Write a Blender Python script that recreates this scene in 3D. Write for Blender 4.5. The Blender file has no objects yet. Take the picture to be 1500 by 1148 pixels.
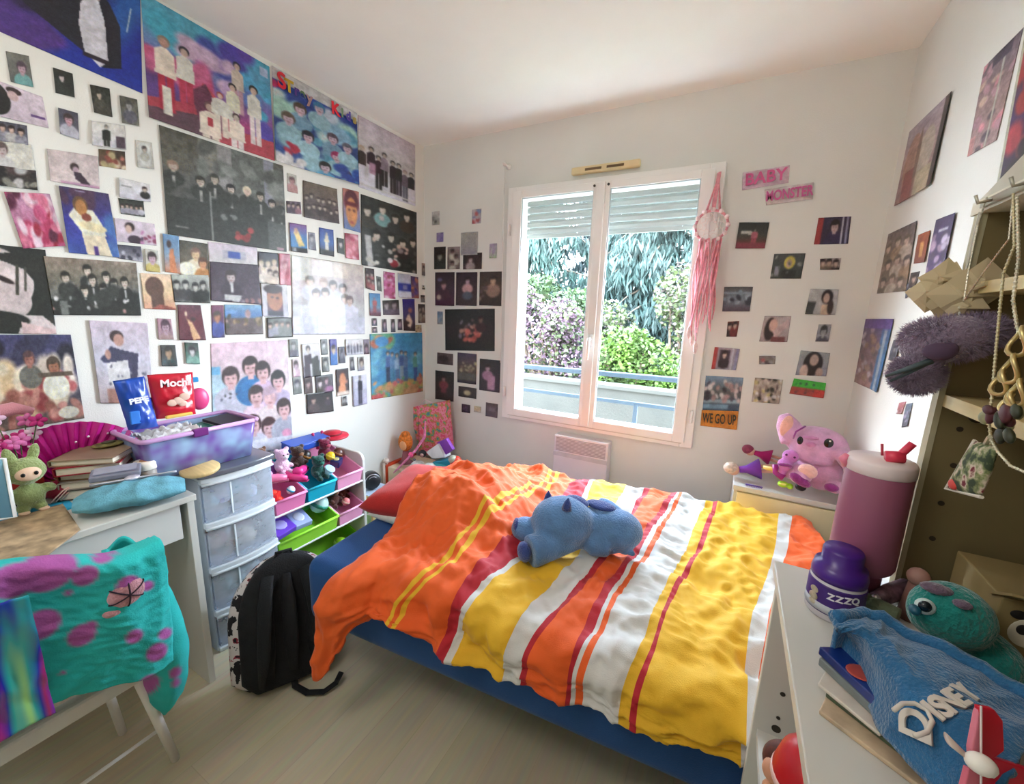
import bpy, bmesh, math, random
import numpy as np
from mathutils import Vector, Matrix, Euler, noise

random.seed(7)
PI = math.pi
SC = bpy.context.scene
COL = SC.collection

# ------------------------------------------------------------------ camera
CAM = Vector((0.0, 0.0, 1.39))
CR = Vector((0.87926174, 0.47515251, 0.0335988))      # right
CD = Vector((0.11992505, -0.15255175, -0.98099233))   # down
CF = Vector((-0.46099541, 0.86657836, -0.19111561))   # forward
FPX = 600.0
cd = bpy.data.cameras.new('camera')
cam = bpy.data.objects.new('camera', cd); COL.objects.link(cam)
cd.sensor_width = 36; cd.sensor_fit = 'HORIZONTAL'; cd.lens = 36 * FPX / 1500
cd.clip_start = 0.02; cd.clip_end = 200
cam.matrix_world = Matrix(((CR.x, -CD.x, -CF.x, 0), (CR.y, -CD.y, -CF.y, 0), (CR.z, -CD.z, -CF.z, 1.39), (0, 0, 0, 1)))
SC.camera = cam

# ------------------------------------------------------------------ exposure, sky and light
SC.view_settings.view_transform = 'Standard'
SC.view_settings.look = 'None'
SC.view_settings.gamma = 1
SC.view_settings.use_curve_mapping = False
SC.view_settings.exposure = 1.13
w = bpy.data.worlds.new('sky'); SC.world = w; w.use_nodes = True
nt = w.node_tree; bg = nt.nodes['Background']
tc = nt.nodes.new('ShaderNodeTexCoord'); sx = nt.nodes.new('ShaderNodeSeparateXYZ')
rp = nt.nodes.new('ShaderNodeValToRGB')
nt.links.new(tc.outputs['Generated'], sx.inputs[0]); nt.links.new(sx.outputs['Z'], rp.inputs[0])
nt.links.new(rp.outputs[0], bg.inputs[0])
rp.color_ramp.elements[0].color = (.80, .90, 1, 1); rp.color_ramp.elements[1].color = (.58, .78, 1, 1)
bg.inputs[1].default_value = 22.0
SC.cycles.max_bounces = 14; SC.cycles.diffuse_bounces = 9; SC.cycles.transparent_max_bounces = 16
SC.cycles.sample_clamp_indirect = 8
SC.cycles.use_denoising = True
def portal(loc, sx_, sy_, rot):
    l = bpy.data.lights.new('window_portal', 'AREA'); l.shape = 'RECTANGLE'; l.size = sx_; l.size_y = sy_
    l.cycles.is_portal = True
    o = bpy.data.objects.new('window_portal', l); COL.objects.link(o); o.location = loc; o.rotation_euler = rot
portal((-.745, 2.65, 1.41), 1.3, 1.5, (PI/2, 0, PI))
# the ceiling lamp of the room, behind the camera
ll = bpy.data.lights.new('ceiling_lamp_light', 'POINT'); ll.energy = 11; ll.shadow_soft_size = .28; ll.color = (1, .97, .95)
lo = bpy.data.objects.new('ceiling_lamp_light', ll); COL.objects.link(lo); lo.location = (-.95, -.25, 2.22)
# a low hazy sun outside, lights the garden and grazes the window side
sl = bpy.data.lights.new('sun', 'SUN'); sl.energy = 1.0; sl.angle = math.radians(12); sl.color = (1, .96, .88)
so = bpy.data.objects.new('sun', sl); COL.objects.link(so); so.rotation_euler = Vector((.45, .6, -.66)).to_track_quat('-Z', 'Y').to_euler()

# ------------------------------------------------------------------ where a sight line meets a plane
def ray(px, py):
    return CR * ((px - 750) / FPX) + CD * ((py - 574) / FPX) + CF
def AX(px, py, v): r = ray(px, py); return CAM + r * (v / r.x)
def AY(px, py, v): r = ray(px, py); return CAM + r * (v / r.y)
def AZ(px, py, v): r = ray(px, py); return CAM + r * ((v - 1.39) / r.z)

# ------------------------------------------------------------------ materials
def lin(c):
    return tuple((((v/255)/12.92) if v/255 <= .04045 else (((v/255)+.055)/1.055)**2.4) for v in c[:3]) + (1,)
MATS = {}
def mat(c, rough=.6, var=.08, scale=12, bump=0.0, bscale=60, metal=0, sheen=0, alpha=1, trans=0, coat=0, emit=0, stretch=None):
    key = (tuple(c), rough, var, scale, bump, bscale, metal, sheen, alpha, trans, coat, emit, stretch)
    if key in MATS: return MATS[key]
    m = bpy.data.materials.new('surface'); m.use_nodes = True
    t = m.node_tree; b = t.nodes['Principled BSDF']
    co = t.nodes.new('ShaderNodeTexCoord'); n = t.nodes.new('ShaderNodeTexNoise'); n.inputs['Scale'].default_value = scale
    n.inputs['Detail'].default_value = 3
    src = co.outputs['Object']
    if stretch:
        mp = t.nodes.new('ShaderNodeMapping'); mp.inputs['Scale'].default_value = stretch
        t.links.new(src, mp.inputs[0]); src = mp.outputs[0]
    t.links.new(src, n.inputs['Vector'])
    r = t.nodes.new('ShaderNodeValToRGB'); L = lin(c)
    r.color_ramp.elements[0].position = .3; r.color_ramp.elements[1].position = .7
    r.color_ramp.elements[0].color = tuple(max(0, v*(1-var*1.6)) for v in L[:3]) + (1,)
    r.color_ramp.elements[1].color = tuple(min(1, v*(1+var)) for v in L[:3]) + (1,)
    t.links.new(n.outputs['Fac'], r.inputs[0]); t.links.new(r.outputs[0], b.inputs['Base Color'])
    b.inputs['Roughness'].default_value = rough; b.inputs['Metallic'].default_value = metal
    if sheen: b.inputs['Sheen Weight'].default_value = sheen; b.inputs['Sheen Roughness'].default_value = .4
    if coat: b.inputs['Coat Weight'].default_value = coat
    if alpha < 1: b.inputs['Alpha'].default_value = alpha
    if trans: b.inputs['Transmission Weight'].default_value = trans
    if emit: t.links.new(r.outputs[0], b.inputs['Emission Color']); b.inputs['Emission Strength'].default_value = emit
    if bump:
        n2 = t.nodes.new('ShaderNodeTexNoise'); n2.inputs['Scale'].default_value = bscale; n2.inputs['Detail'].default_value = 4
        bp = t.nodes.new('ShaderNodeBump'); bp.inputs['Strength'].default_value = bump; bp.inputs['Distance'].default_value = .01
        t.links.new(src, n2.inputs['Vector']); t.links.new(n2.outputs['Fac'], bp.inputs['Height'])
        t.links.new(bp.outputs[0], b.inputs['Normal'])
    MATS[key] = m
    return m
def plush(c, var=.12): return mat(c, .95, var, 25, .6, 180, 0, .5)
def cloth(c, var=.08): return mat(c, .9, var, 20, .25, 300, 0, .2)
def plastic(c, **k): return mat(c, k.pop('rough', .32), k.pop('var', .04), 8, **k)
def attr_mat(name, rough=.55, coat=0, bump=0):
    m = bpy.data.materials.new(name); m.use_nodes = True
    t = m.node_tree; b = t.nodes['Principled BSDF']; a = t.nodes.new('ShaderNodeAttribute'); a.attribute_name = 'paint'
    t.links.new(a.outputs['Color'], b.inputs['Base Color']); b.inputs['Roughness'].default_value = rough
    b.inputs['Coat Weight'].default_value = coat
    if bump:
        n2 = t.nodes.new('ShaderNodeTexNoise'); n2.inputs['Scale'].default_value = 260; co = t.nodes.new('ShaderNodeTexCoord')
        bp = t.nodes.new('ShaderNodeBump'); bp.inputs['Strength'].default_value = bump; bp.inputs['Distance'].default_value = .004
        t.links.new(co.outputs['Object'], n2.inputs['Vector']); t.links.new(n2.outputs['Fac'], bp.inputs['Height']); t.links.new(bp.outputs[0], b.inputs['Normal'])
    return m
PRINT = attr_mat('print', .5, .15)
FABPRINT = attr_mat('fabric_print', .9, 0, .3)
def glass_mat(tint=(1, 1, 1), refl=.02):
    m = bpy.data.materials.new('clear_glass'); m.use_nodes = True; t = m.node_tree
    out = t.nodes['Material Output']; t.nodes.remove(t.nodes['Principled BSDF'])
    a = t.nodes.new('ShaderNodeBsdfTransparent'); a.inputs[0].default_value = tint + (1,)
    g = t.nodes.new('ShaderNodeBsdfGlossy'); g.inputs['Roughness'].default_value = .02
    lw = t.nodes.new('ShaderNodeFresnel'); lw.inputs[0].default_value = 1.3
    mx = t.nodes.new('ShaderNodeMixShader'); ml = t.nodes.new('ShaderNodeMath'); ml.operation = 'MULTIPLY'; ml.inputs[1].default_value = refl * 8
    t.links.new(lw.outputs[0], ml.inputs[0]); t.links.new(ml.outputs[0], mx.inputs[0])
    t.links.new(a.outputs[0], mx.inputs[1]); t.links.new(g.outputs[0], mx.inputs[2]); t.links.new(mx.outputs[0], out.inputs[0])
    return m
GLASS = glass_mat()
def frost_mat(c, mixf=.45, rough=.3):
    m = bpy.data.materials.new('frosted_plastic'); m.use_nodes = True; t = m.node_tree
    b = t.nodes['Principled BSDF']; out = t.nodes['Material Output']; b.inputs['Base Color'].default_value = lin(c); b.inputs['Roughness'].default_value = rough
    a = t.nodes.new('ShaderNodeBsdfTransparent'); a.inputs[0].default_value = lin(c); mx = t.nodes.new('ShaderNodeMixShader')
    n = t.nodes.new('ShaderNodeTexNoise'); n.inputs['Scale'].default_value = 5; r = t.nodes.new('ShaderNodeMapRange')
    r.inputs['To Min'].default_value = mixf - .08; r.inputs['To Max'].default_value = mixf + .08
    t.links.new(n.outputs['Fac'], r.inputs['Value']); t.links.new(r.outputs[0], mx.inputs[0])
    t.links.new(a.outputs[0], mx.inputs[1]); t.links.new(b.outputs[0], mx.inputs[2]); t.links.new(mx.outputs[0], out.inputs[0])
    return m

# ------------------------------------------------------------------ mesh building
SPLIT = {'eye', 'eye_glint', 'peg_hole', 'foot_pad', 'paw_pad', 'claw_patch', 'crest', 'hinge', 'screw_cap', 'ear', 'back_patch', 'boots', 'arms', 'legs', 'foot', 'vent_slot', 'shoulder_strap', 'padding', 'piping', 'webbing', 'flap', 'pale_spot', 'dark_spot', 'green_spot', 'spot', 'rings', 'ring', 'rods', 'feather_stick', 'printed_fruit', 'handle'}
def RM(rot): return Euler(rot).to_matrix()
class MB:
    def __init__(s, T=None): s.bm = bmesh.new(); s.mi = 0; s.T = T or Matrix.Identity(4)
    def _add(s, verts, faces):
        vs = [s.bm.verts.new(s.T @ Vector(v)) for v in verts]
        for f in faces:
            try: s.bm.faces.new([vs[i] for i in f]).material_index = s.mi
            except ValueError: pass
        return s
    def box(s, c, d, rot=(0, 0, 0)):
        R_ = RM(rot); c = Vector(c); h = Vector(d) / 2
        v = [c + R_ @ Vector((h.x*i, h.y*j, h.z*k)) for i in (-1, 1) for j in (-1, 1) for k in (-1, 1)]
        return s._add(v, [(0, 1, 3, 2), (4, 6, 7, 5), (0, 4, 5, 1), (2, 3, 7, 6), (0, 2, 6, 4), (1, 5, 7, 3)])
    def bb(s, x0, x1, y0, y1, z0, z1): return s.box(((x0+x1)/2, (y0+y1)/2, (z0+z1)/2), (abs(x1-x0), abs(y1-y0), abs(z1-z0)))
    def hexa(s, v8): # bottom quad ccw, top quad ccw
        return s._add(v8, [(3, 2, 1, 0), (4, 5, 6, 7), (0, 1, 5, 4), (1, 2, 6, 5), (2, 3, 7, 6), (3, 0, 4, 7)])
    def tube(s, pts, r, seg=8, caps=True, flat=1.0):
        pts = [Vector(p) for p in pts]; n = len(pts); rs = r if isinstance(r, (list, tuple)) else [r]*n
        rings = []; up = None
        for i, p in enumerate(pts):
            d = (pts[min(i+1, n-1)] - pts[max(i-1, 0)])
            d = d.normalized() if d.length > 1e-9 else Vector((0, 0, 1))
            if up is None: up = d.orthogonal().normalized() if abs(d.z) > .9 else Vector((0, 0, 1))
            a = d.cross(up); a = a.normalized() if a.length > 1e-6 else d.orthogonal().normalized()
            b = a.cross(d).normalized(); up = b
            rings.append([p + (a*math.cos(t) + b*flat*math.sin(t))*rs[i] for t in [2*PI*k/seg for k in range(seg)]])
        v = [q for g in rings for q in g]; f = []
        for i in range(n-1):
            for k in range(seg):
                k2 = (k+1) % seg; f.append((i*seg+k, i*seg+k2, (i+1)*seg+k2, (i+1)*seg+k))
        if caps: f.append(tuple(range(seg-1, -1, -1))); f.append(tuple((n-1)*seg+k for k in range(seg)))
        return s._add(v, f)
    def cyl(s, p0, p1, r0, r1=None, seg=24): return s.tube([p0, p1], [r0, r0 if r1 is None else r1], seg)
    def ell(s, c, r, rot=(0, 0, 0), u=16, v=10):
        R_ = RM(rot) if not isinstance(rot, Matrix) else rot; c = Vector(c); r = (r,)*3 if not isinstance(r, (list, tuple)) else r
        vs = [c + R_ @ Vector((0, 0, r[2]))]
        for j in range(1, v):
            th = PI*j/v
            for i in range(u):
                ph = 2*PI*i/u; vs.append(c + R_ @ Vector((r[0]*math.sin(th)*math.cos(ph), r[1]*math.sin(th)*math.sin(ph), r[2]*math.cos(th))))
        vs.append(c - R_ @ Vector((0, 0, r[2]))); f = []
        for i in range(u): f.append((0, 1+i, 1+(i+1) % u))
        for j in range(v-2):
            for i in range(u): f.append((1+j*u+i, 1+(j+1)*u+i, 1+(j+1)*u+(i+1) % u, 1+j*u+(i+1) % u))
        L = len(vs)-1; b = 1+(v-2)*u
        for i in range(u): f.append((L, b+(i+1) % u, b+i))
        return s._add(vs, f)
    def lathe(s, prof, c=(0, 0, 0), seg=32, axis=None):
        R_ = Vector((0, 0, 1)).rotation_difference(Vector(axis)).to_matrix() if axis else Matrix.Identity(3); c = Vector(c)
        v = []; f = []
        for r, z in prof:
            for k in range(seg): t = 2*PI*k/seg; v.append(c + R_ @ Vector((r*math.cos(t), r*math.sin(t), z)))
        n = len(prof)
        for i in range(n-1):
            for k in range(seg): k2 = (k+1) % seg; f.append((i*seg+k, i*seg+k2, (i+1)*seg+k2, (i+1)*seg+k))
        if prof[0][0] > 1e-4: f.append(tuple(range(seg-1, -1, -1)))
        if prof[-1][0] > 1e-4: f.append(tuple((n-1)*seg+k for k in range(seg)))
        return s._add(v, f)
    def prism(s, poly, o, e1, e2, th): # poly 2d in plane (e1,e2) at origin o, thickness vector th
        o, e1, e2, th = Vector(o), Vector(e1), Vector(e2), Vector(th)
        v = [o + e1*a + e2*b for a, b in poly]; n = len(v); v += [p + th for p in v]
        f = [tuple(range(n-1, -1, -1)), tuple(range(n, 2*n))] + [(i, (i+1) % n, n+(i+1) % n, n+i) for i in range(n)]
        return s._add(v, f)
    def grid(s, fn, nu, nv, close_u=False):
        v = [fn(i/(nu if close_u else nu-1), j/(nv-1)) for j in range(nv) for i in range(nu)]; f = []
        for j in range(nv-1):
            for i in range(nu if close_u else nu-1): i2 = (i+1) % nu; f.append((j*nu+i, j*nu+i2, (j+1)*nu+i2, (j+1)*nu+i))
        return s._add(v, f)
    def islands(s):
        seen = set(); out = []
        for v in s.bm.verts:
            if v in seen: continue
            st = [v]; comp = []; seen.add(v)
            while st:
                a = st.pop(); comp.append(a)
                for e in a.link_edges:
                    b_ = e.other_vert(a)
                    if b_ not in seen: seen.add(b_); st.append(b_)
            out.append(comp)
        return out
    def build(s, name, m, parent=None, smooth=False, bevel=0, solid=0, sub=0, weld=False):
        if name in SPLIT and parent is not None:
            isl = s.islands()
            if len(isl) > 1:
                r = None
                for comp in isl:
                    n_ = MB(); ix = {v: n_.bm.verts.new(v.co) for v in comp}
                    for f in {f for v in comp for f in v.link_faces}: n_.bm.faces.new([ix[v] for v in f.verts]).material_index = f.material_index
                    r = n_.build(name, m, parent, smooth, bevel, solid, sub, weld)
                s.bm.free(); return r
        if weld: bmesh.ops.remove_doubles(s.bm, verts=s.bm.verts, dist=1e-5)
        bmesh.ops.recalc_face_normals(s.bm, faces=s.bm.faces)
        me = bpy.data.meshes.new(name); s.bm.to_mesh(me); s.bm.free()
        for x in (m if isinstance(m, (list, tuple)) else [m]): me.materials.append(x)
        o = bpy.data.objects.new(name, me); COL.objects.link(o); o.parent = parent
        if parent: # keep world-built geometry in place under a moved parent
            o.matrix_parent_inverse = Matrix.Identity(4) if parent.get('_local') else parent.matrix_basis.inverted()
        if smooth:
            me.polygons.foreach_set('use_smooth', [True]*len(me.polygons))
        if solid: md = o.modifiers.new('solid', 'SOLIDIFY'); md.thickness = solid; md.offset = 0
        if bevel: md = o.modifiers.new('bevel', 'BEVEL'); md.width = bevel; md.segments = 2; md.limit_method = 'ANGLE'
        if sub: md = o.modifiers.new('sub', 'SUBSURF'); md.levels = sub; md.render_levels = sub
        return o
def tag(o, label=None, cat=None, group=None, kind=None):
    if label: o['label'] = label
    if cat: o['category'] = cat
    if group: o['group'] = group
    if kind: o['kind'] = kind
    return o
def thing(name, label, cat, loc=(0, 0, 0), rot=(0, 0, 0), group=None, local=False):
    o = bpy.data.objects.new(name, None); COL.objects.link(o); o.location = loc; o.rotation_euler = rot
    o.empty_display_size = .05
    o.matrix_basis = Matrix.Translation(loc) @ Euler(rot).to_matrix().to_4x4()
    if local: o['_local'] = 1
    return tag(o, label, cat, group)
def struct(o): o['kind'] = 'structure'; return o
def blob(name, ells, m, parent=None, voxel=.006, smooth=4, disp=0, tubes=()):
    b = MB()
    for e in ells:
        b.ell(e[0], e[1], e[2] if len(e) > 2 else (0, 0, 0), 20, 14)
    for p, r in tubes: b.tube(p, r, 12)
    o = b.build(name + '_raw', m)
    md = o.modifiers.new('r', 'REMESH'); md.mode = 'VOXEL'; md.voxel_size = voxel
    md = o.modifiers.new('s', 'SMOOTH'); md.factor = .5; md.iterations = smooth
    dg = bpy.context.evaluated_depsgraph_get(); me = bpy.data.meshes.new_from_object(o.evaluated_get(dg)); me.name = name
    bpy.data.objects.remove(o)
    if disp:
        for v in me.vertices: v.co += v.normal * disp * noise.noise(v.co * 60)
    me.polygons.foreach_set('use_smooth', [True]*len(me.polygons))
    o = bpy.data.objects.new(name, me); COL.objects.link(o); o.parent = parent
    if parent and not parent.get('_local'): o.matrix_parent_inverse = parent.matrix_basis.inverted()
    return o
def text(name, s, size, m, mw, parent=None, ext=.0006, bold=0, sx=1, align='CENTER'):
    c = bpy.data.curves.new(name, 'FONT'); c.body = s; c.size = size; c.extrude = ext; c.offset = bold; c.align_x = align; c.align_y = 'CENTER'
    o = bpy.data.objects.new(name, c); COL.objects.link(o)
    dg = bpy.context.evaluated_depsgraph_get(); me = bpy.data.meshes.new_from_object(o.evaluated_get(dg)); bpy.data.objects.remove(o)
    me.transform(mw @ Matrix.Diagonal((sx, 1, 1, 1))); me.materials.clear(); me.materials.append(m)
    o = bpy.data.objects.new(name, me); COL.objects.link(o); o.parent = parent
    if parent and not parent.get('_local'): o.matrix_parent_inverse = parent.matrix_basis.inverted()
    return o
def frame(o, ex, ey): # matrix from origin and two in-plane axes
    ex, ey = Vector(ex).normalized(), Vector(ey).normalized(); ez = ex.cross(ey).normalized(); ey = ez.cross(ex)
    return Matrix(((ex.x, ey.x, ez.x, o[0]), (ex.y, ey.y, ez.y, o[1]), (ex.z, ey.z, ez.z, o[2]), (0, 0, 0, 1)))
def copy_tree(o, label, loc=None, rot=None, scale=None):
    c = o.copy(); COL.objects.link(c); c['label'] = label
    if loc is not None: c.location = loc
    if rot is not None: c.rotation_euler = rot
    if scale is not None: c.scale = scale
    for ch in o.children:
        d = ch.copy(); COL.objects.link(d); d.parent = c
        for g in ch.children: e = g.copy(); COL.objects.link(e); e.parent = d
    return c
def nz(x, y, z=0, s=1): return noise.noise(Vector((x*s, y*s, z*s)))

# ------------------------------------------------------------------ room shell
XL, XR, YB, YR, ZC = -2.06, .52, 2.44, -1.35, 2.5
WALL = mat((222, 222, 216), .85, .02, 3, .12, 220)
CEIL = mat((246, 244, 238), .9, .015, 3, .06, 200)
WHITE = mat((206, 205, 198), .35, .015, 5)
PVC = mat((238, 236, 232), .3, .01, 5)
# floor: pale greige planks
m = bpy.data.materials.new('floor_planks'); m.use_nodes = True; t = m.node_tree; b = t.nodes['Principled BSDF']
co = t.nodes.new('ShaderNodeTexCoord'); mp = t.nodes.new('ShaderNodeMapping'); mp.inputs['Rotation'].default_value = (0, 0, PI/2)
bk = t.nodes.new('ShaderNodeTexBrick'); bk.inputs['Scale'].default_value = 1; bk.inputs['Brick Width'].default_value = 1.2; bk.inputs['Row Height'].default_value = .13
bk.inputs['Mortar Size'].default_value = .0012; bk.inputs['Color1'].default_value = lin((222, 211, 184)); bk.inputs['Color2'].default_value = lin((208, 196, 168)); bk.inputs['Mortar'].default_value = lin((202, 190, 162)); bk.offset = .37
n = t.nodes.new('ShaderNodeTexNoise'); mp2 = t.nodes.new('ShaderNodeMapping'); mp2.inputs['Scale'].default_value = (30, 2.5, 1); n.inputs['Scale'].default_value = 2; n.inputs['Detail'].default_value = 6
mx = t.nodes.new('ShaderNodeMix'); mx.data_type = 'RGBA'; mx.blend_type = 'MULTIPLY'; mx.inputs['Factor'].default_value = .35
t.links.new(co.outputs['Object'], mp.inputs[0]); t.links.new(mp.outputs[0], bk.inputs['Vector']); t.links.new(co.outputs['Object'], mp2.inputs[0]); t.links.new(mp2.outputs[0], n.inputs['Vector'])
t.links.new(bk.outputs['Color'], mx.inputs[6]); t.links.new(n.outputs['Color'], mx.inputs[7]); t.links.new(mx.outputs[2], b.inputs['Base Color']); b.inputs['Roughness'].default_value = .5
FLOOR = m
struct(MB().bb(XL-.1, XR+.1, YR-.1, YB+.3, -.1, 0).build('floor', FLOOR))
struct(MB().bb(XL-.1, XR+.1, YR-.1, YB+.3, ZC, ZC+.1).build('ceiling', CEIL))
struct(MB().bb(XL-.12, XL, YR-.1, YB+.3, 0, ZC).build('wall_left', WALL))
struct(MB().bb(XR, XR+.12, YR-.1, YB+.3, 0, ZC).build('wall_right', WALL))
struct(MB().bb(XL, XR, YR-.12, YR, 0, ZC).build('wall_rear', WALL))
wx0, wx1, wz0, wz1 = -1.31, -.18, .72, 2.11
b = MB(); b.bb(XL, wx0, YB, YB+.19, 0, ZC); b.bb(wx1, XR, YB, YB+.19, 0, ZC); b.bb(wx0, wx1, YB, YB+.10, 0, wz0); b.bb(wx0, wx1, YB+.10, YB+.19, 0, .62); b.bb(wx0, wx1, YB, YB+.19, wz1, ZC)
struct(b.build('wall_back', WALL))
BB = mat((228, 224, 216), .5, .02)
struct(MB().bb(XL, XR, YB-.012, YB, 0, .07).build('baseboard_back', BB))
struct(MB().bb(XL, XL+.012, YR, YB-.012, 0, .07).build('baseboard_left', BB))
struct(MB().bb(XR-.012, XR, YR, YB-.012, 0, .07).build('baseboard_right', BB))
# window
W = struct(thing('window_1', None, None, (-.745, YB, .70)))
b = MB()
for (x0, x1, z0, z1, d) in ((-1.355, -1.29, .675, 2.15, .035), (-.2, -.135, .675, 2.15, .035), (-1.29, -.2, .675, .735, .035), (-1.29, -.2, 2.095, 2.15, .035)):
    b.bb(x0, x1, YB-d, YB-.0005, z0, z1)
for (x0, x1, z0, z1) in ((-1.309, -1.27, .721, 2.109), (-.22, -.181, .721, 2.109), (-1.27, -.22, .721, .745), (-1.27, -.22, 2.085, 2.109)):
    b.bb(x0, x1, YB+.0005, YB+.07, z0, z1)
b.build('window_frame', PVC, W, bevel=.004)
b = MB(); b.bb(-1.3, -.19, YB-.036, YB-.05, .70, .715); b.build('weather_strip', mat((205, 200, 192), .5), W)
for k, (x0, x1, g0, g1) in enumerate(((-1.312, -.752, -1.25, -.795), (-.745, -.178, -.70, -.24))):
    b = MB(); zz0, zz1, q0, q1 = .705, 2.12, .752, 2.08
    y0, y1 = YB-.052, YB-.036
    b.bb(x0, g0, y0, YB-.0355, zz0, zz1); b.bb(g1, x1, y0, YB-.0355, zz0, zz1); b.bb(g0, g1, y0, YB-.0355, zz0, q0); b.bb(g0, g1, y0, YB-.0355, q1, zz1)
    b.mi = 1   # grey gasket inside the sash
    for a in ((g0-.001, g0+.006, q0, q1), (g1-.006, g1+.001, q0, q1), (g0, g1, q0-.001, q0+.006), (g0, g1, q1-.006, q1+.001)):
        b.bb(a[0], a[1], y0+.006, YB-.036, a[2], a[3])
    s = b.build('sash', [PVC, mat((190, 198, 200), .4)], W, bevel=.003)
    MB().bb(g0, g1, YB-.046, YB-.042, q0, q1).build('window_pane', GLASS, s)
    if k == 0: MB().bb(-.775, -.725, YB-.066, YB-.0525, .71, 2.115).build('meeting_stile', PVC, W, bevel=.005)
h = MB(); h.box((-.748, YB-.071, 1.24), (.028, .01, .075)); h.tube([(-.748, YB-.076, 1.25), (-.748, YB-.105, 1.25), (-.748, YB-.108, 1.235), (-.748, YB-.108, 1.13)], [.009, .009, .010, .008], 10)
h.build('handle', PVC, W, True)
b = MB()
for x in (-1.335, -.155):
    for z in (.86, 1.9): b.cyl((x, YB-.046, z-.035), (x, YB-.046, z+.035), .009, seg=12)
b.build('hinge', PVC, W, True)
b = MB()
for x in (-.79, -.71): b.cyl((x, YB-.0535, 2.10), (x, YB-.058, 2.10), .007, seg=10)
b.build('screw_cap', mat((60, 55, 50), .5), W)
# rolled shutter, half down outside the pane
SL = mat((160, 164, 160), .5, .02)
b = MB(); z = 1.895
while z < 2.3:
    b.prism([(0, 0), (.008, .006), (.010, .026), (.004, .041), (-.004, .041), (-.006, .006)], (-1.30, YB+.14, z), (0, -1, 0), (0, 0, 1), (1.11, 0, 0)); z += .044
b.bb(-1.30, -.19, YB+.132, YB+.148, 1.872, 1.893)
sh = b.build('window_shutter', SL); tag(sh, 'white roller shutter lowered over the top of the window outside', 'shutter')
MB().bb(-1.309, -.181, YB+.101, YB+.21, .6205, .632).build('outer_sill', mat((210, 210, 205), .6), W)
# ------------------------------------------------------------------ garden outside
def leaves(bm_, pts, size, flat=False, long_=1.0, droop=False, rnd=random):
    v = []; f = []
    for p in pts:
        s = size * rnd.uniform(.6, 1.4)
        d = Vector((rnd.gauss(0, 1), rnd.gauss(0, 1), rnd.gauss(0, .6))).normalized()
        if droop: d = Vector((rnd.gauss(0, .35), rnd.gauss(0, .35), -1)).normalized()
        e = d.cross(Vector((rnd.gauss(0, 1), rnd.gauss(0, 1), rnd.gauss(0, 1)))).normalized()
        i = len(v); p = Vector(p)
        v += [p - e*s*.35, p + d*s*long_*.5 - e*0, p + e*s*.35, p - d*s*long_*.5]
        f.append((i, i+1, i+2, i+3))
    bm_._add(v, f)
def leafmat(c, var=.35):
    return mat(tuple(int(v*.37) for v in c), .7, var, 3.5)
def cloud(n, cs, rnd):
    out = []
    for _ in range(n):
        c, r = rnd.choice(cs)
        d = Vector((rnd.gauss(0, 1), rnd.gauss(0, 1), rnd.gauss(0, 1))).normalized() * (rnd.random() ** .33)
        out.append(Vector(c) + Vector((d.x*r[0], d.y*r[1], d.z*r[2])))
    return out
def shrub(name, label, cat, base, cs, n, size, leafc, petal=None, pn=0, seed=1, group=None):
    rnd = random.Random(seed); t = thing(name, label, cat, base, group=group)
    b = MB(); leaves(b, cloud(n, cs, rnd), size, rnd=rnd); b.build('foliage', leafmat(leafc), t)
    b = MB()
    for c, r in cs:
        for q in range(3):
            e = Vector(c) + Vector((rnd.uniform(-r[0], r[0])*.6, rnd.uniform(-r[1], r[1])*.5, rnd.uniform(-.3, .6)*r[2]))
            b.tube([Vector(base), Vector(base).lerp(e, .5) + Vector((rnd.uniform(-.1, .1), 0, .15)), e], [.04, .025, .008], 6)
    b.build('trunk', mat((96, 80, 64), .9, .2), t)
    if petal:
        b = MB(); leaves(b, cloud(pn, cs, rnd), size*.8, rnd=rnd); b.build('blossom', leafmat(petal, .15), t)
    return t
GZ = -.6
tag(struct(MB().bb(-9, 8, 2.75, 22, GZ-.1, GZ).build('ground', mat((84, 92, 60), .95, .2, 2))), 'garden ground outside')
b = MB(); b.bb(-8, 6, 5.0, 5.2, GZ, .50); b.mi = 1; b.bb(-8, 6, 4.97, 5.24, .50, .54)
tag(b.build('garden_wall', [mat((40, 39, 34), .9, .12, 4, .3, 30), mat((44, 43, 38), .9, .08)]), 'low concrete garden wall beyond the balcony railing', 'wall')
rl = thing('balcony_railing', 'blue grey metal balcony railing outside the window', 'railing', (-.75, 3.0, 0))
RB = mat((40, 54, 66), .6, .03)
b = MB(); b.box((-.75, 3.0, .965), (3.4, .05, .035), (0, math.radians(-.6), 0)); b.build('handrail', RB, rl, bevel=.006)
b = MB(); b.box((-.75, 3.0, .765), (3.4, .025, .028)); b.build('crossbar', RB, rl, bevel=.004)
b = MB(); b.box((-.75, 3.0, .60), (3.4, .025, .022)); b.build('crossbar', RB, rl, bevel=.004)
for x in (-2.2, -1.53, .35): MB().bb(x-.02, x+.02, 2.98, 3.02, .04, .95).build('post', RB, rl, bevel=.003)
MB().bb(-.585, -.555, 2.985, 3.015, .04, .77).build('post', RB, rl, bevel=.003)
struct(MB().bb(-2.6, 1.1, 2.73, 3.12, -.1, .04).build('balcony_floor', mat((170, 168, 162), .9, .05)))
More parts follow.
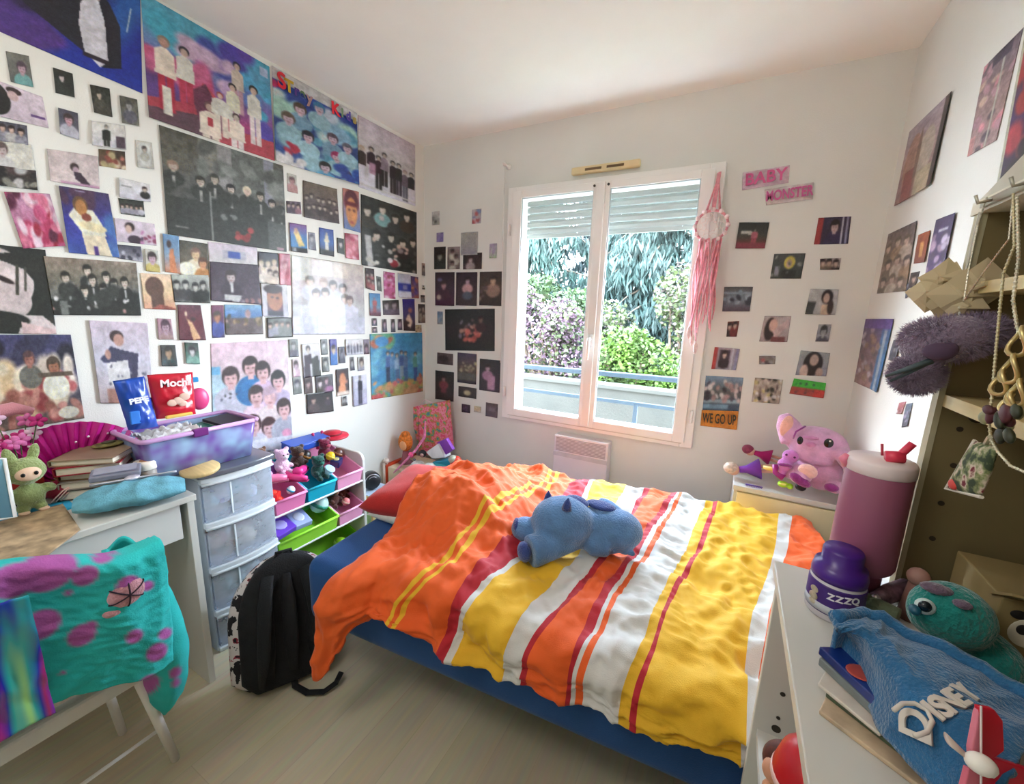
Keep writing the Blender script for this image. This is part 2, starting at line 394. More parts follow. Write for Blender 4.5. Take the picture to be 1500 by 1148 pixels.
def conifer(label, base, h, rad, seed, c, n=60):
    rnd = random.Random(seed); B = Vector(base); t = thing('conifer_tree', label, 'tree', base, group=None)
    b = MB(); b.tube([B, B+Vector((.05, 0, h*.6)), B+Vector((0, 0, h))], [.16, .1, .03], 8); b.build('trunk', mat((88, 76, 66), .9, .2), t)
    lv = MB(); br = MB()
    for i in range(n):
        z = h*(.06+.92*i/n); L_ = rad*(1-.62*i/n)*rnd.uniform(.75, 1.15); a = rnd.uniform(0, 2*PI) if rnd.random() < .35 else rnd.uniform(PI*1.02, PI*1.98)
        pts = [B + Vector((math.cos(a)*L_*s, math.sin(a)*L_*s, z + .35*s - .75*s*s)) for s in (0, .25, .5, .75, 1)]
        br.tube(pts, [.03, .025, .018, .012, .005], 5)
        P = []
        for k in range(430):
            s = rnd.uniform(.12, 1.03); i0 = min(3, int(s*4)); p = pts[i0].lerp(pts[i0+1], s*4-i0)
            side = Vector((-math.sin(a), math.cos(a), 0)) * rnd.gauss(0, .20*L_*(1.05-s*.6))
            P.append(p + side + Vector((0, 0, -abs(rnd.gauss(0, .13)) - side.length*.35)))
        leaves(lv, P, .055, long_=3.6, droop=True, rnd=rnd)
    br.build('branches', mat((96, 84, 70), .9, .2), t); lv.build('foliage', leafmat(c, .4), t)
    return t
conifer('tall blue green cedar behind the left window pane', (-4.1, 8.6, GZ), 6.0, 2.4, 3, (92, 158, 138), 70)
conifer('wide blue green cedar behind the right window pane', (-1.35, 8.9, GZ), 5.8, 2.4, 5, (104, 160, 148), 74)
conifer('dark cedar farther back between the two nearer cedars', (-2.9, 11.5, GZ), 6.6, 2.6, 9, (84, 134, 140), 60)
conifer('dark cedar at the right of the garden, farthest back', (.8, 11.5, GZ), 6.4, 2.6, 11, (84, 140, 134), 60)
shrub('blossom_shrub', 'pink blossoming shrub low in the left window pane', 'shrub', (-2.6, 6.2, GZ), [((-2.9, 6.2, .95), (.75, .5, .75)), ((-2.4, 6.1, 1.25), (.35, .4, .4)), ((-2.2, 6.3, .5), (.5, .5, .6)), ((-3.3, 6.3, 1.5), (.4, .4, .4))], 3000, .075, (150, 178, 84), (232, 172, 206), 5200, 21)
shrub('blossom_shrub', 'pale blossoming shrub high in the right window pane', 'shrub', (-.6, 6.9, GZ), [((-.75, 6.9, 1.7), (.45, .4, .55)), ((-.35, 6.8, 1.2), (.5, .4, .6)), ((-1.9, 6.9, 1.15), (.5, .4, .5)), ((-.5, 6.9, .6), (.5, .4, .6))], 4200, .075, (160, 190, 90), (228, 200, 196), 2600, 22)
shrub('green_bush', 'bright yellow green bush low in the right window pane', 'bush', (-1.25, 5.8, GZ), [((-1.45, 5.75, .75), (.42, .35, .5)), ((-1.0, 5.75, .7), (.5, .35, .42)), ((-1.2, 5.7, .95), (.32, .3, .3)), ((-.75, 5.75, .4), (.4, .3, .35))], 7000, .06, (150, 216, 20), seed=23)
shrub('green_bush', 'lime green young foliage above the pink shrub', 'bush', (-3.2, 7.0, GZ), [((-3.3, 7.0, 1.75), (.5, .3, .35)), ((-2.5, 7.0, 1.55), (.5, .3, .3)), ((-3.9, 7.1, 1.4), (.5, .3, .5))], 3600, .07, (140, 190, 96), seed=24)

# ------------------------------------------------------------------ bed
BP = Vector((-1.28, .82, 0)); BE = Vector((.9968, .0797, 0)); BN = Vector((-.0797, .9968, 0))
def BL(a, c, z): return BP + BE*a + BN*c + Vector((0, 0, z))
BRZ = math.atan2(.0797, .9968)
bed = thing('bed', 'bed with blue fitted sheet standing below the window', 'bed', BL(.9, .57, 0))
NAVY = mat((22, 74, 134), .85, .06, 14, .2, 260, 0, .15)
def mattress(i, j): pass
b = MB(); b.box(BL(.895, .57, .372), (1.76, 1.14, .256), (0, 0, BRZ))
o = b.build('mattress', NAVY, bed); md = o.modifiers.new('bevel', 'BEVEL'); md.width = .05; md.segments = 5
o.data.polygons.foreach_set('use_smooth', [True]*len(o.data.polygons))
b = MB(); b.box(BL(.895, .66, .20), (1.56, .76, .09), (0, 0, BRZ)); b.build('bed_base', mat((34, 34, 40), .8), bed, bevel=.01)
for a, c in ((.22, .36), (.22, .98), (1.6, .36), (1.6, .98)):
    b = MB(); b.cyl(BL(a, c, 0), BL(a, c, .14), .022, .028, 14); b.build('leg', mat((30, 28, 28), .5), bed)
def sstep(x, a, b_): t = max(0, min(1, (x-a)/(b_-a))); return t*t*(3-2*t)
def pillow(name, label, ctr, d, rot, m, seed=0, group=None):
    def P(u, v):
        a, bb_ = u*2-1, 0
        return None
    b = MB(); N = 26; E_ = Euler(rot).to_matrix(); C_ = Vector(ctr)
    for sgn in (1, -1):
        def fn(u, v):
            x, y = u*2-1, v*2-1
            k = (max(0, 1-x**4) * max(0, 1-y**4)) ** .42
            px = x*(1-.07*(1-abs(y)**2)*abs(x)**3); py = y*(1-.07*(1-x*x)*abs(y)**3)
            z = sgn*k*(1 + .14*nz(x*1.7+seed, y*1.7, sgn)) + .03*nz(x*6, y*6, seed)
            return C_ + E_ @ Vector((px*d[0]/2, py*d[1]/2, z*d[2]/2))
        b.grid(fn, N, N)
    o = b.build(name, m, None, True, weld=True)
    return tag(o, label, 'pillow', group)
pillow('pillow', 'white pillow under the red pillow at the head of the bed', BL(.29, .515, .535), (.50, .44, .10), (0, math.radians(2), BRZ+.02), cloth((232, 228, 216)), 3)
pillow('pillow', 'dark red pillow peeking out at the left end under the duvet', BL(.275, .50, .595), (.56, .40, .14), (.06, math.radians(-1), BRZ+.10), cloth((186, 40, 36)), 5)

# duvet: colour bands over the length of the bed
ROWS = [1.12, .85, .6, .35, .12, -.04]
BND = [
 ([.342, .270, .190, .205, .225, .223], 'O'),
 ([.577, .596, .578, .548, .529, .455], 'Y'), ([.594, .613, .594, .566, .545, .470], 'O'),
 ([.610, .632, .612, .582, .560, .484], 'Y'), ([.628, .650, .629, .600, .576, .498], 'O'),
 ([.716, .718, .703, .684, .650, .640], 'C'), ([.799, .806, .786, .758, .712, .666], 'W'),
 ([.819, .833, .810, .777, .731, .684], 'Y'), ([.986, .969, .945, .913, .869, .835], 'W'),
 ([1.071, 1.046, 1.022, .981, .939, .886], 'C'), ([1.096, 1.066, 1.038, 1.005, .960, .900], 'O'),
 ([1.190, 1.152, 1.106, 1.057, 1.018, 1.008], 'C'), ([1.219, 1.176, 1.131, 1.082, 1.043, 1.019], 'W'),
 ([1.232, 1.192, 1.149, 1.092, 1.055, 1.033], 'O'), ([1.247, 1.208, 1.168, 1.110, 1.072, 1.053], 'W'),
 ([1.351, 1.309, 1.270, 1.214, 1.175, 1.146], 'Y'), ([1.384, 1.342, 1.303, 1.238, 1.198, 1.171], 'C'),
 ([1.404, 1.359, 1.317, 1.252, 1.210, 1.187], 'Y'), ([1.648, 1.591, 1.531, 1.455, 1.418, 1.409], 'W'),
 ([1.696, 1.634, 1.567, 1.495, 1.450, 1.440], 'O'), ([1.76]*6, None)]
DC = {'O': (228, 92, 22), 'Y': (226, 176, 32), 'C': (178, 22, 40), 'W': (208, 207, 203)}
DM = [mat(DC[k], .75, .03, 18, .18, 420, 0, .12) for k in 'OYCW']
def cat_interp(vals, c):
    r = ROWS
    if c >= r[0]: return vals[0]
    for i in range(len(r)-1):
        if c >= r[i+1]:
            t = (r[i]-c)/(r[i]-r[i+1]); return vals[i]*(1-t)+vals[i+1]*t
    return vals[-1]
def ridge(x, y, z=0): return 1-abs(noise.noise(Vector((x, y, z))))*2
cols = []
for k in range(len(BND)-1):
    w_ = BND[k+1][0][2]-BND[k][0][2]; n_ = max(1, round(w_/.0085))
    for q in range(n_): cols.append((k, q/n_))
cols.append((len(BND)-2, 1.0))
# arc positions across the bed
SS = []
c = 1.17
while c > .05: SS.append(c); c -= .0085
nh = 30
SS += [.05 - .0085*(i+1) for i in range(nh)]     # s below .05 wraps over the edge and hangs
def duvet_pt(k, q, s):
    # wraps: s in metres across; .05 -> -.205
    cc = max(s, -.04) if s > -.04 else -.04
    warp = .010*nz(s*5, k*.3+q*.2, 4)*(1 if 0 < k < 20 else .3)
    v0, v1 = cat_interp(BND[k][0], cc), cat_interp(BND[k+1][0], cc)
    a = v0*(1-q)+v1*q + warp
    # height profile
    hemdrop = .155
    if s >= .05: c_, z = s, .548
    else:
        t = (.05-s); R_ = .07
        if t < R_*PI/2: th = t/R_; c_ = .05 - R_*math.sin(th); z = .548 - R_*(1-math.cos(th))
        else: c_ = .05-R_; z = .548-R_-(t-R_*PI/2)*1.0
    if s > 1.10: z -= (s-1.10)*1.3; 
    top = sstep(s, -.02, .10)
    # pillow bump and the loose heap around it
    bump = .150*(1-sstep(a, .44, .80))*sstep(s, .16, .40)*(1-.85*sstep(s, .66, .92))*(.8+.2*math.cos((s-.52)*5))
    heap = .035*math.exp(-((a-.52)/.22)**2)*math.exp(-((s-.22)/.20)**2)
    z += (bump+heap)*top
    loose = 1-sstep(a, .45, .95)*.55
    # folds
    f = .015*(ridge(a*2.6+1.3*nz(a*2, s*2, 1), s*5.5+a*1.6, 2)-.5)
    f += .0105*(ridge(a*7+s*3, s*9-a*4, 7)-.5) + .005*(ridge(a*17, s*24, 9)-.5)
    f += .007*(ridge(a*11+1.5*nz(a*4, s*4, 2), s*7-a*5+1.2*nz(a*3, s*5, 6), 21)-.5) + .0028*(ridge(a*30+s*9, s*26-a*12, 31)-.5)
    f += .0018*nz(a*45, s*60, 3)
    fl = .026*loose*(ridge((a-.3)*6+s*2.2+.6*nz(a*4, s*3, 8), s*2.3-a*2, 12)-.5)
    crs = .013*math.exp(-((a-1.42)/.16)**2)*(ridge(a*14-s*6, s*8+a*8, 15)-.4) + .010*math.exp(-((a-1.2)/.1)**2)*(ridge(a*9, s*34+a*6, 16)-.4)
    d = f*(1.15 if a > .7 else 1.6) + fl + crs
    hang = 1-top
    if a < .36: # loose corner bulging over the side
        kk = sstep(.40-a, 0, .16)*hang; c_ -= .075*kk; z -= .06*kk*sstep(.05-s, .05, .25)
    if hang > 0:
        hz = {0: 1}
        L_ = 1.0
        target = .30 + .11*sstep(a, .24, .34) + .03*sstep(a, .36, .44) - .035*sstep(a, .48, .6) + .03*sstep(a, .9, 1.4)
        low = .548-.07-(.255-.11)
        if z < .47: z = .47 - (.47-z)*(.47-target)/(.47-low)
        c_ -= hang*(.012+.022*ridge(a*6, 1, 3)*max(0, min(1, (.50-z)*8)))
    zz = z + d*top
    c_ -= d*hang*1.2
    edge = sstep(a - BND[0][0][2], -.02, .05) if k == 0 and q < .2 else 1
    if k == 0: zz -= (1-min(1, q*5))*.03*top
    return BL(a, c_, zz)
b = MB(); P = [duvet_pt(k, q, s) for s in SS for (k, q) in cols]; nu = len(cols); F = []
vs = [b.bm.verts.new(p) for p in P]
for j in range(len(SS)-1):
    for i in range(nu-1):
        f = b.bm.faces.new((vs[j*nu+i], vs[j*nu+i+1], vs[(j+1)*nu+i+1], vs[(j+1)*nu+i]))
        f.material_index = 'OYCW'.index(BND[cols[i][0]][1])
o = b.build('duvet', DM, None, True, solid=0)
md = o.modifiers.new('thick', 'SOLIDIFY'); md.thickness = .012; md.offset = -1
tag(o, 'crumpled orange, yellow, red and white striped duvet spread over the bed', 'duvet')
# ------------------------------------------------------------------ printed sheets on the walls
def hx(s): return np.array([int(s[i]*2, 16)/255 for i in range(3)]) if len(s) == 3 else np.array([int(s[i:i+2], 16)/255 for i in (0, 2, 4)])
class Cv:
    def __init__(s, w, h, bg='888'):
        s.w, s.h = max(4, int(w)), max(4, int(h)); s.a = np.zeros((s.h, s.w, 3)) + hx(bg)
        s.X, s.Y = np.meshgrid((np.arange(s.w)+.5)/s.w, (np.arange(s.h)+.5)/s.h)
        s.px = 1/min(s.w, s.h)
    def mixin(s, m, c): s.a = s.a*(1-m[..., None]) + (hx(c) if isinstance(c, str) else c)*m[..., None]; return s
    def grad(s, *cs, ax=1):
        T = (s.Y if ax else s.X)*(len(cs)-1); C_ = [hx(c) for c in cs]
        i = np.clip(T.astype(int), 0, len(cs)-2); f = (T-i)[..., None]; C_ = np.array(C_); s.a = C_[i]*(1-f)+C_[i+1]*f; return s
    def ell(s, x, y, rx, ry, c, rot=0, soft=None):
        asp = s.w/s.h; dx, dy = (s.X-x), (s.Y-y)/asp if False else (s.Y-y)
        if rot:
            cx, sx_ = math.cos(rot), math.sin(rot); dyw = dy/asp; dx, dyw = dx*cx+dyw*sx_, -dx*sx_+dyw*cx; dy = dyw*asp
        d = np.sqrt((dx/max(rx, 1e-4))**2+(dy/max(ry, 1e-4))**2); e = soft or s.px/max(min(rx, ry), 1e-3)*.7
        return s.mixin(np.clip((1-d)/max(e, .02)+.5, 0, 1), c)
    def rect(s, x0, y0, x1, y1, c, k=0): # k slant
        xx = s.X - k*(s.Y-y0); e = s.px*.7
        m = np.clip((xx-x0)/e+.5, 0, 1)*np.clip((x1-xx)/e+.5, 0, 1)*np.clip((s.Y-y0)/e+.5, 0, 1)*np.clip((y1-s.Y)/e+.5, 0, 1)
        return s.mixin(m, c)
    def poly(s, pts, c):
        m = np.zeros((s.h, s.w), bool); n = len(pts)
        for i in range(n):
            x0, y0 = pts[i]; x1, y1 = pts[(i+1) % n]
            if y0 == y1: continue
            k = ((y0 <= s.Y) != (y1 <= s.Y)) & (s.X < (x1-x0)*(s.Y-y0)/(y1-y0)+x0); m ^= k
        return s.mixin(m.astype(float), c)
    def speck(s, amp, seed=0, cell=3):
        r = np.random.RandomState(seed+1); hh, ww = s.h//cell+2, s.w//cell+2; g = r.rand(hh, ww, 1)-.5
        g = np.repeat(np.repeat(g, cell, 0), cell, 1)[:s.h, :s.w]; s.a = np.clip(s.a+g*amp, 0, 1); return s
    def blots(s, cs, n, seed, sz=.2, y0=0, y1=1, x0=0, x1=1):
        r = random.Random(seed)
        for i in range(n):
            s.ell(r.uniform(x0, x1), r.uniform(y0, y1), sz*r.uniform(.4, 1), sz*r.uniform(.4, 1)*s.w/s.h, r.choice(cs), r.uniform(-1, 1), .5)
        return s
    def bust(s, x, y, k, coat='223', skin='dba', hair='211', hh=1):
        A = s.w/s.h   # k head radius in width units
        s.ell(x, y+k*A*2.9, k*2.1, k*A*1.9, coat); s.rect(x-k*.4, y+k*A*.6, x+k*.4, y+k*A*1.5, skin)
        s.ell(x, y-k*A*.15, k*1.12, k*A*1.25, hair); s.ell(x, y+k*A*.2, k*.82, k*A*1.0, skin); s.ell(x-k*.1, y-k*A*.75, k*.95, k*A*.5*hh, hair, -.15)
        if k*s.w > 4.5:
            for q in (-.33, .33): s.ell(x+q*k, y+k*A*.1, k*.13, k*A*.08, hair)
            s.ell(x, y+k*A*.72, k*.25, k*A*.07, '955')
        return s
    def fig(s, x, y, h, w, coat='223', skin='dba', hair='211', leg='334', lean=0):
        A = s.w/s.h; k = h*.07
        s.rect(x-w*.42, y+h*.5, x-w*.03, y+h, leg, lean); s.rect(x+w*.03, y+h*.5, x+w*.42, y+h, leg, lean)
        s.poly([(x-w*.5, y+h*.2), (x-w*.15, y+h*.14), (x+w*.15, y+h*.14), (x+w*.5, y+h*.2), (x+w*.55, y+h*.52), (x-w*.55, y+h*.52)], coat)
        s.ell(x, y+k*.8, k/A*.85, k*1.0, hair); s.ell(x, y+k*1.15, k/A*.62, k*.85, skin)
        return s
    def border(s, t, c):
        tx, ty = t, t*s.w/s.h
        m = (s.X < tx) | (s.X > 1-tx) | (s.Y < ty) | (s.Y > 1-ty); return s.mixin(m.astype(float), c)
WAL = {'L': (lambda p: AX(p[0], p[1], XL)), 'B': (lambda p: AY(p[0], p[1], YB)), 'R': (lambda p: AX(p[0], p[1], XR))}
ORD = [0]
GAIN = .84
def sheet(wall, quad, painter, name, label, cat, group=None, curl=0, shear=0, cells=None):
    """quad: two opposite corners (x0, y0, x1, y1), or four corners TL TR BR BL, in the photograph"""
    f = WAL[wall]
    if len(quad) == 4: c = [f(quad[:2]), f(quad[2:])]; tl, br = c; four = None
    else: four = [f(quad[i:i+2]) for i in (0, 2, 4, 6)]
    if wall == 'L': U, Wn = Vector((0, 1, 0)), Vector((1, 0, 0)); gu = lambda p: p.y
    elif wall == 'B': U, Wn = Vector((1, 0, 0)), Vector((0, -1, 0)); gu = lambda p: p.x
    else: U, Wn = Vector((0, -1, 0)), Vector((-1, 0, 0)); gu = lambda p: -p.y
    if four is None: uv = [(gu(tl), tl.z), (gu(br), tl.z), (gu(br), br.z), (gu(tl), br.z)]
    else: uv = [(gu(p), p.z) for p in four]
    cu = sum(a for a, _ in uv)/4; cz = sum(a for _, a in uv)/4
    W_ = ((uv[1][0]-uv[0][0])+(uv[2][0]-uv[3][0]))/2; H_ = ((uv[0][1]-uv[3][1])+(uv[1][1]-uv[2][1]))/2
    xs = quad[0::2]; ys = quad[1::2]; pw = max(xs)-min(xs); ph = max(ys)-min(ys)
    den = cells or 1.5
    cv = Cv(min(170, max(10, pw/den*1.1)), min(170, max(10, ph/den))); painter(cv)
    rs_ = np.random.RandomState(ORD[0]+5); A0 = cv.a; Pd = np.pad(A0, ((1, 1), (1, 1), (0, 0)), 'edge'); A0 = (A0*2+Pd[:-2, 1:-1]+Pd[2:, 1:-1]+Pd[1:-1, :-2]+Pd[1:-1, 2:])/6
    def sm_(n1): # smooth mottling like print grain and uneven ink
        g = rs_.rand(max(2, cv.h//n1+2), max(2, cv.w//n1+2)); yy = np.linspace(0, g.shape[0]-1.001, cv.h); xx = np.linspace(0, g.shape[1]-1.001, cv.w); y0, x0 = yy.astype(int), xx.astype(int); fy, fx = (yy-y0)[:, None], (xx-x0)[None]
        return (g[y0][:, x0]*(1-fy)*(1-fx)+g[y0+1][:, x0]*fy*(1-fx)+g[y0][:, x0+1]*(1-fy)*fx+g[y0+1][:, x0+1]*fy*fx-.5)[..., None]
    A0 = A0*(1+.16*sm_(7)+.14*sm_(3)) + .05*(rs_.rand(cv.h, cv.w, 1)-.5) + .03*(rs_.rand(cv.h, cv.w, 3)-.5)
    A0 = A0*.88 + A0.mean(2, keepdims=True)*.12
    gm = ((A0[..., 1] > A0[..., 0]) & (A0[..., 1] > A0[..., 2]-.02) & (A0.max(2)-A0.min(2) < .13))[..., None]*.7; A0 = A0*(1-gm)+A0.mean(2, keepdims=True)*gm
    a = np.clip(A0*GAIN, 0, 1)
    a = np.where(a <= .04045, a/12.92, ((a+.055)/1.055)**2.4)
    ORD[0] += 1; off = .0016 + .0011*(ORD[0] % 5)
    base = {'L': Vector((XL, 0, 0)), 'B': Vector((0, YB, 0)), 'R': Vector((XR, 0, 0))}[wall]
    org = base + Wn*off + (U*cu) + Vector((0, 0, cz))
    h, w_ = cv.h, cv.w; nv = (w_+1)*(h+1)
    ii, jj = np.meshgrid(np.arange(w_+1)/w_, np.arange(h+1)/h)
    q = np.array(uv) - np.array([cu, cz])
    uu = (q[0][0]*(1-ii)+q[1][0]*ii)*(1-jj)+(q[3][0]*(1-ii)+q[2][0]*ii)*jj
    vv = (q[0][1]*(1-ii)+q[1][1]*ii)*(1-jj)+(q[3][1]*(1-ii)+q[2][1]*ii)*jj
    rr = random.Random(ORD[0]); cl = (curl or rr.uniform(.0, .004))
    dd = cl*((jj**3)*(.5+.5*np.cos(ii*6+rr.uniform(0, 6)))) + .0006*np.sin(ii*5+jj*3)
    co = (np.array(U)[None, None]*uu[..., None]+np.array((0, 0, 1.))[None, None]*vv[..., None]+np.array(Wn)[None, None]*dd[..., None]).reshape(-1, 3)
    idx = np.arange(nv).reshape(h+1, w_+1)
    F = np.stack([idx[:-1, :-1], idx[1:, :-1], idx[1:, 1:], idx[:-1, 1:]], -1).reshape(-1, 4)
    me = bpy.data.meshes.new(name); me.vertices.add(nv); me.vertices.foreach_set('co', co.ravel())
    me.loops.add(F.size); me.loops.foreach_set('vertex_index', F.ravel()); me.polygons.add(len(F))
    me.polygons.foreach_set('loop_start', np.arange(0, F.size, 4)); me.polygons.foreach_set('loop_total', np.full(len(F), 4))
    me.update(calc_edges=True)
    col = me.color_attributes.new('paint', 'FLOAT_COLOR', 'CORNER')
    fc = np.concatenate([a.reshape(-1, 3), np.ones((h*w_, 1))], 1); col.data.foreach_set('color', np.repeat(fc, 4, 0).ravel())
    me.materials.append(PRINT)
    o = bpy.data.objects.new(name, me); COL.objects.link(o); o.location = org
    md = o.modifiers.new('thick', 'SOLIDIFY'); md.thickness = .0007; md.offset = -1
    return tag(o, label, cat, group)
# composition kinds -------------------------------------------------
def face(bg, bg2='', coat='223', skin='dba', hair='211', x=.5, y=.42, k=.2, sp=.05, bord=None, seed=0):
    def p(c):
        c.grad(bg, bg2 or bg).bust(x, y, k, coat, skin, hair).speck(sp, seed)
        if bord: c.border(.05, bord)
    return p
def group_(bg, bg2, n, coats, skin='dba', hair='211', y=.3, seed=0, k=None, rows=1, sp=.08, bord=None):
    def p(c):
        c.grad(bg, bg2); r = random.Random(seed); cs = coats.split()
        for rw in range(rows):
            for i in range(n):
                x = (i+.5+(rw % 2)*.3)/(n+.2); kk = k or .34/n
                c.bust(x+r.uniform(-.02, .02), y+rw*.28+r.uniform(-.05, .05), kk, r.choice(cs), skin, r.choice(hair.split()))
        c.speck(sp, seed)
        if bord: c.border(.03, bord)
    return p
def stand(bg, bg2, n, coats, leg='223', skin='dba', hair='211', y=.2, h=.7, seed=0, sp=.05, w=None, bord=None):
    def p(c):
        c.grad(bg, bg2); r = random.Random(seed); cs = coats.split()
        for i in range(n): c.fig((i+.5)/n*.9+.05, y+r.uniform(-.03, .03), h, w or .62/n, r.choice(cs), skin, r.choice(hair.split()), r.choice(leg.split()))
        c.speck(sp, seed)
        if bord: c.border(.03, bord)
    return p
def abst(bg, bg2, cs, n=14, seed=0, sz=.22, sp=.08):
    return lambda c: c.grad(bg, bg2).blots(cs.split(), n, seed, sz).speck(sp, seed)
PO, PH = ('wall_poster', 'poster'), ('photo_print', 'photo')
def L(q, p, lab, big=0, **k): nm, ct = PO if big else PH; return sheet('L', q, p, nm, lab, ct, **k)
def B_(q, p, lab, big=0, **k): nm, ct = PO if big else PH; return sheet('B', q, p, nm, lab, ct, **k)
def R_(q, p, lab, big=0, **k): nm, ct = PO if big else PH; return sheet('R', q, p, nm, lab, ct, **k)
# big posters ---------------------------------------------------------
def p_singer(c):
    c.grad('247', '12a', '13b').blots(['29c', '4bd', '7df', '59d'], 26, 3, .16, 0, .35, .1, .6).blots(['325', '213'], 8, 5, .2, .3, .6, 0, .5)
    c.ell(.5, .3, .2, .16, 'aef', 0, .6).ell(.92, .3, .1, .4, '26c', .3, .8).blots(['539', '63a'], 7, 8, .2, .7, 1, 0, .5)
    c.poly([(.5, .3), (.62, .2), (.72, .2), (.8, .34), (.86, .5), (.86, .86), (.74, .92), (.5, .76), (.32, .62), (.2, .45)], '223')
    c.poly([(.615, .4), (.66, .3), (.72, .3), (.76, .5), (.775, .85), (.72, .93), (.63, .84), (.6, .6)], 'eef')
    c.rect(.66, .06, .735, .33, 'dbb').ell(.70, .06, .06, .1, '322').ell(.70, .1, .045, .1, 'dbb').rect(.62, .84, .78, .88, '323', .0).rect(.93, .3, .94, .52, 'def', -.15).speck(.05, 2)
L((-70, -120, 204, -35, 208, 137, -62, 20), p_singer, 'large blue concert poster of a performer in a white shirt at top left', 1)
def p_group(c):
    c.grad('4bd', '6ad', '76b', 'b48', '93a').blots(['5cd', '4bd', '5bd'], 14, 2, .16, 0, .35, 0, .35).blots(['54b', '64b', '45b'], 12, 3, .14, 0, .3, .35, .75).blots(['b9d', 'caD'.lower(), 'dbd'], 12, 4, .13, .2, .5, .3, .65)
    c.blots(['d58', 'c47', 'd69'], 12, 6, .13, .42, .62, 0, .5).blots(['4bd', '5be', '68d'], 10, 7, .13, .25, .6, .75, 1).blots(['649', '538'], 8, 9, .16, .6, .85, 0, .3).blots(['65c', '54b'], 5, 9, .1, .62, .8, .88, 1)
    c.poly([(0, .82), (.3, .74), (.4, .5), (.55, .62), (.7, .82), (1, .80), (1, 1), (0, 1)], 'c45'); c.poly([(0, .9), (.34, .82), (.5, 1), (0, 1)], '645').poly([(.3, .62), (.42, .5), (.56, .8), (.5, 1), (.36, .9)], '735')
    c.fig(.13, .27, .62, .13, 'fed', 'c98', '987', 'c24').rect(.10, .68, .16, .92, 'eed').fig(.27, .27, .55, .12, 'eed', 'dba', '223', 'c35')
    c.fig(.69, .15, .5, .10, 'dcb', 'dba', '223', 'c9a').fig(.64, .38, .5, .11, 'eec', 'dba', '222', 'eed').fig(.83, .3, .6, .12, 'eed', 'dba', '222', 'fee')
    c.fig(.44, .66, .6, .16, 'fed', 'dba', '755', 'edc').fig(.53, .52, .42, .14, 'eed', 'dba', 'a44', 'fed').fig(.66, .66, .5, .13, 'fed', 'dcb', '544', 'fee').rect(.42, .8, .46, .88, 'c34')
    c.rect(.9, .05, .98, .14, 'bce').speck(.05, 3)
L((205, -12, 394, 98, 401, 236, 217, 172), p_group, 'large group poster in white outfits on a blue and pink cloudy sky, touching the ceiling', 1)
def p_grey(c):
    c.grad('554', '665', '454', '343').rect(.26, 0, .4, .6, '887').rect(.4, 0, .52, .55, '999').rect(.52, .0, .8, .5, '676').rect(.8, 0, .9, .55, '99a').rect(.9, 0, 1, .6, '665').speck(.1, 5, 5)
    c.blots(['676', '898', '787', '565'], 14, 3, .1, 0, .45, .25, 1)
    for x, y, h, cc in ((.07, .34, '976', 'cba'), (.26, .42, '332', 'dcb'), (.37, .36, '443', 'cba'), (.5, .42, '222', 'edc'), (.64, .40, 'edb', 'ecb'), (.76, .42, '332', 'cba'), (.87, .47, '222', 'cba'), (.96, .52, '333', 'eee')):
        c.bust(x, y, .035, '343', cc, h); c.rect(x-.01, y+.09, x+.01, y+.2, 'bba')
    c.rect(0, .62, .82, 1, '343').rect(.82, .68, 1, 1, '565').blots(['787', '999'], 6, 6, .03, .6, .75, .2, .6).blots(['343'], 8, 2, .1, .5, .62)
    c.blots(['a33', 'b44', '933'], 10, 3, .035, .82, .93, .5, .66).rect(.06, .9, .15, .915, '998').rect(.32, .5, .335, 1, '898').rect(.9, .96, .97, .99, 'c9a').speck(.06, 2)
L((232, 183, 414, 243, 419, 369, 245, 343), p_grey, 'large dark grey group poster with red lettering under the blue and pink sky poster', 1)
def p_stray(c):
    c.grad('24b', '249', '35a').blots(['9cd', 'adc', 'bdd', '7ac', '5ac'], 34, 4, .15, .25, .95).blots(['8bd', 'cde'], 8, 6, .12, .2, .5, .5, .9)
    for x, y, h in ((.28, .32, '543'), (.15, .48, '654'), (.5, .2, '38b'), (.66, .5, '545'), (.36, .6, '223'), (.7, .72, 'b26'), (.55, .9, '222'), (.82, .92, '435'), (.85, .55, '667')):
        c.bust(x, y, .065, random.Random(int(x*99)).choice(['9cd', '5ad', 'ade', '7ac']), 'dbc', h)
    c.blots(['c24', 'd23'], 4, 8, .07, .75, .85, .1, .25).blots(['eee', 'dde'], 10, 9, .08, .86, 1, 0, .3).blots(['c26'], 3, 3, .05, .1, .25, 0, .06).blots(['25b', '24a'], 6, 19, .1, .84, 1, .6, 1).rect(0, 0, 1, .12, 'ddd').speck(.08, 4)
o = L((397, 96, 522, 166, 524, 271, 402, 236), p_stray, 'bright blue and white collage poster with cut-out letters along its top edge', 1, curl=.012)
Lm = [('S', 'c23', 410, 120, .075), ('T', 'b92', 421, 128, .06), ('r', '538', 432, 134, .05), ('a', '686', 441, 138, .045), ('y', 'a88', 451, 145, .055), ('K', 'd23', 489, 161, .065), ('i', '797', 499, 166, .05), ('d', '549', 508, 171, .05), ('s', 'a95', 517, 176, .05)]
for ch, cc, x, y, sz in Lm:
    p = AX(x, y, XL); lt = text('letter', ch, sz*1.25, mat(tuple(int(v*255) for v in hx(cc)), .6), frame(p - o.location + Vector((.014, 0, 0)), (0, 1, 0), (0, 0, 1)), None, .0006, .003); lt.parent = o
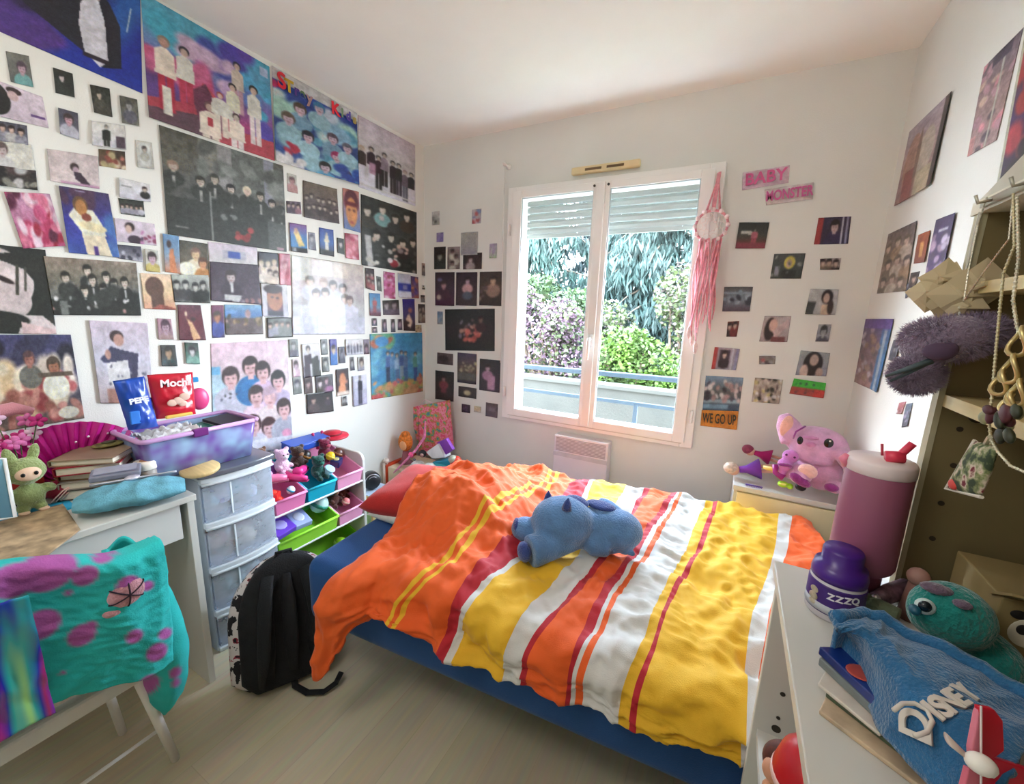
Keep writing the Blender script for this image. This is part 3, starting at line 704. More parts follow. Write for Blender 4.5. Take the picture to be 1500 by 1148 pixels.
def p_white8(c):
    c.grad('dcd', 'ddd', 'eef').speck(.03, 1)
    for x, y, cc, lg, hh in ((.05, .4, '433', 'eef', 'ca8'), (.2, .36, '323', 'eef', '222'), (.32, .44, '312', '222', '222'), (.42, .36, '989', '222', '222'), (.57, .42, '212', '211', '222'), (.68, .42, '222', '323', '222'), (.8, .48, '767', '667', 'a88'), (.92, .48, '222', 'eef', '222')):
        c.fig(x, y, .50, .125, cc, 'cba', hh, lg)
    c.rect(.17, .58, .27, .74, 'c9b').rect(0, .93, 1, .95, 'ddd')
L((524, 168, 608, 213, 608, 302, 525, 274), p_white8, 'white poster of eight standing people in black, beside the blue collage poster', 1)
def p_dark4(c):
    c.grad('232', '343', '232').speck(.12, 4, 4)
    for x, y, cc in ((.1, .2, '443'), (.35, .12, '7aa'), (.58, .2, '333'), (.8, .12, '432'), (.25, .52, '343'), (.5, .5, '232'), (.72, .55, '322'), (.92, .5, '333')): c.bust(x, y, .07, cc, 'dcb', '221')
    c.rect(.05, .55, .15, 1, 'ccc', .1).blots(['ccb', '565', 'ddc', 'a99'], 16, 5, .06, .6, 1).blots(['dba', 'cbb'], 8, 6, .05, .2, .8)
    c.ell(.55, .9, .08, .06, 'a23').ell(.48, .86, .05, .04, 'edd')
L((528, 284, 610, 311, 610, 401, 529, 388), p_dark4, 'dark green tinted group poster in two rows, under the white poster of eight people', 1)
def p_bigface(c):
    c.grad('232', '232').ell(.3, .4, .5, .38, 'edd').ell(.45, .62, .3, .22, 'dcc').rect(0, .78, 1, 1, 'edd').ell(.2, .85, .5, .12, '232')
    c.poly([(.2, .1), (1, .05), (1, .9), (.82, .75), (.9, .5), (.7, .25), (.4, .16)], '232').poly([(0, .1), (.5, .12), (.35, .2), (0, .22)], '232').ell(.45, .38, .12, .03, '322', .3).ell(.1, .42, .06, .03, '433').rect(.6, .2, .64, .55, '443', -.1).rect(.7, .22, .73, .5, '554', -.1)
    c.poly([(0, .78), (.6, .85), (.55, 1), (0, 1)], '232').poly([(.6, .86), (1, .95), (1, 1), (.6, 1)], 'ecc').speck(.05, 1)
L((-60, 352, 66, 366, 82, 489, -50, 488), p_bigface, 'close-up black and white portrait cropped by the left edge of the view', 1)
def p_band(c):
    c.grad('987', '776', '454').speck(.12, 3, 4)
    for x, y in ((.18, .34), (.42, .2), (.46, .36), (.62, .3), (.7, .42), (.83, .38), (.36, .56), (.57, .52)): c.bust(x, y, .045, '232', 'edc', '221'); c.rect(x-.01, y+.14, x+.01, y+.3, 'ddd')
    c.rect(0, .72, 1, 1, '232').blots(['232', '343'], 10, 4, .1, .55, .75).blots(['eee', 'b88', '9a9'], 12, 9, .025, .68, .95).rect(.08, .75, .16, 1, '787').speck(.06, 8)
L((63, 375, 199, 385, 206, 462, 78, 461), p_band, 'poster of musicians in black coats against a tan wall, beside the close-up portrait', 1)
def p_cream(c):
    c.grad('436', '33a', '35b').blots(['36b', '47c', '35a'], 8, 3, .25, .5, 1, .5, 1).blots(['535', '424'], 5, 7, .2, 0, .3)
    c.poly([(.3, .62), (.75, .62), (.85, 1), (.35, 1)], 'fec').poly([(.1, .42), (.25, .28), (.6, .3), (.75, .5), (.8, .68), (.35, .7)], 'ffd').ell(.55, .56, .28, .07, 'feb', .1)
    c.rect(.5, .86, .58, 1, '539').ell(.36, .24, .15, .13, '753').ell(.37, .28, .11, .12, 'c84').ell(.45, .42, .1, .06, '943').rect(.3, .03, .5, .04, 'bbd').speck(.06, 3)
L((85, 272, 158, 284, 174, 377, 100, 370), p_cream, 'blue and purple poster of a man in a cream outfit crossing his arms', 1)
def p_pink(c):
    c.grad('ecd', 'edd', 'dce').speck(.05, 6, 4).rect(0, .2, .1, .27, '6be').rect(.0, .27, .2, .75, 'bde')
    for x, y, co_, h in ((.22, .30, 'ccd', '433'), (.47, .22, '27b', '322'), (.63, .27, 'dbd', '322'), (.84, .36, 'cbd', '222'), (.53, .48, 'fde', '433'), (.71, .50, 'edd', 'cab'), (.47, .74, 'dde', '422'), (.68, .78, 'eef', '422'), (.9, .62, 'bbc', '433')):
        c.bust(x, y, .095, co_, 'ebb', h)
    c.rect(.05, .6, .35, .68, 'eef').blots(['444', '667'], 5, 3, .02, .4, .5, .1, .3).ell(.3, .72, .05, .02, '643').ell(.92, .85, .07, .04, 'e9b').rect(0, .88, 1, 1, 'eef').speck(.05, 2)
L((308, 503, 420, 498, 429, 655, 313, 672), p_pink, 'large pastel pink group poster, lowest on the left wall above the toys', 1)
def p_room(c):
    c.grad('cba', 'cbb', 'bbb', 'bbc').rect(.25, .02, .52, .22, 'edd').rect(.54, .04, .75, .22, 'dcb').rect(.0, 0, .22, .3, 'ddc').rect(0, .76, 1, 1, 'ccd').speck(.04, 5)
    for x, y, h in ((.22, .3, '654'), (.4, .31, 'a87'), (.53, .33, '433'), (.67, .36, '433'), (.3, .46, '544'), (.42, .44, '433'), (.7, .5, '765'), (.77, .52, '655')): c.bust(x, y, .052, 'dde', 'dba', h)
    c.rect(.1, .62, .9, .76, 'dde').rect(.3, .7, .31, 1, '999').speck(.04, 7)
L((426, 373, 532, 389, 534, 489, 428, 490), p_room, 'large pale poster of a group in white seated in an empty room', 1)
def p_col(c):
    c.grad('39c', '49d', '4ac').blots(['5ac', '6bd'], 8, 3, .15, .3, .6)
    c.blots(['c64', 'da4', '7a6', 'e95', '6b8'], 18, 2, .1, 0, .18, 0, .35).ell(.2, .12, .12, .08, '49d').blots(['bb6', '8a5', 'c96', 'ca5', '5a6'], 28, 5, .13, .8, 1)
    for i, x in enumerate((.3, .38, .47, .56, .64, .84)): c.fig(x, .28+.02*(i % 3), .48, .085, ['57b', '69c', '9bd', '46a', '68b', '5a9'][i], 'cba', '322', ['346', '48a', '57a', '9ab', '46a', '35a'][i])
    c.blots(['d66', '6b7', 'e95'], 14, 8, .05, .7, .95).blots(['c65', 'e97'], 5, 9, .06, .55, 1, .9, 1).rect(0, .94, .2, 1, 'd55').speck(.07, 3)
L((541, 489, 618, 487, 619, 573, 544, 585), p_col, 'colourful poster of figures under a blue sky with orange swirls, low near the corner', 1)
def p_bed(c):
    c.grad('447', '446', '765').speck(.1, 3, 4).blots(['223', '335'], 10, 4, .12, 0, .3).blots(['edb', 'feda'[:3], 'dcb', 'ec9', 'fec'], 34, 6, .12, .35, .8).blots(['b55', 'c66', 'a44'], 10, 7, .1, .45, .95, .5, 1).blots(['c87', 'd98', 'a65'], 24, 8, .07, .6, 1)
    c.bust(.56, .26, .05, '776', 'b76', '644').bust(.78, .35, .06, 'ffd', 'b75', '543').ell(.86, .9, .1, .07, 'eec').rect(.62, .42, .95, .47, '654', .2).speck(.1, 9)
L((-60, 490, 103, 490, 123, 612, -50, 640), p_bed, 'big crowded poster with cream and red tones behind the pink fan', 1)
def p_sit(c):
    c.grad('dcd', 'dde', 'cbb').ell(.42, .18, .12, .075, '433').ell(.45, .22, .09, .075, 'c98').poly([(.1, .46), (.3, .3), (.5, .34), (.78, .38), (.72, .72), (.58, .74), (.58, .48), (.15, .5)], '446').poly([(.2, .5), (.58, .46), (.6, .75), (.2, .8)], 'eee')
    c.rect(.15, .82, .5, 1, 'b87').blots(['99a', '667'], 10, 3, .03, .5, .8, .2, .95).ell(.24, .4, .05, .06, 'c98').speck(.04, 4)
L((129, 469, 215, 473, 224, 590, 146, 590), p_sit, 'pale poster of a man in a dark top resting his head on his hand', 1)
# smaller prints on the left wall ----------------------------------------
G, K_ = '565', '343'
L((8, 75, 42, 82, 48, 128, 15, 120), face('887', '676', '7bb', 'cab', '545', .6, .45, .2), 'small photo of a person in teal, first under the blue concert poster')
L((77, 99, 106, 108, 109, 143, 81, 136), face('232', '343', '343', 'dcc', '222', .4, .3, .16), 'small near-black photo with a pale face, second under the concert poster')
L((131, 124, 160, 130, 164, 172, 137, 165), face('342', '443', '554', 'cba', '332', .4, .3, .15, .14), 'small olive black photo, third under the concert poster')
L((174, 140, 200, 146, 203, 185, 178, 180), face('665', '776', '667', 'aaa', '444', .5, .3, .2, .15), 'small grey photo right under the corner of the concert poster')
L((84, 158, 113, 166, 115, 205, 87, 196), face('556', '778', 'ccd', 'dab', '433', .5, .35, .24), 'photo of a face in lilac light, right of the black and white haired portrait')
def p_bw1(c): c.grad('ede', 'dcd').blots(['222', '333'], 6, 3, .15, .1, .9, 0, .2).ell(.1, .5, .26, .45, '222').ell(.45, .15, .14, .1, '433').ell(.42, .3, .1, .14, 'dbb').rect(.7, .68, .97, .76, '648', 0).speck(.04, 1)
L((-20, 112, 62, 142, 71, 188, -12, 168), p_bw1, 'white and black photo with dark hair and a purple strip at the left edge')
L((-20, 174, 39, 184, 41, 213, -16, 204), group_('556', '778', 4, '99a bbb', y=.35, seed=3, sp=.15), 'grey group photo at the left edge, above the white car photo')
L((-20, 205, 46, 212, 50, 250, -14, 246), face('ddc', 'eed', 'ddd', 'cbb', '655', .3, .3, .12), 'pale cream photo at the left edge, under the grey group photo')
L((-20, 240, 52, 250, 54, 279, -15, 270), abst('544', '222', '222 333 998 ccc 433', 14, 4, .15), 'dark photo of a car at the left edge above the pink flowers')
L((133, 177, 182, 184, 184, 220, 134, 213), lambda c: c.grad('eed', 'dde').fig(.42, .1, 1.2, .22, '232', 'cba', '222', '232').rect(.7, .5, 1, 1, '545').border(.03, 'ddd'), 'white photo of a dark figure, left of the large grey poster')
L((144, 218, 183, 222, 184, 249, 145, 243), abst('542', '744', 'ba7 c76 943 432 dca', 14, 5, .2), 'small brown and red photo under the white photo of a dark figure')
L((198, 205, 222, 209, 225, 248, 201, 245), lambda c: c.grad('ddc', 'ccb').rect(.2, .08, .85, .92, 'ded').bust(.5, .3, .14, 'bba', 'cba', '433'), 'narrow pale card with a person, touching the large grey poster')
L((68, 218, 143, 229, 145, 277, 73, 265), lambda c: c.grad('dcc', 'edd').speck(.06, 3).ell(.5, .45, .09, .13, '433').ell(.52, .52, .06, .1, 'cab').poly([(.48, .6), (.62, .6), (.82, .95), (.7, 1), (.5, .8)], '434').rect(.2, .93, 1, 1, 'c9b'), 'pale pink photo sheet above the man in cream')
L((5, 281, 72, 284, 95, 360, 33, 364), abst('dac', 'b47', 'd58 e79 b24 fbc a13 fde 624 dbc c36', 42, 8, .15, .1), 'pink and red flower photo above the close-up portrait')
L((173, 260, 218, 270, 220, 296, 174, 289), lambda c: c.grad('eee', 'dde').bust(.82, .35, .08, '333', 'cba', '322').rect(.06, .35, .4, .4, '777').speck(.03, 1), 'small white card with a dark figure at its right end')
L((173, 290, 210, 295, 212, 318, 177, 313), group_('342', '343', 5, '99a ccd', y=.45, seed=5), 'dark green strip photo of a row of people')
L((167, 319, 226, 328, 229, 360, 170, 353), lambda c: c.grad('ede', 'dcd').ell(.35, .3, .12, .2, '322').ell(.32, .4, .08, .18, 'dba').ell(.45, .85, .17, .2, '323').blots(['a68', '946', '546', 'c8b'], 14, 3, .07, .4, 1, .62, 1), 'pale photo of a profile beside purple flowers')
L((170, 358, 206, 361, 209, 384, 172, 378), lambda c: c.grad('445', '778', 'ccd').blots(['334', '556', 'ccd'], 12, 3, .12), 'blue grey strip photo under the profile and flowers photo')
L((211, 364, 231, 367, 234, 399, 213, 397), face('ddc', 'ccb', 'cb6', 'cab', '322', .5, .38, .3), 'small photo of a dark haired person in yellow')
L((237, 342, 261, 346, 263, 401, 241, 398), lambda c: c.grad('69c', '8ac', 'c86').poly([(.35, .4), (.6, .35), (.8, 1), (.3, 1)], 'd85').ell(.35, .25, .15, .1, '433').speck(.06, 2), 'narrow orange and blue photo of a standing figure under the grey poster')
L((262, 351, 304, 357, 306, 406, 263, 403), lambda c: c.grad('554', '765').bust(.55, .35, .16, 'fec', 'ec9', '865').bust(.8, .6, .15, 'c84', 'ea7', '643').ell(.25, .8, .3, .2, 'ffd').speck(.08, 4), 'warm coloured photo of two people right of the orange and blue figure')
L((205, 400, 250, 402, 257, 454, 211, 452), lambda c: c.grad('fdb', 'fda', 'ea8').ell(.4, .38, .3, .3, '643').rect(.25, .5, .65, 1, '643').poly([(.5, .85), (1, .95), (1, 1), (.2, 1)], 'a54').speck(.03, 2), 'sunset photo of a dark head against a yellow sky')
L((250, 402, 305, 403, 307, 444, 255, 442), lambda c: group_('cdb', '565', 4, '232 333 998', 'ccb', '222', .4, 4)(c), 'greenish white photo of people around a table')
L((259, 446, 293, 447, 301, 498, 262, 498), lambda c: c.grad('634', '723', '623').poly([(.3, .35), (.55, .5), (.8, .95), (.5, 1), (.42, .6)], 'eb8').ell(.32, .25, .06, .07, 'eca').ell(.6, .4, .1, .06, '422').speck(.07, 3), 'maroon photo of a figure raising an arm')
L((306, 383, 377, 388, 382, 446, 308, 440), lambda c: c.grad('434', '434', '545').bust(.4, .35, .1, '323', 'cbb', '322').rect(.38, .5, .44, .75, 'ddd').poly([(.25, .82), (.6, .8), (.55, .98), (.25, .95)], 'ccc').blots(['a77', '989'], 6, 3, .06, .85, 1, .6, 1).speck(.06, 3), 'dark photo of a seated man in a black suit under the blue label')
L((304, 354, 376, 362, 377, 390, 306, 383), lambda c: c.grad('dcd', 'ddd').rect(.27, .33, .75, .75, 'bbc').rect(.38, .38, .63, .7, '35b'), 'white strip of paper with a small blue label under the grey poster')
L((377, 368, 407, 371, 408, 417, 378, 415), group_('334', '554', 3, 'edc dcb a99', 'dcb', 'cb9 433', .35, 5, rows=2), 'dark group photo between the blue label and the pink figure photo')
L((408, 371, 424, 372, 425, 418, 409, 417), face('c78', 'd89', 'c67', 'd99', '945', .5, .35, .25, .1), 'narrow pink figure photo left of the pale room poster')
L((381, 415, 419, 417, 422, 465, 384, 463), lambda c: c.grad('ddd', 'ccd').rect(.2, .06, .8, .97, '645').ell(.5, .45, .3, .36, 'b75').ell(.45, .15, .36, .14, '322').ell(.4, .4, .06, .03, '322').ell(.6, .42, .06, .03, '322').rect(.2, .82, .8, .97, '334'), 'close portrait of a man in orange light on white paper')
L((390, 465, 426, 465, 428, 493, 391, 495), group_('676', '898', 4, 'aab 787', y=.35, seed=8, bord='222'), 'small grey green photo with a black border under the orange portrait')
L((309, 447, 327, 447, 329, 494, 311, 495), face('846', '436', '45a', 'b75', '432', .45, .35, .3), 'purple tinted portrait left of the town photo')
L((328, 446, 383, 447, 385, 489, 330, 490), lambda c: c.grad('8bd', '58c', '665', '544').rect(0, .45, 1, 1, '655').blots(['a86', '764', 'caa', '443'], 18, 3, .08, .35, .75).ell(.6, .3, .08, .15, 'b99').speck(.1, 2), 'photo of a dark town skyline under blue sky')
L((229, 466, 250, 467, 254, 497, 232, 497), face('c9a', 'a89', 'b99', 'cab', '534', .55, .4, .3, .08), 'small mauve portrait above two small dark green photos')
L((234, 505, 256, 505, 259, 536, 236, 536), face('454', '344', '355', 'b97', '332', .5, .35, .25), 'small dark green portrait under the mauve portrait')
L((269, 501, 289, 502, 292, 533, 272, 532), face('354', '7a9', '8ba', 'ddd', '222', .5, .4, .22), 'small teal grey photo left of the pastel pink poster')
L((420, 253, 434, 257, 436, 284, 421, 280), face('ddc', 'ccc', 'c99', 'c99', '755', .5, .35, .28), 'small pale portrait directly under the blue collage poster')
L((419, 294, 440, 296, 441, 314, 420, 312), group_('656', '767', 3, 'a78 545', y=.35, seed=4), 'tiny mauve photo under the small pale portrait')
L((443, 264, 493, 277, 496, 328, 444, 318), group_('765', '544', 6, '433 544 655', 'cba', '322', .4, 6, rows=2), 'brown group photo under the blue collage poster')
L((501, 275, 525, 281, 527, 341, 503, 334), lambda c: c.grad('d87', '68c').ell(.5, .3, .45, .3, '623').ell(.5, .55, .34, .36, 'e95').rect(.1, .3, .9, .4, '712').ell(.35, .5, .07, .025, '411').ell(.65, .5, .07, .025, '411').ell(.5, .8, .12, .03, 'b44'), 'narrow portrait of a red haired face beside the dark green group poster')
L((423, 326, 448, 330, 449, 371, 425, 368), lambda c: c.grad('849', '48c', '49d').poly([(.2, .3), (.5, .25), (.85, .75), (.5, .8)], 'fd8').ell(.35, .25, .12, .1, 'da8').rect(0, .84, 1, 1, '333'), 'photo of a leaning figure in yellow on bright blue')
L((451, 340, 461, 341, 463, 367, 452, 365), face('aab', '889', '778', 'bbb', '556', .5, .3, .3), 'tiny grey portrait between two blue photos')
L((467, 333, 488, 337, 489, 376, 468, 372), lambda c: c.grad('24a', '36b', '334').fig(.5, .15, .7, .3, 'edb', 'dc9', 'eca', 'eed').rect(0, .8, 1, 1, '233'), 'night blue photo of a standing figure in white')
L((493, 348, 503, 350, 504, 373, 494, 370), face('343', '454', '343', 'cbb', '222', .5, .35, .3), 'tiny dark portrait left of the pink draped figure')
L((504, 341, 524, 344, 525, 381, 506, 378), abst('d89', 'c56', 'e9a b35 fbc 923 d78', 14, 8, .25), 'pink draped figure photo under the red haired portrait')
L((534, 392, 547, 394, 548, 426, 535, 422), group_('322', '533', 2, 'b66 944', 'cba', '211', .3, 3, rows=2), 'dark red group photo under the dark green poster')
L((551, 404, 558, 406, 559, 427, 552, 425), face('787', '898', '676', 'bba', '333', .5, .4, .3), 'tiny grey green portrait beside the dark red group photo')
L((561, 397, 578, 400, 579, 438, 562, 436), abst('d6a', 'c58', 'e8b a35 fbd d69 fde 934', 24, 4, .2), 'bright pink photo of a crowd under the dark green poster')
L((582, 400, 601, 402, 602, 437, 583, 435), lambda c: c.grad('dde', 'eef').rect(0, .4, 1, .72, '23b').rect(.35, .46, .7, .66, '99d').speck(.03, 2), 'white sheet with a blue label near the corner')
L((601, 404, 612, 406, 613, 437, 602, 436), abst('437', 'b65', '649 d85 328 c76', 10, 5, .3), 'narrow purple and orange photo near the corner')
L((540, 429, 556, 430, 557, 463, 541, 462), lambda c: c.grad('48c', '6ac', '945').fig(.45, .2, .7, .35, 'c66', 'daa', '522', 'a44').rect(0, .85, 1, 1, '634'), 'photo of a red clothed figure on blue sky, beside the pale room poster')
L((560, 440, 584, 439, 585, 461, 561, 461), group_('443', '544', 2, '656 a77', 'baa', '322', .35, 7), 'dark landscape photo of two people under the bright pink photo')
L((589, 438, 607, 438, 608, 485, 591, 484), lambda c: c.grad('329', '437', '422').poly([(.2, .6), (.5, .45), (.8, .7), (.6, .9), (.35, .85)], 'fdb').ell(.6, .35, .16, .08, 'c76').blots(['311'], 4, 3, .2, .6, .9, 0, .4), 'dark purple photo of a figure in a cream suit near the corner')
for q, hh, lab in (((544, 466, 552, 477), '222', 'tiny dark portrait, upper one at the foot of the red clothed figure photo'), ((544, 479, 552, 487), '565', 'tiny green portrait, lower one at the foot of the red clothed figure photo'), ((559, 467, 566, 486), '545', 'tiny grey portrait third from the corner in the row above the colourful poster'), ((572, 467, 579, 486), '787', 'tiny pale portrait second from the corner in the row above the colourful poster'), ((582, 467, 589, 483), '868', 'tiny mauve portrait in the row above the colourful poster')):
    L(q, face('aaa', hh, '556', 'cab', '322', .5, .35, .3), lab)
L((608, 476, 617, 486), abst('ba7', 'ca8', 'dc9 975', 6, 1), 'tiny gold card over the corner of the colourful poster')
L((617, 385, 623, 404), face('b98', 'a87', '766', 'cba', '433'), 'tiny brown card highest by the room corner')
L((617, 417, 622, 424), face('ddd', 'ccc', '333', 'cba', '222'), 'tiny white card second down by the room corner')
L((616, 432, 624, 443), group_('444', '666', 2, '888', seed=3), 'tiny grey card third down by the room corner')
L((612, 445, 623, 473), group_('433', '544', 2, '865 a98', 'cba', '322', .25, 3, rows=2), 'narrow brown photo lowest by the room corner above the colourful poster')
for q, p, lab in (((422, 497, 437, 522), face('898', '787', '667', 'bbb', '443', .5, .35, .25), 'small grey portrait top left of the cluster right of the pink poster'),
 ((427, 526, 439, 551), face('dcc', 'edd', 'ecd', 'cab', '322', .5, .35, .3), 'small pale portrait under the grey one in the cluster right of the pink poster'),
 ((441, 504, 469, 550), lambda c: c.grad('ddd', 'ccd').poly([(.05, 1), (.1, .35), (.5, .3), (.55, 1)], '323').poly([(.5, 1), (.5, .45), (.9, .35), (1, 1)], '343').ell(.33, .14, .13, .09, '222').ell(.33, .2, .09, .09, 'cba').rect(.4, .6, .52, 1, 'ddd'), 'white photo of two people in black suits'),
 ((469, 497, 480, 519), face('787', '898', '676', 'ccc', '444', .5, .35, .25), 'small grey portrait right above the suits photo corner'),
 ((471, 523, 482, 544), face('898', '676', '565', 'ccb', '333', .5, .35, .3), 'small grey portrait right below beside the suits photo'),
 ((482, 497, 494, 534), face('43a', '36b', '37c', 'ca8', '322', .5, .4, .3), 'narrow blue portrait with a cream foreground'),
 ((495, 508, 505, 531), face('556', '667', '445', '778', '334', .5, .4, .3), 'small slate blue portrait beside the white group photo'),
 ((505, 497, 531, 518), stand('ddd', 'eef', 5, '556 778 445', '334', y=.3, h=.6, seed=3), 'white photo of a small group sitting in a row'),
 ((532, 497, 541, 518), face('989', '878', '423', 'a78', '322', .5, .6, .3), 'narrow mauve photo touching the colourful poster'),
 ((512, 523, 519, 542), face('aaa', '777', '556', 'bbb', '444', .5, .4, .3), 'tiny grey card left of the pale card with a man'),
 ((523, 523, 533, 542), face('bba', 'ccc', '99a', 'cba', '433', .6, .4, .3), 'tiny pale card with a man left of the colourful poster'),
 ((491, 541, 511, 577), lambda c: c.grad('322', '433').ell(.5, .22, .3, .16, '422').ell(.5, .42, .27, .26, 'd85').ell(.45, .75, .3, .2, 'e96').ell(.8, .5, .1, .06, 'c75').rect(0, .85, 1, 1, 'edc'), 'portrait in warm orange light in the lower cluster'),
 ((515, 551, 537, 591), lambda c: c.grad('dde', 'cce').fig(.52, .03, .94, .3, '223', 'cba', '222', '223').rect(0, 0, .08, 1, '99a'), 'white photo of a standing man in a black suit'),
 ((428, 553, 442, 576), face('9a9', '898', '787', 'bbb', '445', .5, .4, .3), 'small grey green portrait in the lowest row left of the cluster'),
 ((444, 551, 458, 575), face('655', '433', '544', 'a88', '322', .5, .45, .3), 'small brown portrait in the lowest row of the cluster'),
 ((461, 551, 488, 573), lambda c: c.grad('444', '656').bust(.25, .4, .14, '332', 'edd', '211').bust(.62, .3, .12, '545', 'dab', '322').ell(.75, .8, .25, .15, 'a69'), 'dark photo of two people with a mauve corner'),
 ((448, 577, 486, 572, 488, 602, 449, 606), lambda c: c.grad('222', '322').bust(.25, .35, .1, '544', 'b98', '322').bust(.8, .3, .06, '434', '977', '211').speck(.05, 2), 'wide black photo at the bottom of the cluster, with two dim figures'),
 ((500, 581, 508, 593), face('ddd', 'bbb', '444', 'aaa', '222', .5, .3, .3), 'tiny black and white card below the orange portrait')):
    L(q, p, lab)
# back wall, left of the window -------------------------------------------
for q, p, lab in (((633, 310, 644, 329), abst('ccc', 'bba', '555 aaa 333 ddd', 10, 3, .25), 'tiny black and white sticker highest left on the back wall'),
 ((692, 307, 705, 327), abst('dcc', 'ccd', 'c55 99c ddd 8ad', 10, 5, .25), 'tiny red and blue sticker highest on the back wall left of the window'),
 ((640, 341, 650, 354), abst('98c', 'a9d', '87b bad', 6, 6, .3), 'tiny violet sticker on the back wall'),
 ((676, 341, 700, 373), lambda c: c.grad('bba', 'aab').border(.06, 'ccc').speck(.04, 1), 'plain translucent grey plastic sleeve on the back wall'),
 ((718, 357, 728, 378), abst('cbd', 'bda', 'bac cdb', 6, 7, .3), 'tiny pastel sticker beside the window frame'),
 ((636, 362, 653, 394), face('322', '332', '343', '9a8', '211', .5, .4, .25), 'dark narrow photo with a dim face, top row left'),
 ((656, 362, 674, 394), group_('a99', '766', 1, 'ddc', '866', '322', .2, 3, rows=3, k=.13), 'photo strip with a white and brown collage, top row'),
 ((679, 371, 706, 394), lambda c: c.grad('322', '433').bust(.4, .4, .12, 'baa', 'dcc', '422').speck(.1, 2), 'small dark landscape photo under the plastic sleeve'),
 ((638, 399, 666, 448), lambda c: c.grad('323', '434', '524').bust(.45, .38, .15, '534', 'daa', '433').ell(.2, .75, .12, .08, 'cba').ell(.25, .22, .13, .05, '77a'), 'dark purple photo of a person, leftmost of three large prints'),
 ((669, 399, 699, 448), lambda c: c.grad('323', '433').bust(.55, .25, .12, 'daa', 'cab', '211').ell(.55, .7, .25, .12, '567'), 'dark photo of a person in pale clothing, middle of three large prints'),
 ((703, 398, 735, 448), lambda c: c.grad('433', '543', '322').bust(.6, .25, .15, 'a87', 'ca8', '322').blots(['655', '987'], 6, 3, .12, .2, .9, 0, .3), 'warm brown photo of a person, rightmost of three large prints'),
 ((652, 453, 725, 452, 725, 514, 653, 513), lambda c: c.grad('232', '322', '221').blots(['a76', 'c98', '755', '878'], 26, 3, .05, .25, .7, .3, .75).blots(['d65', 'e76', 'c54'], 12, 5, .06, .45, .8, .42, .7).bust(.73, .25, .05, '422', '865', '311').border(.015, '222'), 'wide near-black photo with a cluster of red figures'),
 ((641, 456, 649, 475), abst('9ac', 'abb', '223 79b', 5, 4, .3), 'tiny blue sticker left of the wide black photo'),
 ((641, 516, 664, 535), lambda c: c.grad('766', '544').ell(.4, .5, .3, .3, '433'), 'small brown landscape photo under the wide black photo'),
 ((671, 516, 698, 563), lambda c: c.grad('546', '654', '323').blots(['ba8', 'dc9', '976'], 16, 3, .1, .3, .6).rect(0, .65, 1, .9, '665'), 'photo of a lit table scene in the middle under the wide black photo'),
 ((703, 525, 732, 575), lambda c: c.grad('333', '434').bust(.4, .27, .13, 'b8a', 'cab', '322').rect(.4, .5, .75, .95, 'c9b'), 'photo of a person in pink, right under the wide black photo'),
 ((638, 542, 665, 588), lambda c: c.grad('333', '322').bust(.45, .25, .12, '944', 'a77', '322').rect(.3, .4, .6, .75, '834'), 'dark photo of a person in red, lower left under the wide black photo'),
 ((672, 565, 698, 584), lambda c: c.grad('433', '322').ell(.5, .55, .2, .25, 'dc9'), 'small dark photo with a pale spot under the lit table scene'),
 ((677, 591, 689, 605), abst('534', '323', '757 534', 5, 3), 'tiny dark maroon card low on the back wall'),
 ((695, 594, 705, 604), abst('dc9', 'dcb', 'ec9', 4, 3), 'tiny faded yellow sticker low on the back wall'),
 ((712, 589, 729, 612), lambda c: c.grad('655', '767').rect(.2, .3, .8, .6, '878'), 'small mauve photo lowest beside the window')):
    B_(q, p, lab)
# back wall, right of the window -------------------------------------------
def writing(wall, quad, s, size, colr, bg, lab, name='handmade_sign', outline=None):
    f = WAL[wall]; o = sheet(wall, quad, lambda c: c.grad(bg, bg).speck(.05, 3), name, lab, 'sign')
    P_ = [f(quad[i:i+2]) for i in (0, 2, 4, 6)]; n_ = Vector((0, -1, 0)) if wall == 'B' else Vector((1, 0, 0))
    c = sum(P_, Vector())/4; ex = (P_[1]-P_[0]+P_[2]-P_[3]); ey = (P_[0]-P_[3]+P_[1]-P_[2])
    t = text('lettering', s, size, mat(colr, .6), frame(c - o.location - (Vector((0, .011, 0)) if wall == 'B' else 0*c), ex, ey), None, .0008, .0015, (P_[1]-P_[0]).length/(.62*size*max(1, len(s)))*.92)
    t.parent = o; return o
writing('B', (1088, 253, 1157, 242, 1155, 268, 1087, 279), 'BABY', .075, (206, 92, 142), 'ecd', 'upper of the two pink hand-drawn paper signs right of the window')
writing('B', (1120, 278, 1192, 267, 1190, 292, 1122, 301), 'MONSTER', .062, (200, 92, 150), 'edd', 'lower of the two pink hand-drawn paper signs right of the window')
writing('B', (1028, 600, 1082, 602, 1079, 629, 1026, 623), 'WE GO UP', .075, (70, 62, 40), 'f92', 'orange paper sign with dark lettering under the group photo')
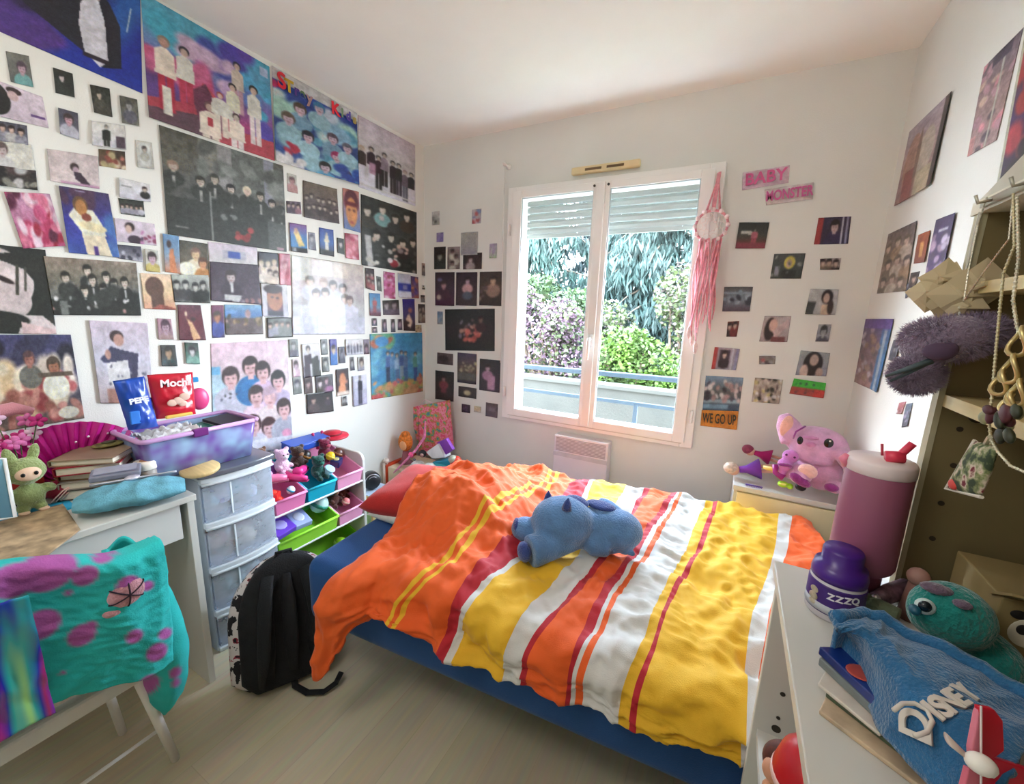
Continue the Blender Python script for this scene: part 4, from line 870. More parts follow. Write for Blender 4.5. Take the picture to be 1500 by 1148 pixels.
for q, p, lab in (((1083, 326, 1127, 326, 1120, 364, 1077, 364), lambda c: c.grad('232', '443', '822').poly([(.1, .3), (.55, .35), (.6, .5), (.1, .42)], 'ddc').fig(.58, .25, .7, .2, 'c67', 'cba', '222', 'b45').rect(0, .78, 1, 1, '934'), 'dark photo of a dancer in pink reaching left, highest left below the pink signs'),
 ((1199, 319, 1247, 317, 1242, 357, 1192, 358), lambda c: c.grad('435', '324').rect(0, 0, .18, 1, 'b33').bust(.55, .35, .13, '325', 'dbb', '211').rect(.75, 0, .8, 1, 'dde').rect(.88, 0, .94, 1, 'aac'), 'dark purple photo with a red side stripe at upper right'),
 ((1134, 372, 1180, 371, 1173, 408, 1128, 408), lambda c: c.grad('455', '343').ell(.55, .35, .18, .26, 'ed5').ell(.54, .4, .09, .16, 'ca9').rect(.35, .65, .8, 1, '232').rect(.1, .5, .25, .9, '99a').blots(['676', '9a9'], 8, 3, .06), 'photo of a blond person in front of a shop window'),
 ((1201, 379, 1232, 378, 1229, 395, 1201, 395), group_('cbb', 'ba9', 3, '433 765', 'dba', '211', .4, 4, k=.13), 'tiny photo of three heads close together'),
 ((1061, 420, 1103, 420, 1098, 456, 1058, 456), lambda c: c.grad('555', '89a', '545').blots(['abc', '334', '9bc', '667'], 18, 3, .12, .2, .8).rect(0, .2, 1, .3, '9ab'), 'blue grey photo of a crowd in a hall'),
 ((1187, 423, 1228, 424, 1223, 461, 1179, 460), lambda c: c.grad('ccc', 'bbb').rect(0, .5, .3, 1, '444', -.1).ell(.65, .3, .2, .28, '211').ell(.63, .35, .11, .2, 'dba').rect(.5, .6, .8, 1, 'eca').ell(.8, .7, .1, .3, '322'), 'photo of a long haired woman in a pale room'),
 ((1066, 471, 1083, 470, 1079, 493, 1064, 493), group_('943', '822', 2, '822 433', 'dba', '211', .3, 3, rows=1, k=.2), 'small red photo of two faces'),
 ((1120, 463, 1159, 463, 1153, 501, 1112, 500), lambda c: c.grad('cbb', 'baa').ell(.3, .5, .2, .45, '322').ell(.4, .35, .16, .25, 'eba').poly([(.4, .6), (.9, .1), (1, .3), (.55, .85)], 'dbb').rect(.4, .8, .9, 1, '844'), 'photo of a woman with long dark hair lifting her arm'),
 ((1199, 475, 1218, 475, 1213, 500, 1194, 500), face('bbb', '99a', '556', 'aaa', '333', .5, .4, .25), 'small grey photo of a sitting person'),
 ((1047, 508, 1084, 511, 1078, 542, 1042, 540), lambda c: c.grad('bab', 'aab').rect(0, 0, .15, 1, 'c44').rect(.25, .1, .65, .9, '434').bust(.45, .3, .1, '323', 'dba', '211').rect(.72, 0, .8, 1, 'dde').rect(.88, .0, .96, 1, '99c'), 'photo with red and white stripes beside a dark figure'),
 ((1112, 521, 1136, 521, 1135, 533, 1112, 533), abst('877', '998', '655 aaa b66', 8, 3, .2), 'tiny grey strip photo under the long haired woman lifting her arm'),
 ((1173, 513, 1216, 517, 1210, 551, 1165, 549), lambda c: c.grad('abb', '99a').ell(.5, .5, .32, .5, '211').ell(.52, .35, .15, .24, 'dba').ell(.25, .85, .14, .3, 'ecb').ell(.75, .85, .12, .2, 'ca9'), 'photo of a long haired woman leaning on a pale blue ground'),
 ((1034, 550, 1089, 553, 1082, 602, 1029, 600), lambda c: c.grad('8ac', '566', '468').rect(0, .68, 1, .78, '9bc').blots(['ddd', '334', 'b99', '556', 'dcc'], 30, 3, .08, .15, .75).rect(0, .82, .7, .95, '7ac'), 'large colour photo of a group outdoors above the orange sign'),
 ((1106, 553, 1147, 556, 1141, 591, 1101, 588), abst('cba', 'ba9', '332 dcb 655 ed9 987 eee', 44, 6, .09, .15), 'photo of a dense crowd of faces left of the green and red strip')):
    B_(q, p, lab)
o = sheet('B', (1163, 554, 1210, 561, 1206, 583, 1156, 576), lambda c: c.grad('4d3', '4d3').rect(0, .5, 1, 1, 'c43').rect(.68, .5, 1, 1, 'e32').blots(['364', '2a3'], 6, 3, .05, .15, .35, .1, .7).blots(['733', '943'], 8, 5, .05, .6, .9, .05, .7), 'paper_strip', 'two-tone bright green and red paper strip low on the back wall', 'paper')
# right wall ------------------------------------------------------------
R_((1335, 193, 1397, 133, 1367, 270, 1313, 302), lambda c: c.grad('bab', 'b99', '966').rect(.9, 0, 1, 1, '433').ell(.3, .55, .22, .4, 'b87').ell(.65, .5, .2, .3, 'cba').rect(.15, .6, .45, 1, '944').rect(.5, .7, .9, 1, 'cb9').ell(.45, .5, .05, .35, '865').speck(.05, 2), 'large faded pink brown poster high on the right wall near the corner', 1)
R_((1443, 98, 1500, 40, 1461, 205, 1418, 230), lambda c: c.grad('767', 'a88', 'b99').blots(['c9a', 'dba', 'e9a', '656', 'ca9'], 24, 4, .16).rect(.6, .1, .66, 1, 'ccb').rect(.0, .8, .2, 1, 'd99').rect(.3, 0, .8, .12, '435').speck(.08, 3), 'large mauve poster of figures high on the right wall above the shelf unit', 1)
R_((1503, 52, 1620, -40, 1560, 240, 1458, 292), lambda c: c.grad('723', '416', '223').blots(['c34', 'b22', 'd64', '317', '213'], 24, 4, .16).blots(['222', '313'], 10, 5, .2, .7, 1).rect(0, 0, .05, 1, 'cca'), 'dark red and purple poster cut off by the right edge of the view', 1)
R_((1303, 343, 1345, 323, 1329, 426, 1286, 430), group_('766', 'a87', 3, 'a86 765 cba', 'dba', '433 654', .25, 3, rows=3, k=.1, sp=.14), 'tall group poster in brown and grey tones in the middle of the right wall', 1)
R_((1348, 344, 1365, 337, 1357, 384, 1341, 386), lambda c: c.grad('b52', '943').rect(.35, .3, .65, .8, 'ea5').speck(.05, 3), 'small orange photo right of the tall brown group poster')
R_((1375, 322, 1403, 311, 1385, 397, 1358, 406), lambda c: c.grad('436', '537').blots(['cac', 'b9b', 'dce', 'a8a', '546'], 18, 3, .2, .25, 1).rect(.3, .2, .8, .25, 'dde'), 'purple and pink photo right of the small orange one')
R_((1335, 400, 1348, 397, 1343, 419, 1332, 422), face('544', '655', '433', 'dba', '322', .5, .4, .3), 'small dark portrait under the orange photo')
R_((1329, 416, 1332, 415, 1331, 436, 1328, 437), abst('889', '667', '445', 3, 3), 'very thin grey strip print under the tall brown group poster')
R_((1350, 440, 1374, 436, 1371, 449, 1347, 449), abst('556', '445', '778 334', 5, 3), 'small slate coloured print behind the paper flowers')
R_((1270, 467, 1311, 467, 1287, 575, 1254, 559), lambda c: c.grad('548', '867', 'b88').rect(.72, .0, 1, 1, '37b').rect(.8, .15, .9, 1, 'bcd').blots(['bab', '978', 'a87', 'dcd', '656'], 26, 3, .12, .15, .95, 0, .7).rect(0, 0, 1, .14, '64a').speck(.1, 4), 'group poster with a blue right edge, lowest on the right wall', 1)
R_((1312, 498, 1322, 497, 1314, 530, 1304, 527), face('667', '778', '445', '999', '334'), 'small grey photo half hidden by the hanging purple plush')
R_((1318, 590, 1328, 588, 1322, 606, 1314, 606), abst('b66', 'c88', 'a55 ddd', 6, 3, .3), 'tiny red print beside the shelf unit')
R_((1329, 592, 1338, 590, 1331, 624, 1322, 626), abst('678', '556', 'a9b 445', 8, 3, .3), 'tiny blue grey print beside the shelf unit')
# ------------------------------------------------------------------ desk, chair, drawers on the left
def sph_toy(name, label, cat, p, r, c, extra=None, group=None, sq=(1, 1, 1)):
    t = thing(name, label, cat, p, group=group)
    b = MB(); b.ell(p, (r*sq[0], r*sq[1], r*sq[2])); b.build('body', c if not isinstance(c, tuple) else plush(c), t, True)
    if extra: extra(t)
    return t
desk = thing('desk', 'white desk standing along the left wall below the posters', 'desk', (-1.80, .05, 0))
b = MB(); b.bb(-2.055, -1.54, -.62, .642, .728, .75); b.build('desk_top', WHITE, desk, bevel=.003)
b = MB(); b.bb(-2.04, -1.555, .618, .64, 0, .728); b.build('side_panel', WHITE, desk, bevel=.002)
b = MB(); b.bb(-2.04, -1.555, -.62, -.598, 0, .728); b.build('side_panel', WHITE, desk, bevel=.002)
b = MB(); b.bb(-2.04, -2.022, -.598, .618, .35, .728); b.build('back_panel', WHITE, desk)
b = MB(); b.bb(-1.577, -1.560, -.596, .600, .60, .722); dr = b.build('drawer', mat((205, 204, 200), .4, .01), desk, bevel=.002)
b = MB(); b.bb(-2.0, -1.58, -.55, .58, .61, .615); b.build('drawer_bottom', WHITE, dr)
# chair with its back to the room
ch = thing('desk_chair', 'white chair pushed up to the desk, fleece blanket hanging over its back', 'chair', (-1.46, .18, 0))
b = MB(); b.box((-1.452, .17, .440), (.42, .43, .045)); b.build('seat', WHITE, ch, bevel=.008)
b = MB(); b.prism([(0, .47), (.018, .47), (.058, .80), (.040, .80)], (-1.275, -.03, 0), (1, 0, 0), (0, 0, 1), (0, .39, 0)); b.build('backrest', WHITE, ch, bevel=.006)
for x0, y0, x1, y1 in ((-1.31, .355, -1.362, .43), (-1.31, -.02, -1.362, -.09), (-1.62, .35, -1.60, .385), (-1.62, -.02, -1.60, -.06)):
    b = MB(); b.cyl((x1, y1, 0), (x0, y0, .435), .011, .014, 14); b.build('leg', PVC, ch, True)
b = MB(); b.cyl((-1.355, .415, .145), (-1.355, -.07, .145), .005, seg=10); b.build('stretcher', PVC, ch, True)
# spotted fleece blanket over the chair back, painted in cloth coordinates
TQ, MG = (38, 190, 188), (176, 92, 168)
def drape():
    b = MB(); nu, nv = 110, 150
    def fn(u, v):
        y = -.16 + .56*u; s = v  # v 0: desk side hem, 1: room side hem
        if s < .3: t = s/.3; x = -1.262 + .05*t*0 + .04*t; z = .60 + .27*t; side = -1
        elif s < .4: t = (s-.3)/.1; th = PI*t; x = -1.195 - .028*math.cos(th); z = .868 + .022*math.sin(th); side = 0
        else: t = (s-.4)/.6; x = -1.167 + .012*math.sin(t*PI) - .055*t; z = .868 - .325*t; side = 1
        z -= .055*u**2 + .02*math.sin(u*9); z -= .0 if s < .4 else .015*math.sin(u*13+1)*(s-.4)
        w = .022*ridge(u*3.2, s*1.2, 3) + .010*ridge(u*8+s*2, s*3, 5) + .004*nz(u*30, s*40)
        # bulky right shoulder
        w += .03*math.exp(-((u-.85)/.15)**2)*(1 if s > .3 else 0)
        x += (w if side >= 0 else -w*.6) * (1 if s > .34 or side < 0 else .4)
        return Vector((x, y + .012*nz(u*6, s*6, 8), z))
    b.grid(fn, nu, nv)
    def sl(u, v): # sleeve rolling off the right end
        t = v; c = Vector((-1.24 - .09*t + .03*math.sin(t*3), .352 + .062*math.sin(t*PI*.6), .80 - .57*t)); r = .050 + .030*math.sin(PI*min(1, t*1.05))**.8 - .030*max(0, t-.93)/.07
        r *= 1 + .16*ridge(u*3, t*5, 2)*.5 + .06*nz(u*9, t*9)
        th = 2*PI*u
        return c + Vector((math.cos(th)*r*.9, math.sin(th)*r*.62, .01*math.sin(th*3)))
    b.grid(sl, 44, 50, True)
    return b
o = drape().build('blanket', FABPRINT, None, True, weld=True)
md = o.modifiers.new('thick', 'SOLIDIFY'); md.thickness = .008; md.offset = -1
spots = []
for px, py, r in ((152, 812, .024), (125, 843, .026), (188, 857, .026), (216, 858, .016), (120, 930, .028), (197, 932, .020), (230, 955, .026), (242, 928, .018), (218, 1003, .028), (257, 985, .018), (92, 985, .008), (100, 868, .010), (60, 915, .035), (70, 835, .05), (258, 1000, .014), (132, 918, .016), (20, 850, .04), (15, 960, .04)):
    spots.append((px, py, r))
me = o.data; ca = me.color_attributes.new('paint', 'FLOAT_COLOR', 'POINT'); A_ = lin(TQ); M_ = lin(MG)
sw = [(AX(px, py, -1.17), r) for px, py, r in spots]
vals = []
for v in me.vertices:
    d_ = v.co - CAM; h_ = 0
    for p, r in sw:
        e = ((p-CAM).normalized()*(d_.length) - d_).length  # distance on the cloth from the spot's centre
        if v.co.x > -1.22 or v.co.y > .36: h_ = max(h_, min(1, max(0, (r*.88-e)/.006)))
    n_ = .92+.12*nz(v.co.x*30, v.co.y*30, v.co.z*30)
    vals += [ (A_[i]*(1-h_)+M_[i]*h_)*n_ for i in range(3)]+[1]
ca.data.foreach_set('color', vals)
tag(o, 'turquoise fleece blanket with purple spots hanging over the white chair', 'blanket')
# round knob nose with dark stitching on the blanket
kp = AX(184, 866, -1.125); t = thing('stuffed_knob', 'pink stuffed knob with dark stitched lines on the turquoise blanket', 'ornament', kp)
b = MB(); b.ell(kp, (.022, .034, .034)); b.ell(kp+Vector((-.005, -.02, -.035)), (.014, .022, .014)); b.build('ball', plush((206, 150, 160)), t, True)
b = MB()
for a in (.4, 1.5, 2.5): b.tube([kp + Vector((.0225*math.sin(s)+.001, .0345*math.cos(s)*math.cos(a), .0345*math.cos(s)*math.sin(a))) for s in [PI*k/12 for k in range(13)]], .0016, 6)
b.build('stitching', mat((40, 20, 40), .8), t)
# iridescent clear bag hanging at the left of the chair back
m = bpy.data.materials.new('iridescent_film'); m.use_nodes = True; t_ = m.node_tree; bs = t_.nodes['Principled BSDF']
co = t_.nodes.new('ShaderNodeTexCoord'); mp = t_.nodes.new('ShaderNodeMapping'); mp.inputs['Scale'].default_value = (1, 6.5, .7); wv = t_.nodes.new('ShaderNodeTexNoise'); wv.inputs['Scale'].default_value = 2.2
rp = t_.nodes.new('ShaderNodeValToRGB'); rp.color_ramp.elements[0].position = .28; rp.color_ramp.elements[0].color = lin((20, 160, 70)); rp.color_ramp.elements[1].position = .75; rp.color_ramp.elements[1].color = lin((30, 190, 190))
for p_, c_ in ((.38, (190, 255, 150)), (.44, (40, 190, 190)), (.5, (20, 40, 190)), (.56, (190, 30, 130)), (.63, (30, 60, 200)), (.68, (190, 240, 250))): e = rp.color_ramp.elements.new(p_); e.color = lin(c_)
t_.links.new(co.outputs['Object'], mp.inputs[0]); t_.links.new(mp.outputs[0], wv.inputs[0]); t_.links.new(wv.outputs['Fac'], rp.inputs[0]); t_.links.new(rp.outputs[0], bs.inputs['Base Color'])
bs.inputs['Roughness'].default_value = .2; bs.inputs['Alpha'].default_value = .8; bs.inputs['Coat Weight'].default_value = .6
b = MB()
def film(u, v):
    return Vector((-1.105 + .012*ridge(u*3, v*2, 1) - .05*v + .006*nz(u*20, v*8), -.10 + .275*u + .01*v, .865 - .30*v - .02*u))
b.grid(film, 40, 50); o = b.build('iridescent_bag', m, None, True, solid=.002); tag(o, 'iridescent rainbow coloured plastic bag hanging on the left of the chair back', 'bag')
b = MB(); 
b.tube([(-1.085, .0, .855), (-1.14, .02, .895), (-1.19, .04, .90)], .004, 8)
h_ = b.build('handle', plastic((220, 240, 250)), o, True)
# translucent drawer tower
tw = thing('drawer_tower', 'translucent plastic drawer tower between the desk and the toy rack', 'drawers', (-1.85, .84, 0))
FR = frost_mat((236, 240, 246), .26); LIDM = mat((96, 102, 112), .25, .06, 6, coat=.5); RAIL = mat((206, 212, 216), .3, .02)
def bow(y, x0=-1.68): return x0 + .022*(1-((y-.85)/.135)**2)
ys = [.715+.27*k/10 for k in range(11)]
Zs = [(.02, .155), (.185, .345), (.375, .535), (.565, .715)]
b = MB(); 
b.bb(-2.035, -2.02, .715, .985, .0, .73); b.bb(-2.02, -1.69, .713, .719, .0, .73); b.bb(-2.02, -1.69, .981, .987, .0, .73); b.build('shell', frost_mat((200, 208, 214), .7), tw)
for (z0, z1) in ((0, .018), (.158, .182), (.348, .372), (.538, .562), (.718, .742)):
    b = MB(); poly = [(bow(y)+.006, y) for y in ys] + [(-2.03, .985), (-2.03, .715)]
    b.prism(poly, (0, 0, z0), (1, 0, 0), (0, 1, 0), (0, 0, z1-z0)); b.build('shelf_frame', RAIL, tw, bevel=.003)
b = MB(); b.prism([(bow(y)+.012, y+(y-.85)*.06) for y in ys] + [(-2.04, .99), (-2.04, .71)], (0, 0, .743), (1, 0, 0), (0, 1, 0), (0, 0, .022)); ld = b.build('lid', LIDM, tw, bevel=.005)
DCOL = [[(150, 40, 60), (60, 60, 90), (200, 200, 210)], [(190, 210, 205), (160, 190, 180), (220, 225, 225)], [(200, 160, 140), (224, 200, 170), (190, 90, 110), (235, 235, 240)], [(140, 190, 200), (110, 170, 180), (150, 160, 210), (230, 230, 240)]]
for k, (z0, z1) in enumerate(Zs):
    b = MB(); 
    b.grid(lambda u, v: Vector((bow(.722+.256*u)-.002, .722+.256*u, z0+(z1-z0)*v)), 14, 2)
    for y in (.722, .978): b.grid(lambda u, v: Vector((-2.0+.32*u, y, z0+(z1-z0)*.9*v)), 2, 2)
    b.grid(lambda u, v: Vector((-2.0+.31*u, .722+.256*v, z0+.003)), 2, 2)
    d_ = b.build('drawer', FR, tw, solid=.002)
    b = MB(); b.bb(bow(.82)-.006, bow(.82)+.001, .806, .811, z0+.01, z1-.01); b.build('divider', mat((225, 232, 236), .3), d_)
    rnd = random.Random(k+3)
    b = MB()
    cs = DCOL[k]
    for q in range(9):
        b.mi = q % len(cs); b.ell((-1.765+rnd.uniform(-.06, .03), .76+.022*q+rnd.uniform(-.01, .01), z0+rnd.uniform(.035, .08)), (.05, rnd.uniform(.02, .04), rnd.uniform(.03, .05)), (rnd.uniform(-.4, .4),)*3, 10, 8)
    cl_ = b.build('clothes_bundle', [cloth(c) for c in cs], None, True)
    tag(cl_, ['dark red and grey things in the lowest drawer of the plastic tower', 'pale green things in the third drawer down of the plastic tower', 'beige and pink things in the second drawer down of the plastic tower', 'blue and lilac things in the top drawer of the plastic tower'][k], 'toys')
    b = MB(); b.mi = 0; b.tube([(bow(y)+.008, y, z1+.004) for y in ys], .006, 8); b.build('handle', RAIL, d_, True)
# purple tinted storage box on the tower
T = Matrix.Translation((0, 0, 0))
sb = thing('storage_box', 'lilac and blue see-through plastic storage box standing on the drawer tower', 'box', (-1.82, .77, .765))
def tub(x0, x1, y0, y1, z0, z1, inset=.018, wall=.003):
    b = MB()
    def ring(z, f): 
        i = inset*(1-f); r = .02; pts = []
        for cx_, cy_, a0 in ((x1-i-r, y1-i-r, 0), (x0+i+r, y1-i-r, PI/2), (x0+i+r, y0+i+r, PI), (x1-i-r, y0+i+r, 1.5*PI)):
            for q in range(5): a = a0+q*PI/8; pts.append(Vector((cx_+r*math.cos(a), cy_+r*math.sin(a), z)))
        return pts
    R0, R1 = ring(z0, 0), ring(z1, 1); n = len(R0)
    b._add(R0+R1, [(i, (i+1) % n, n+(i+1) % n, n+i) for i in range(n)]+[tuple(range(n-1, -1, -1))]); return b, ring
m = bpy.data.materials.new('tinted_plastic'); m.use_nodes = True; t_ = m.node_tree; bs = t_.nodes['Principled BSDF']; co = t_.nodes.new('ShaderNodeTexCoord'); n_ = t_.nodes.new('ShaderNodeTexNoise'); n_.inputs['Scale'].default_value = 9
rp = t_.nodes.new('ShaderNodeValToRGB'); rp.color_ramp.elements[0].position = .38; rp.color_ramp.elements[0].color = lin((120, 84, 168)); rp.color_ramp.elements[1].position = .62; rp.color_ramp.elements[1].color = lin((160, 196, 226))
t_.links.new(co.outputs['Object'], n_.inputs[0]); t_.links.new(n_.outputs['Fac'], rp.inputs[0]); t_.links.new(rp.outputs[0], bs.inputs['Base Color']); bs.inputs['Roughness'].default_value = .25; bs.inputs['Alpha'].default_value = .82
b, ring = tub(-1.93, -1.705, .575, .955, .768, .915); b.build('tub', m, sb, True, solid=.003)
b = MB(); pts = ring(.918, 1.25); b.tube(pts+[pts[0]], .0085, 8); b.build('rim', plastic((202, 158, 208)), sb, True)
b = MB(); b.box((-1.70, .745, .915), (.018, .05, .03)); b.build('latch', plastic((110, 40, 120)), sb, bevel=.004)
b = MB(); rnd = random.Random(4)
for (n1, lab, c) in (('notebook', 'dark green notebook lying in the lilac storage box', (30, 110, 100)), ('notebook', 'black notebook lying on the rim of the lilac storage box', (34, 26, 40))):
    z = .892 if c[1] > 50 else .905; y = .86 if c[1] > 50 else .90
    q = thing(n1, lab, 'notebook', (-1.81, y, z)); MB().box((-1.81, y, z), (.15, .11, .012), (0, .12, .2)).build('cover', mat(c, .5), q, bevel=.002); MB().box((-1.81, y, z-.001), (.146, .107, .0135), (0, .12, .2)).build('pages', mat((230, 225, 215), .8), q)
q = thing('plastic_bag', 'crumpled white plastic wrapper inside the front of the lilac box', 'wrapper', (-1.78, .66, .87)); b = MB(); b.grid(lambda u, v: Vector((-1.86+.15*u, .60+.17*v, .895+.03*ridge(u*4, v*4, 2)+.012*nz(u*14, v*14))), 30, 30); b.build('film', mat((232, 236, 240), .25, .05, coat=.5), q, True, solid=.001)
# snack pouches standing in the box
def pouch(label, bl, br, tr, tl, x, c, seed, thick=.03):
    P4 = [AX(*p, x) for p in (bl, br, tr, tl)]; ctr = sum(P4, Vector())/4
    t = thing('snack_pouch', label, 'snack bag', (P4[0]+P4[1])/2)
    def fn(sg):
        def f(u, v):
            p = P4[0].lerp(P4[1], u).lerp(P4[3].lerp(P4[2], u), v); k = (math.sin(PI*u)**.5)*(1-v)**.45*(.3+.7*min(1, v*6))
            return p + Vector((sg*thick*k + .004*nz(u*7, v*7, seed), 0, 0))
        return f
    b = MB(); b.grid(fn(1), 18, 24); b.grid(fn(-1), 18, 24)
    b.build('bag', mat(c, .3, .08, 10, .1, 25, coat=.4), t, True, weld=True); return t, P4
t, P4 = pouch('red snack pouch with round sweets printed on it standing in the lilac box', (228, 614), (287, 606), (282, 545), (215, 549), -1.80, (196, 20, 48), 1)
e = P4[1]-P4[0]; up = P4[3]-P4[0]
tc_ = P4[0].lerp(P4[1], .5).lerp(P4[3].lerp(P4[2], .5), .80)
text('lettering', 'Mochi', .037, mat((240, 225, 225), .5), frame(tc_+Vector((.026, 0, 0)), P4[2]-P4[3], up), t, .0008, .0012, 1.0)
b = MB(); c0 = P4[0].lerp(P4[1], .5).lerp(P4[3].lerp(P4[2], .5), .40)
for dy, dz, r in ((-.02, -.005, .016), (.0, .0, .018), (.02, .012, .018), (.012, -.012, .014)): b.ell(c0+Vector((.033, dy, dz)), (.004, r, r*.8))
b.build('printed_picture', mat((222, 186, 170), .6), t, True)
b = MB(); b.box(P4[0].lerp(P4[1], .5)+Vector((.022, 0, .008)), (.012, .085, .012)); b.build('bottom_band', mat((226, 190, 90), .5), t, bevel=.004)
t, P4 = pouch('blue snack pouch with white lettering, left of the red one', (188, 630), (232, 624), (211, 551), (165, 558), -1.79, (20, 72, 170), 2)
text('lettering', 'PEPE', .026, mat((235, 238, 245), .5), frame(P4[0].lerp(P4[2], .55)+Vector((.028, -.004, .004)), P4[2]-P4[3], P4[3]-P4[0]), t, .0008, .0012, 1.0)
b = MB(); b.box(P4[0].lerp(P4[2], .25)+Vector((.022, 0, 0)), (.008, .028, .045), (0, 0, 0)); b.build('printed_picture', mat((40, 120, 215), .5), t, bevel=.003)
q = thing('pink_pouch', 'pink plastic pouch standing behind the red snack pouch', 'pouch', AX(293, 600, -1.86)); p_ = AX(292, 584, -1.86); b = MB(); b.ell(p_, (.018, .035, .045)); b.build('bag', mat((222, 70, 130), .35, .1), q, True); MB().box(AX(284, 556, -1.86), (.012, .03, .02)).build('cap', plastic((40, 140, 200)), q, bevel=.004)
q = thing('sample_bottle', 'narrow white plastic bottle between the two snack pouches', 'bottle', (-1.80, .70, .9)); p_ = AX(220, 600, -1.815); b = MB(); b.lathe([(.014, -.04), (.018, -.03), (.018, .0), (.009, .02), (.009, .03)], p_, 16); b.build('body', plastic((228, 232, 240)), q, True); MB().lathe([(.010, .03), (.010, .042), (.006, .045)], p_, 16).build('cap', plastic((40, 50, 120)), q, True)
q = thing('wooden_disc', 'pale wooden disc lying tilted on top of the drawer tower', 'disc', AX(291, 690, -1.66)); pc = AX(292, 677, -1.70); b = MB(); b.lathe([(0.0, 0), (.058, 0), (.062, .004), (.062, .012), (.058, .016), (0, .016)], (pc.x, pc.y, .768), 40, axis=(.12, -.08, 1)); b.build('disc', mat((216, 188, 132), .55, .1, 9, stretch=(1, 12, 1)), q, True)
# fan, figurine, books, jar and bag on the desk ------------------------------------
fan = thing('folding_fan', 'open magenta folding fan standing against the wall behind the books', 'fan', (-1.93, .50, .76))
fc = AX(112, 716, -1.93); b = MB(); n = 40; R0, R1 = .075, .235
def fanpt(k, r): 
    a = math.radians(168 - 158*k/n); return fc + Vector(((.010 if k % 2 else -.004) - .0*r, -math.cos(a)*-1*r*1.0, math.sin(a)*r))
for k in range(n): b._add([fanpt(k, R0), fanpt(k+1, R0), fanpt(k+1, R1), fanpt(k, R1)], [(0, 1, 2, 3)])
b.build('leaf', mat((196, 26, 140), .35, .12, 30, coat=.3), fan, False, solid=.0015)
b = MB()
for k in range(0, n, 2):
    a = math.radians(168-158*(k+.5)/n); b.box(fc+Vector((.0, math.cos(a)*R0*.5, math.sin(a)*R0*.5)), (.003, R0*1.1, .008), (a, 0, 0))
b.build('ribs', mat((170, 130, 60), .5), fan)
b = MB(); b.cyl(fc+Vector((-.006, 0, 0)), fc+Vector((.01, 0, 0)), .006, seg=10); b.build('pivot', mat((200, 180, 90), .3, metal=1), fan)
b = MB(); rnd = random.Random(5)
for k in range(14): a = math.radians(rnd.uniform(30, 150)); r = rnd.uniform(.11, .21); b.ell(fc+Vector((.013, -math.cos(a)*r, math.sin(a)*r)), (.002, .004, .004), u=6, v=4)
b.build('sequins', mat((250, 220, 240), .2, metal=.5), fan)
# green bunny-eared plush
def ears_plush():
    t = thing('plush_figure', 'small green plush figure with rabbit ears standing on the desk', 'plush toy', (-1.80, .33, .75))
    c = Vector((-1.80, .330, .752)); G = plush((148, 162, 104))
    blob('body', [(c+Vector((0, 0, .052)), (.028, .034, .038)), (c+Vector((.004, -.018, .014)), (.018, .014, .018)), (c+Vector((.004, .018, .014)), (.018, .014, .018)), (c+Vector((0, -.04, .065)), (.013, .02, .013), (.5, 0, 0)), (c+Vector((0, .04, .065)), (.013, .02, .013), (-.5, 0, 0)), (c+Vector((0, 0, .128)), (.038, .044, .040)), (c+Vector((0, -.024, .178)), (.009, .013, .028), (.25, 0, 0)), (c+Vector((0, .024, .180)), (.009, .013, .028), (-.25, 0, 0))], G, t, .004, 3, .0015)
    b = MB(); b.ell(c+Vector((.030, 0, .126)), (.014, .027, .021)); b.build('face', mat((232, 196, 168), .6), t, True)
    b = MB(); b.ell(c+Vector((.043, -.013, .128)), (.003, .005, .006)); b.ell(c+Vector((.043, .013, .128)), (.003, .005, .006)); b.build('eye', mat((20, 16, 16), .2), t, True)
    b = MB()
    for y in (-.02, .02): b.ell(c+Vector((.016, y, .006)), (.016, .012, .006))
    b.build('foot', mat((224, 190, 160), .6), t, True)
    return t
ears_plush()
def book(label, c, sz, rz, cover, pages=(224, 214, 196), tilt=0, cat='book', name='book'):
    t = thing(name, label, cat, c, (tilt, 0, rz), local=False)
    R0 = (tilt, 0, rz); w_, d_, h_ = sz; E_ = Euler(R0).to_matrix(); C0 = Vector(c)
    b = MB(); b.box(C0+E_@Vector((0, 0, h_-.0015)), (w_, d_, .003), R0); b.box(C0+E_@Vector((0, 0, .0015)), (w_, d_, .003), R0); b.box(C0+E_@Vector((-w_/2+.0015, 0, h_/2)), (.003, d_, h_), R0)
    b.build('cover', mat(cover, .4, .12, 14), t); MB().box(C0+E_@Vector((.002, 0, h_/2)), (w_-.010, d_-.008, h_-.0065), R0).build('pages', mat(pages, .85, .06, 60, stretch=(1, 1, 20)), t); return t
z = .751
for (lab, s, rz, cv_, x, y, h) in (('dark thick book at the bottom of the pile on the desk', (.17, .22), .9, (58, 60, 54), -1.86, .52, .034), ('grey white book second from the bottom of the desk pile', (.165, .20), 1.0, (150, 140, 130), -1.855, .515, .026),
  ('brown book in the middle of the desk pile', (.15, .20), .85, (120, 84, 50), -1.86, .52, .022), ('dark red book near the top of the desk pile', (.16, .21), 1.0, (150, 20, 44), -1.86, .51, .028), ('white and brown book on top of the desk pile', (.165, .205), .8, (150, 128, 104), -1.855, .515, .02)):
    book(lab, (x, y, z), (s[0], s[1], h), rz, cv_); z += h + .0008
q = thing('brooch', 'small olive green trinket lying on top of the book pile', 'trinket', (-1.87, .54, z)); b = MB(); b.ell((-1.87, .54, z+.008), (.03, .045, .008)); b.build('body', mat((120, 112, 60), .6, .3, 60), q, True); MB().ell((-1.865, .54, z+.017), (.014, .02, .005)).build('stone', mat((60, 64, 40), .3), q, True)
jp = Vector((-1.735, .585, .751)); q = thing('jar', 'clear jar with a white lid in front of the book pile', 'jar', jp)
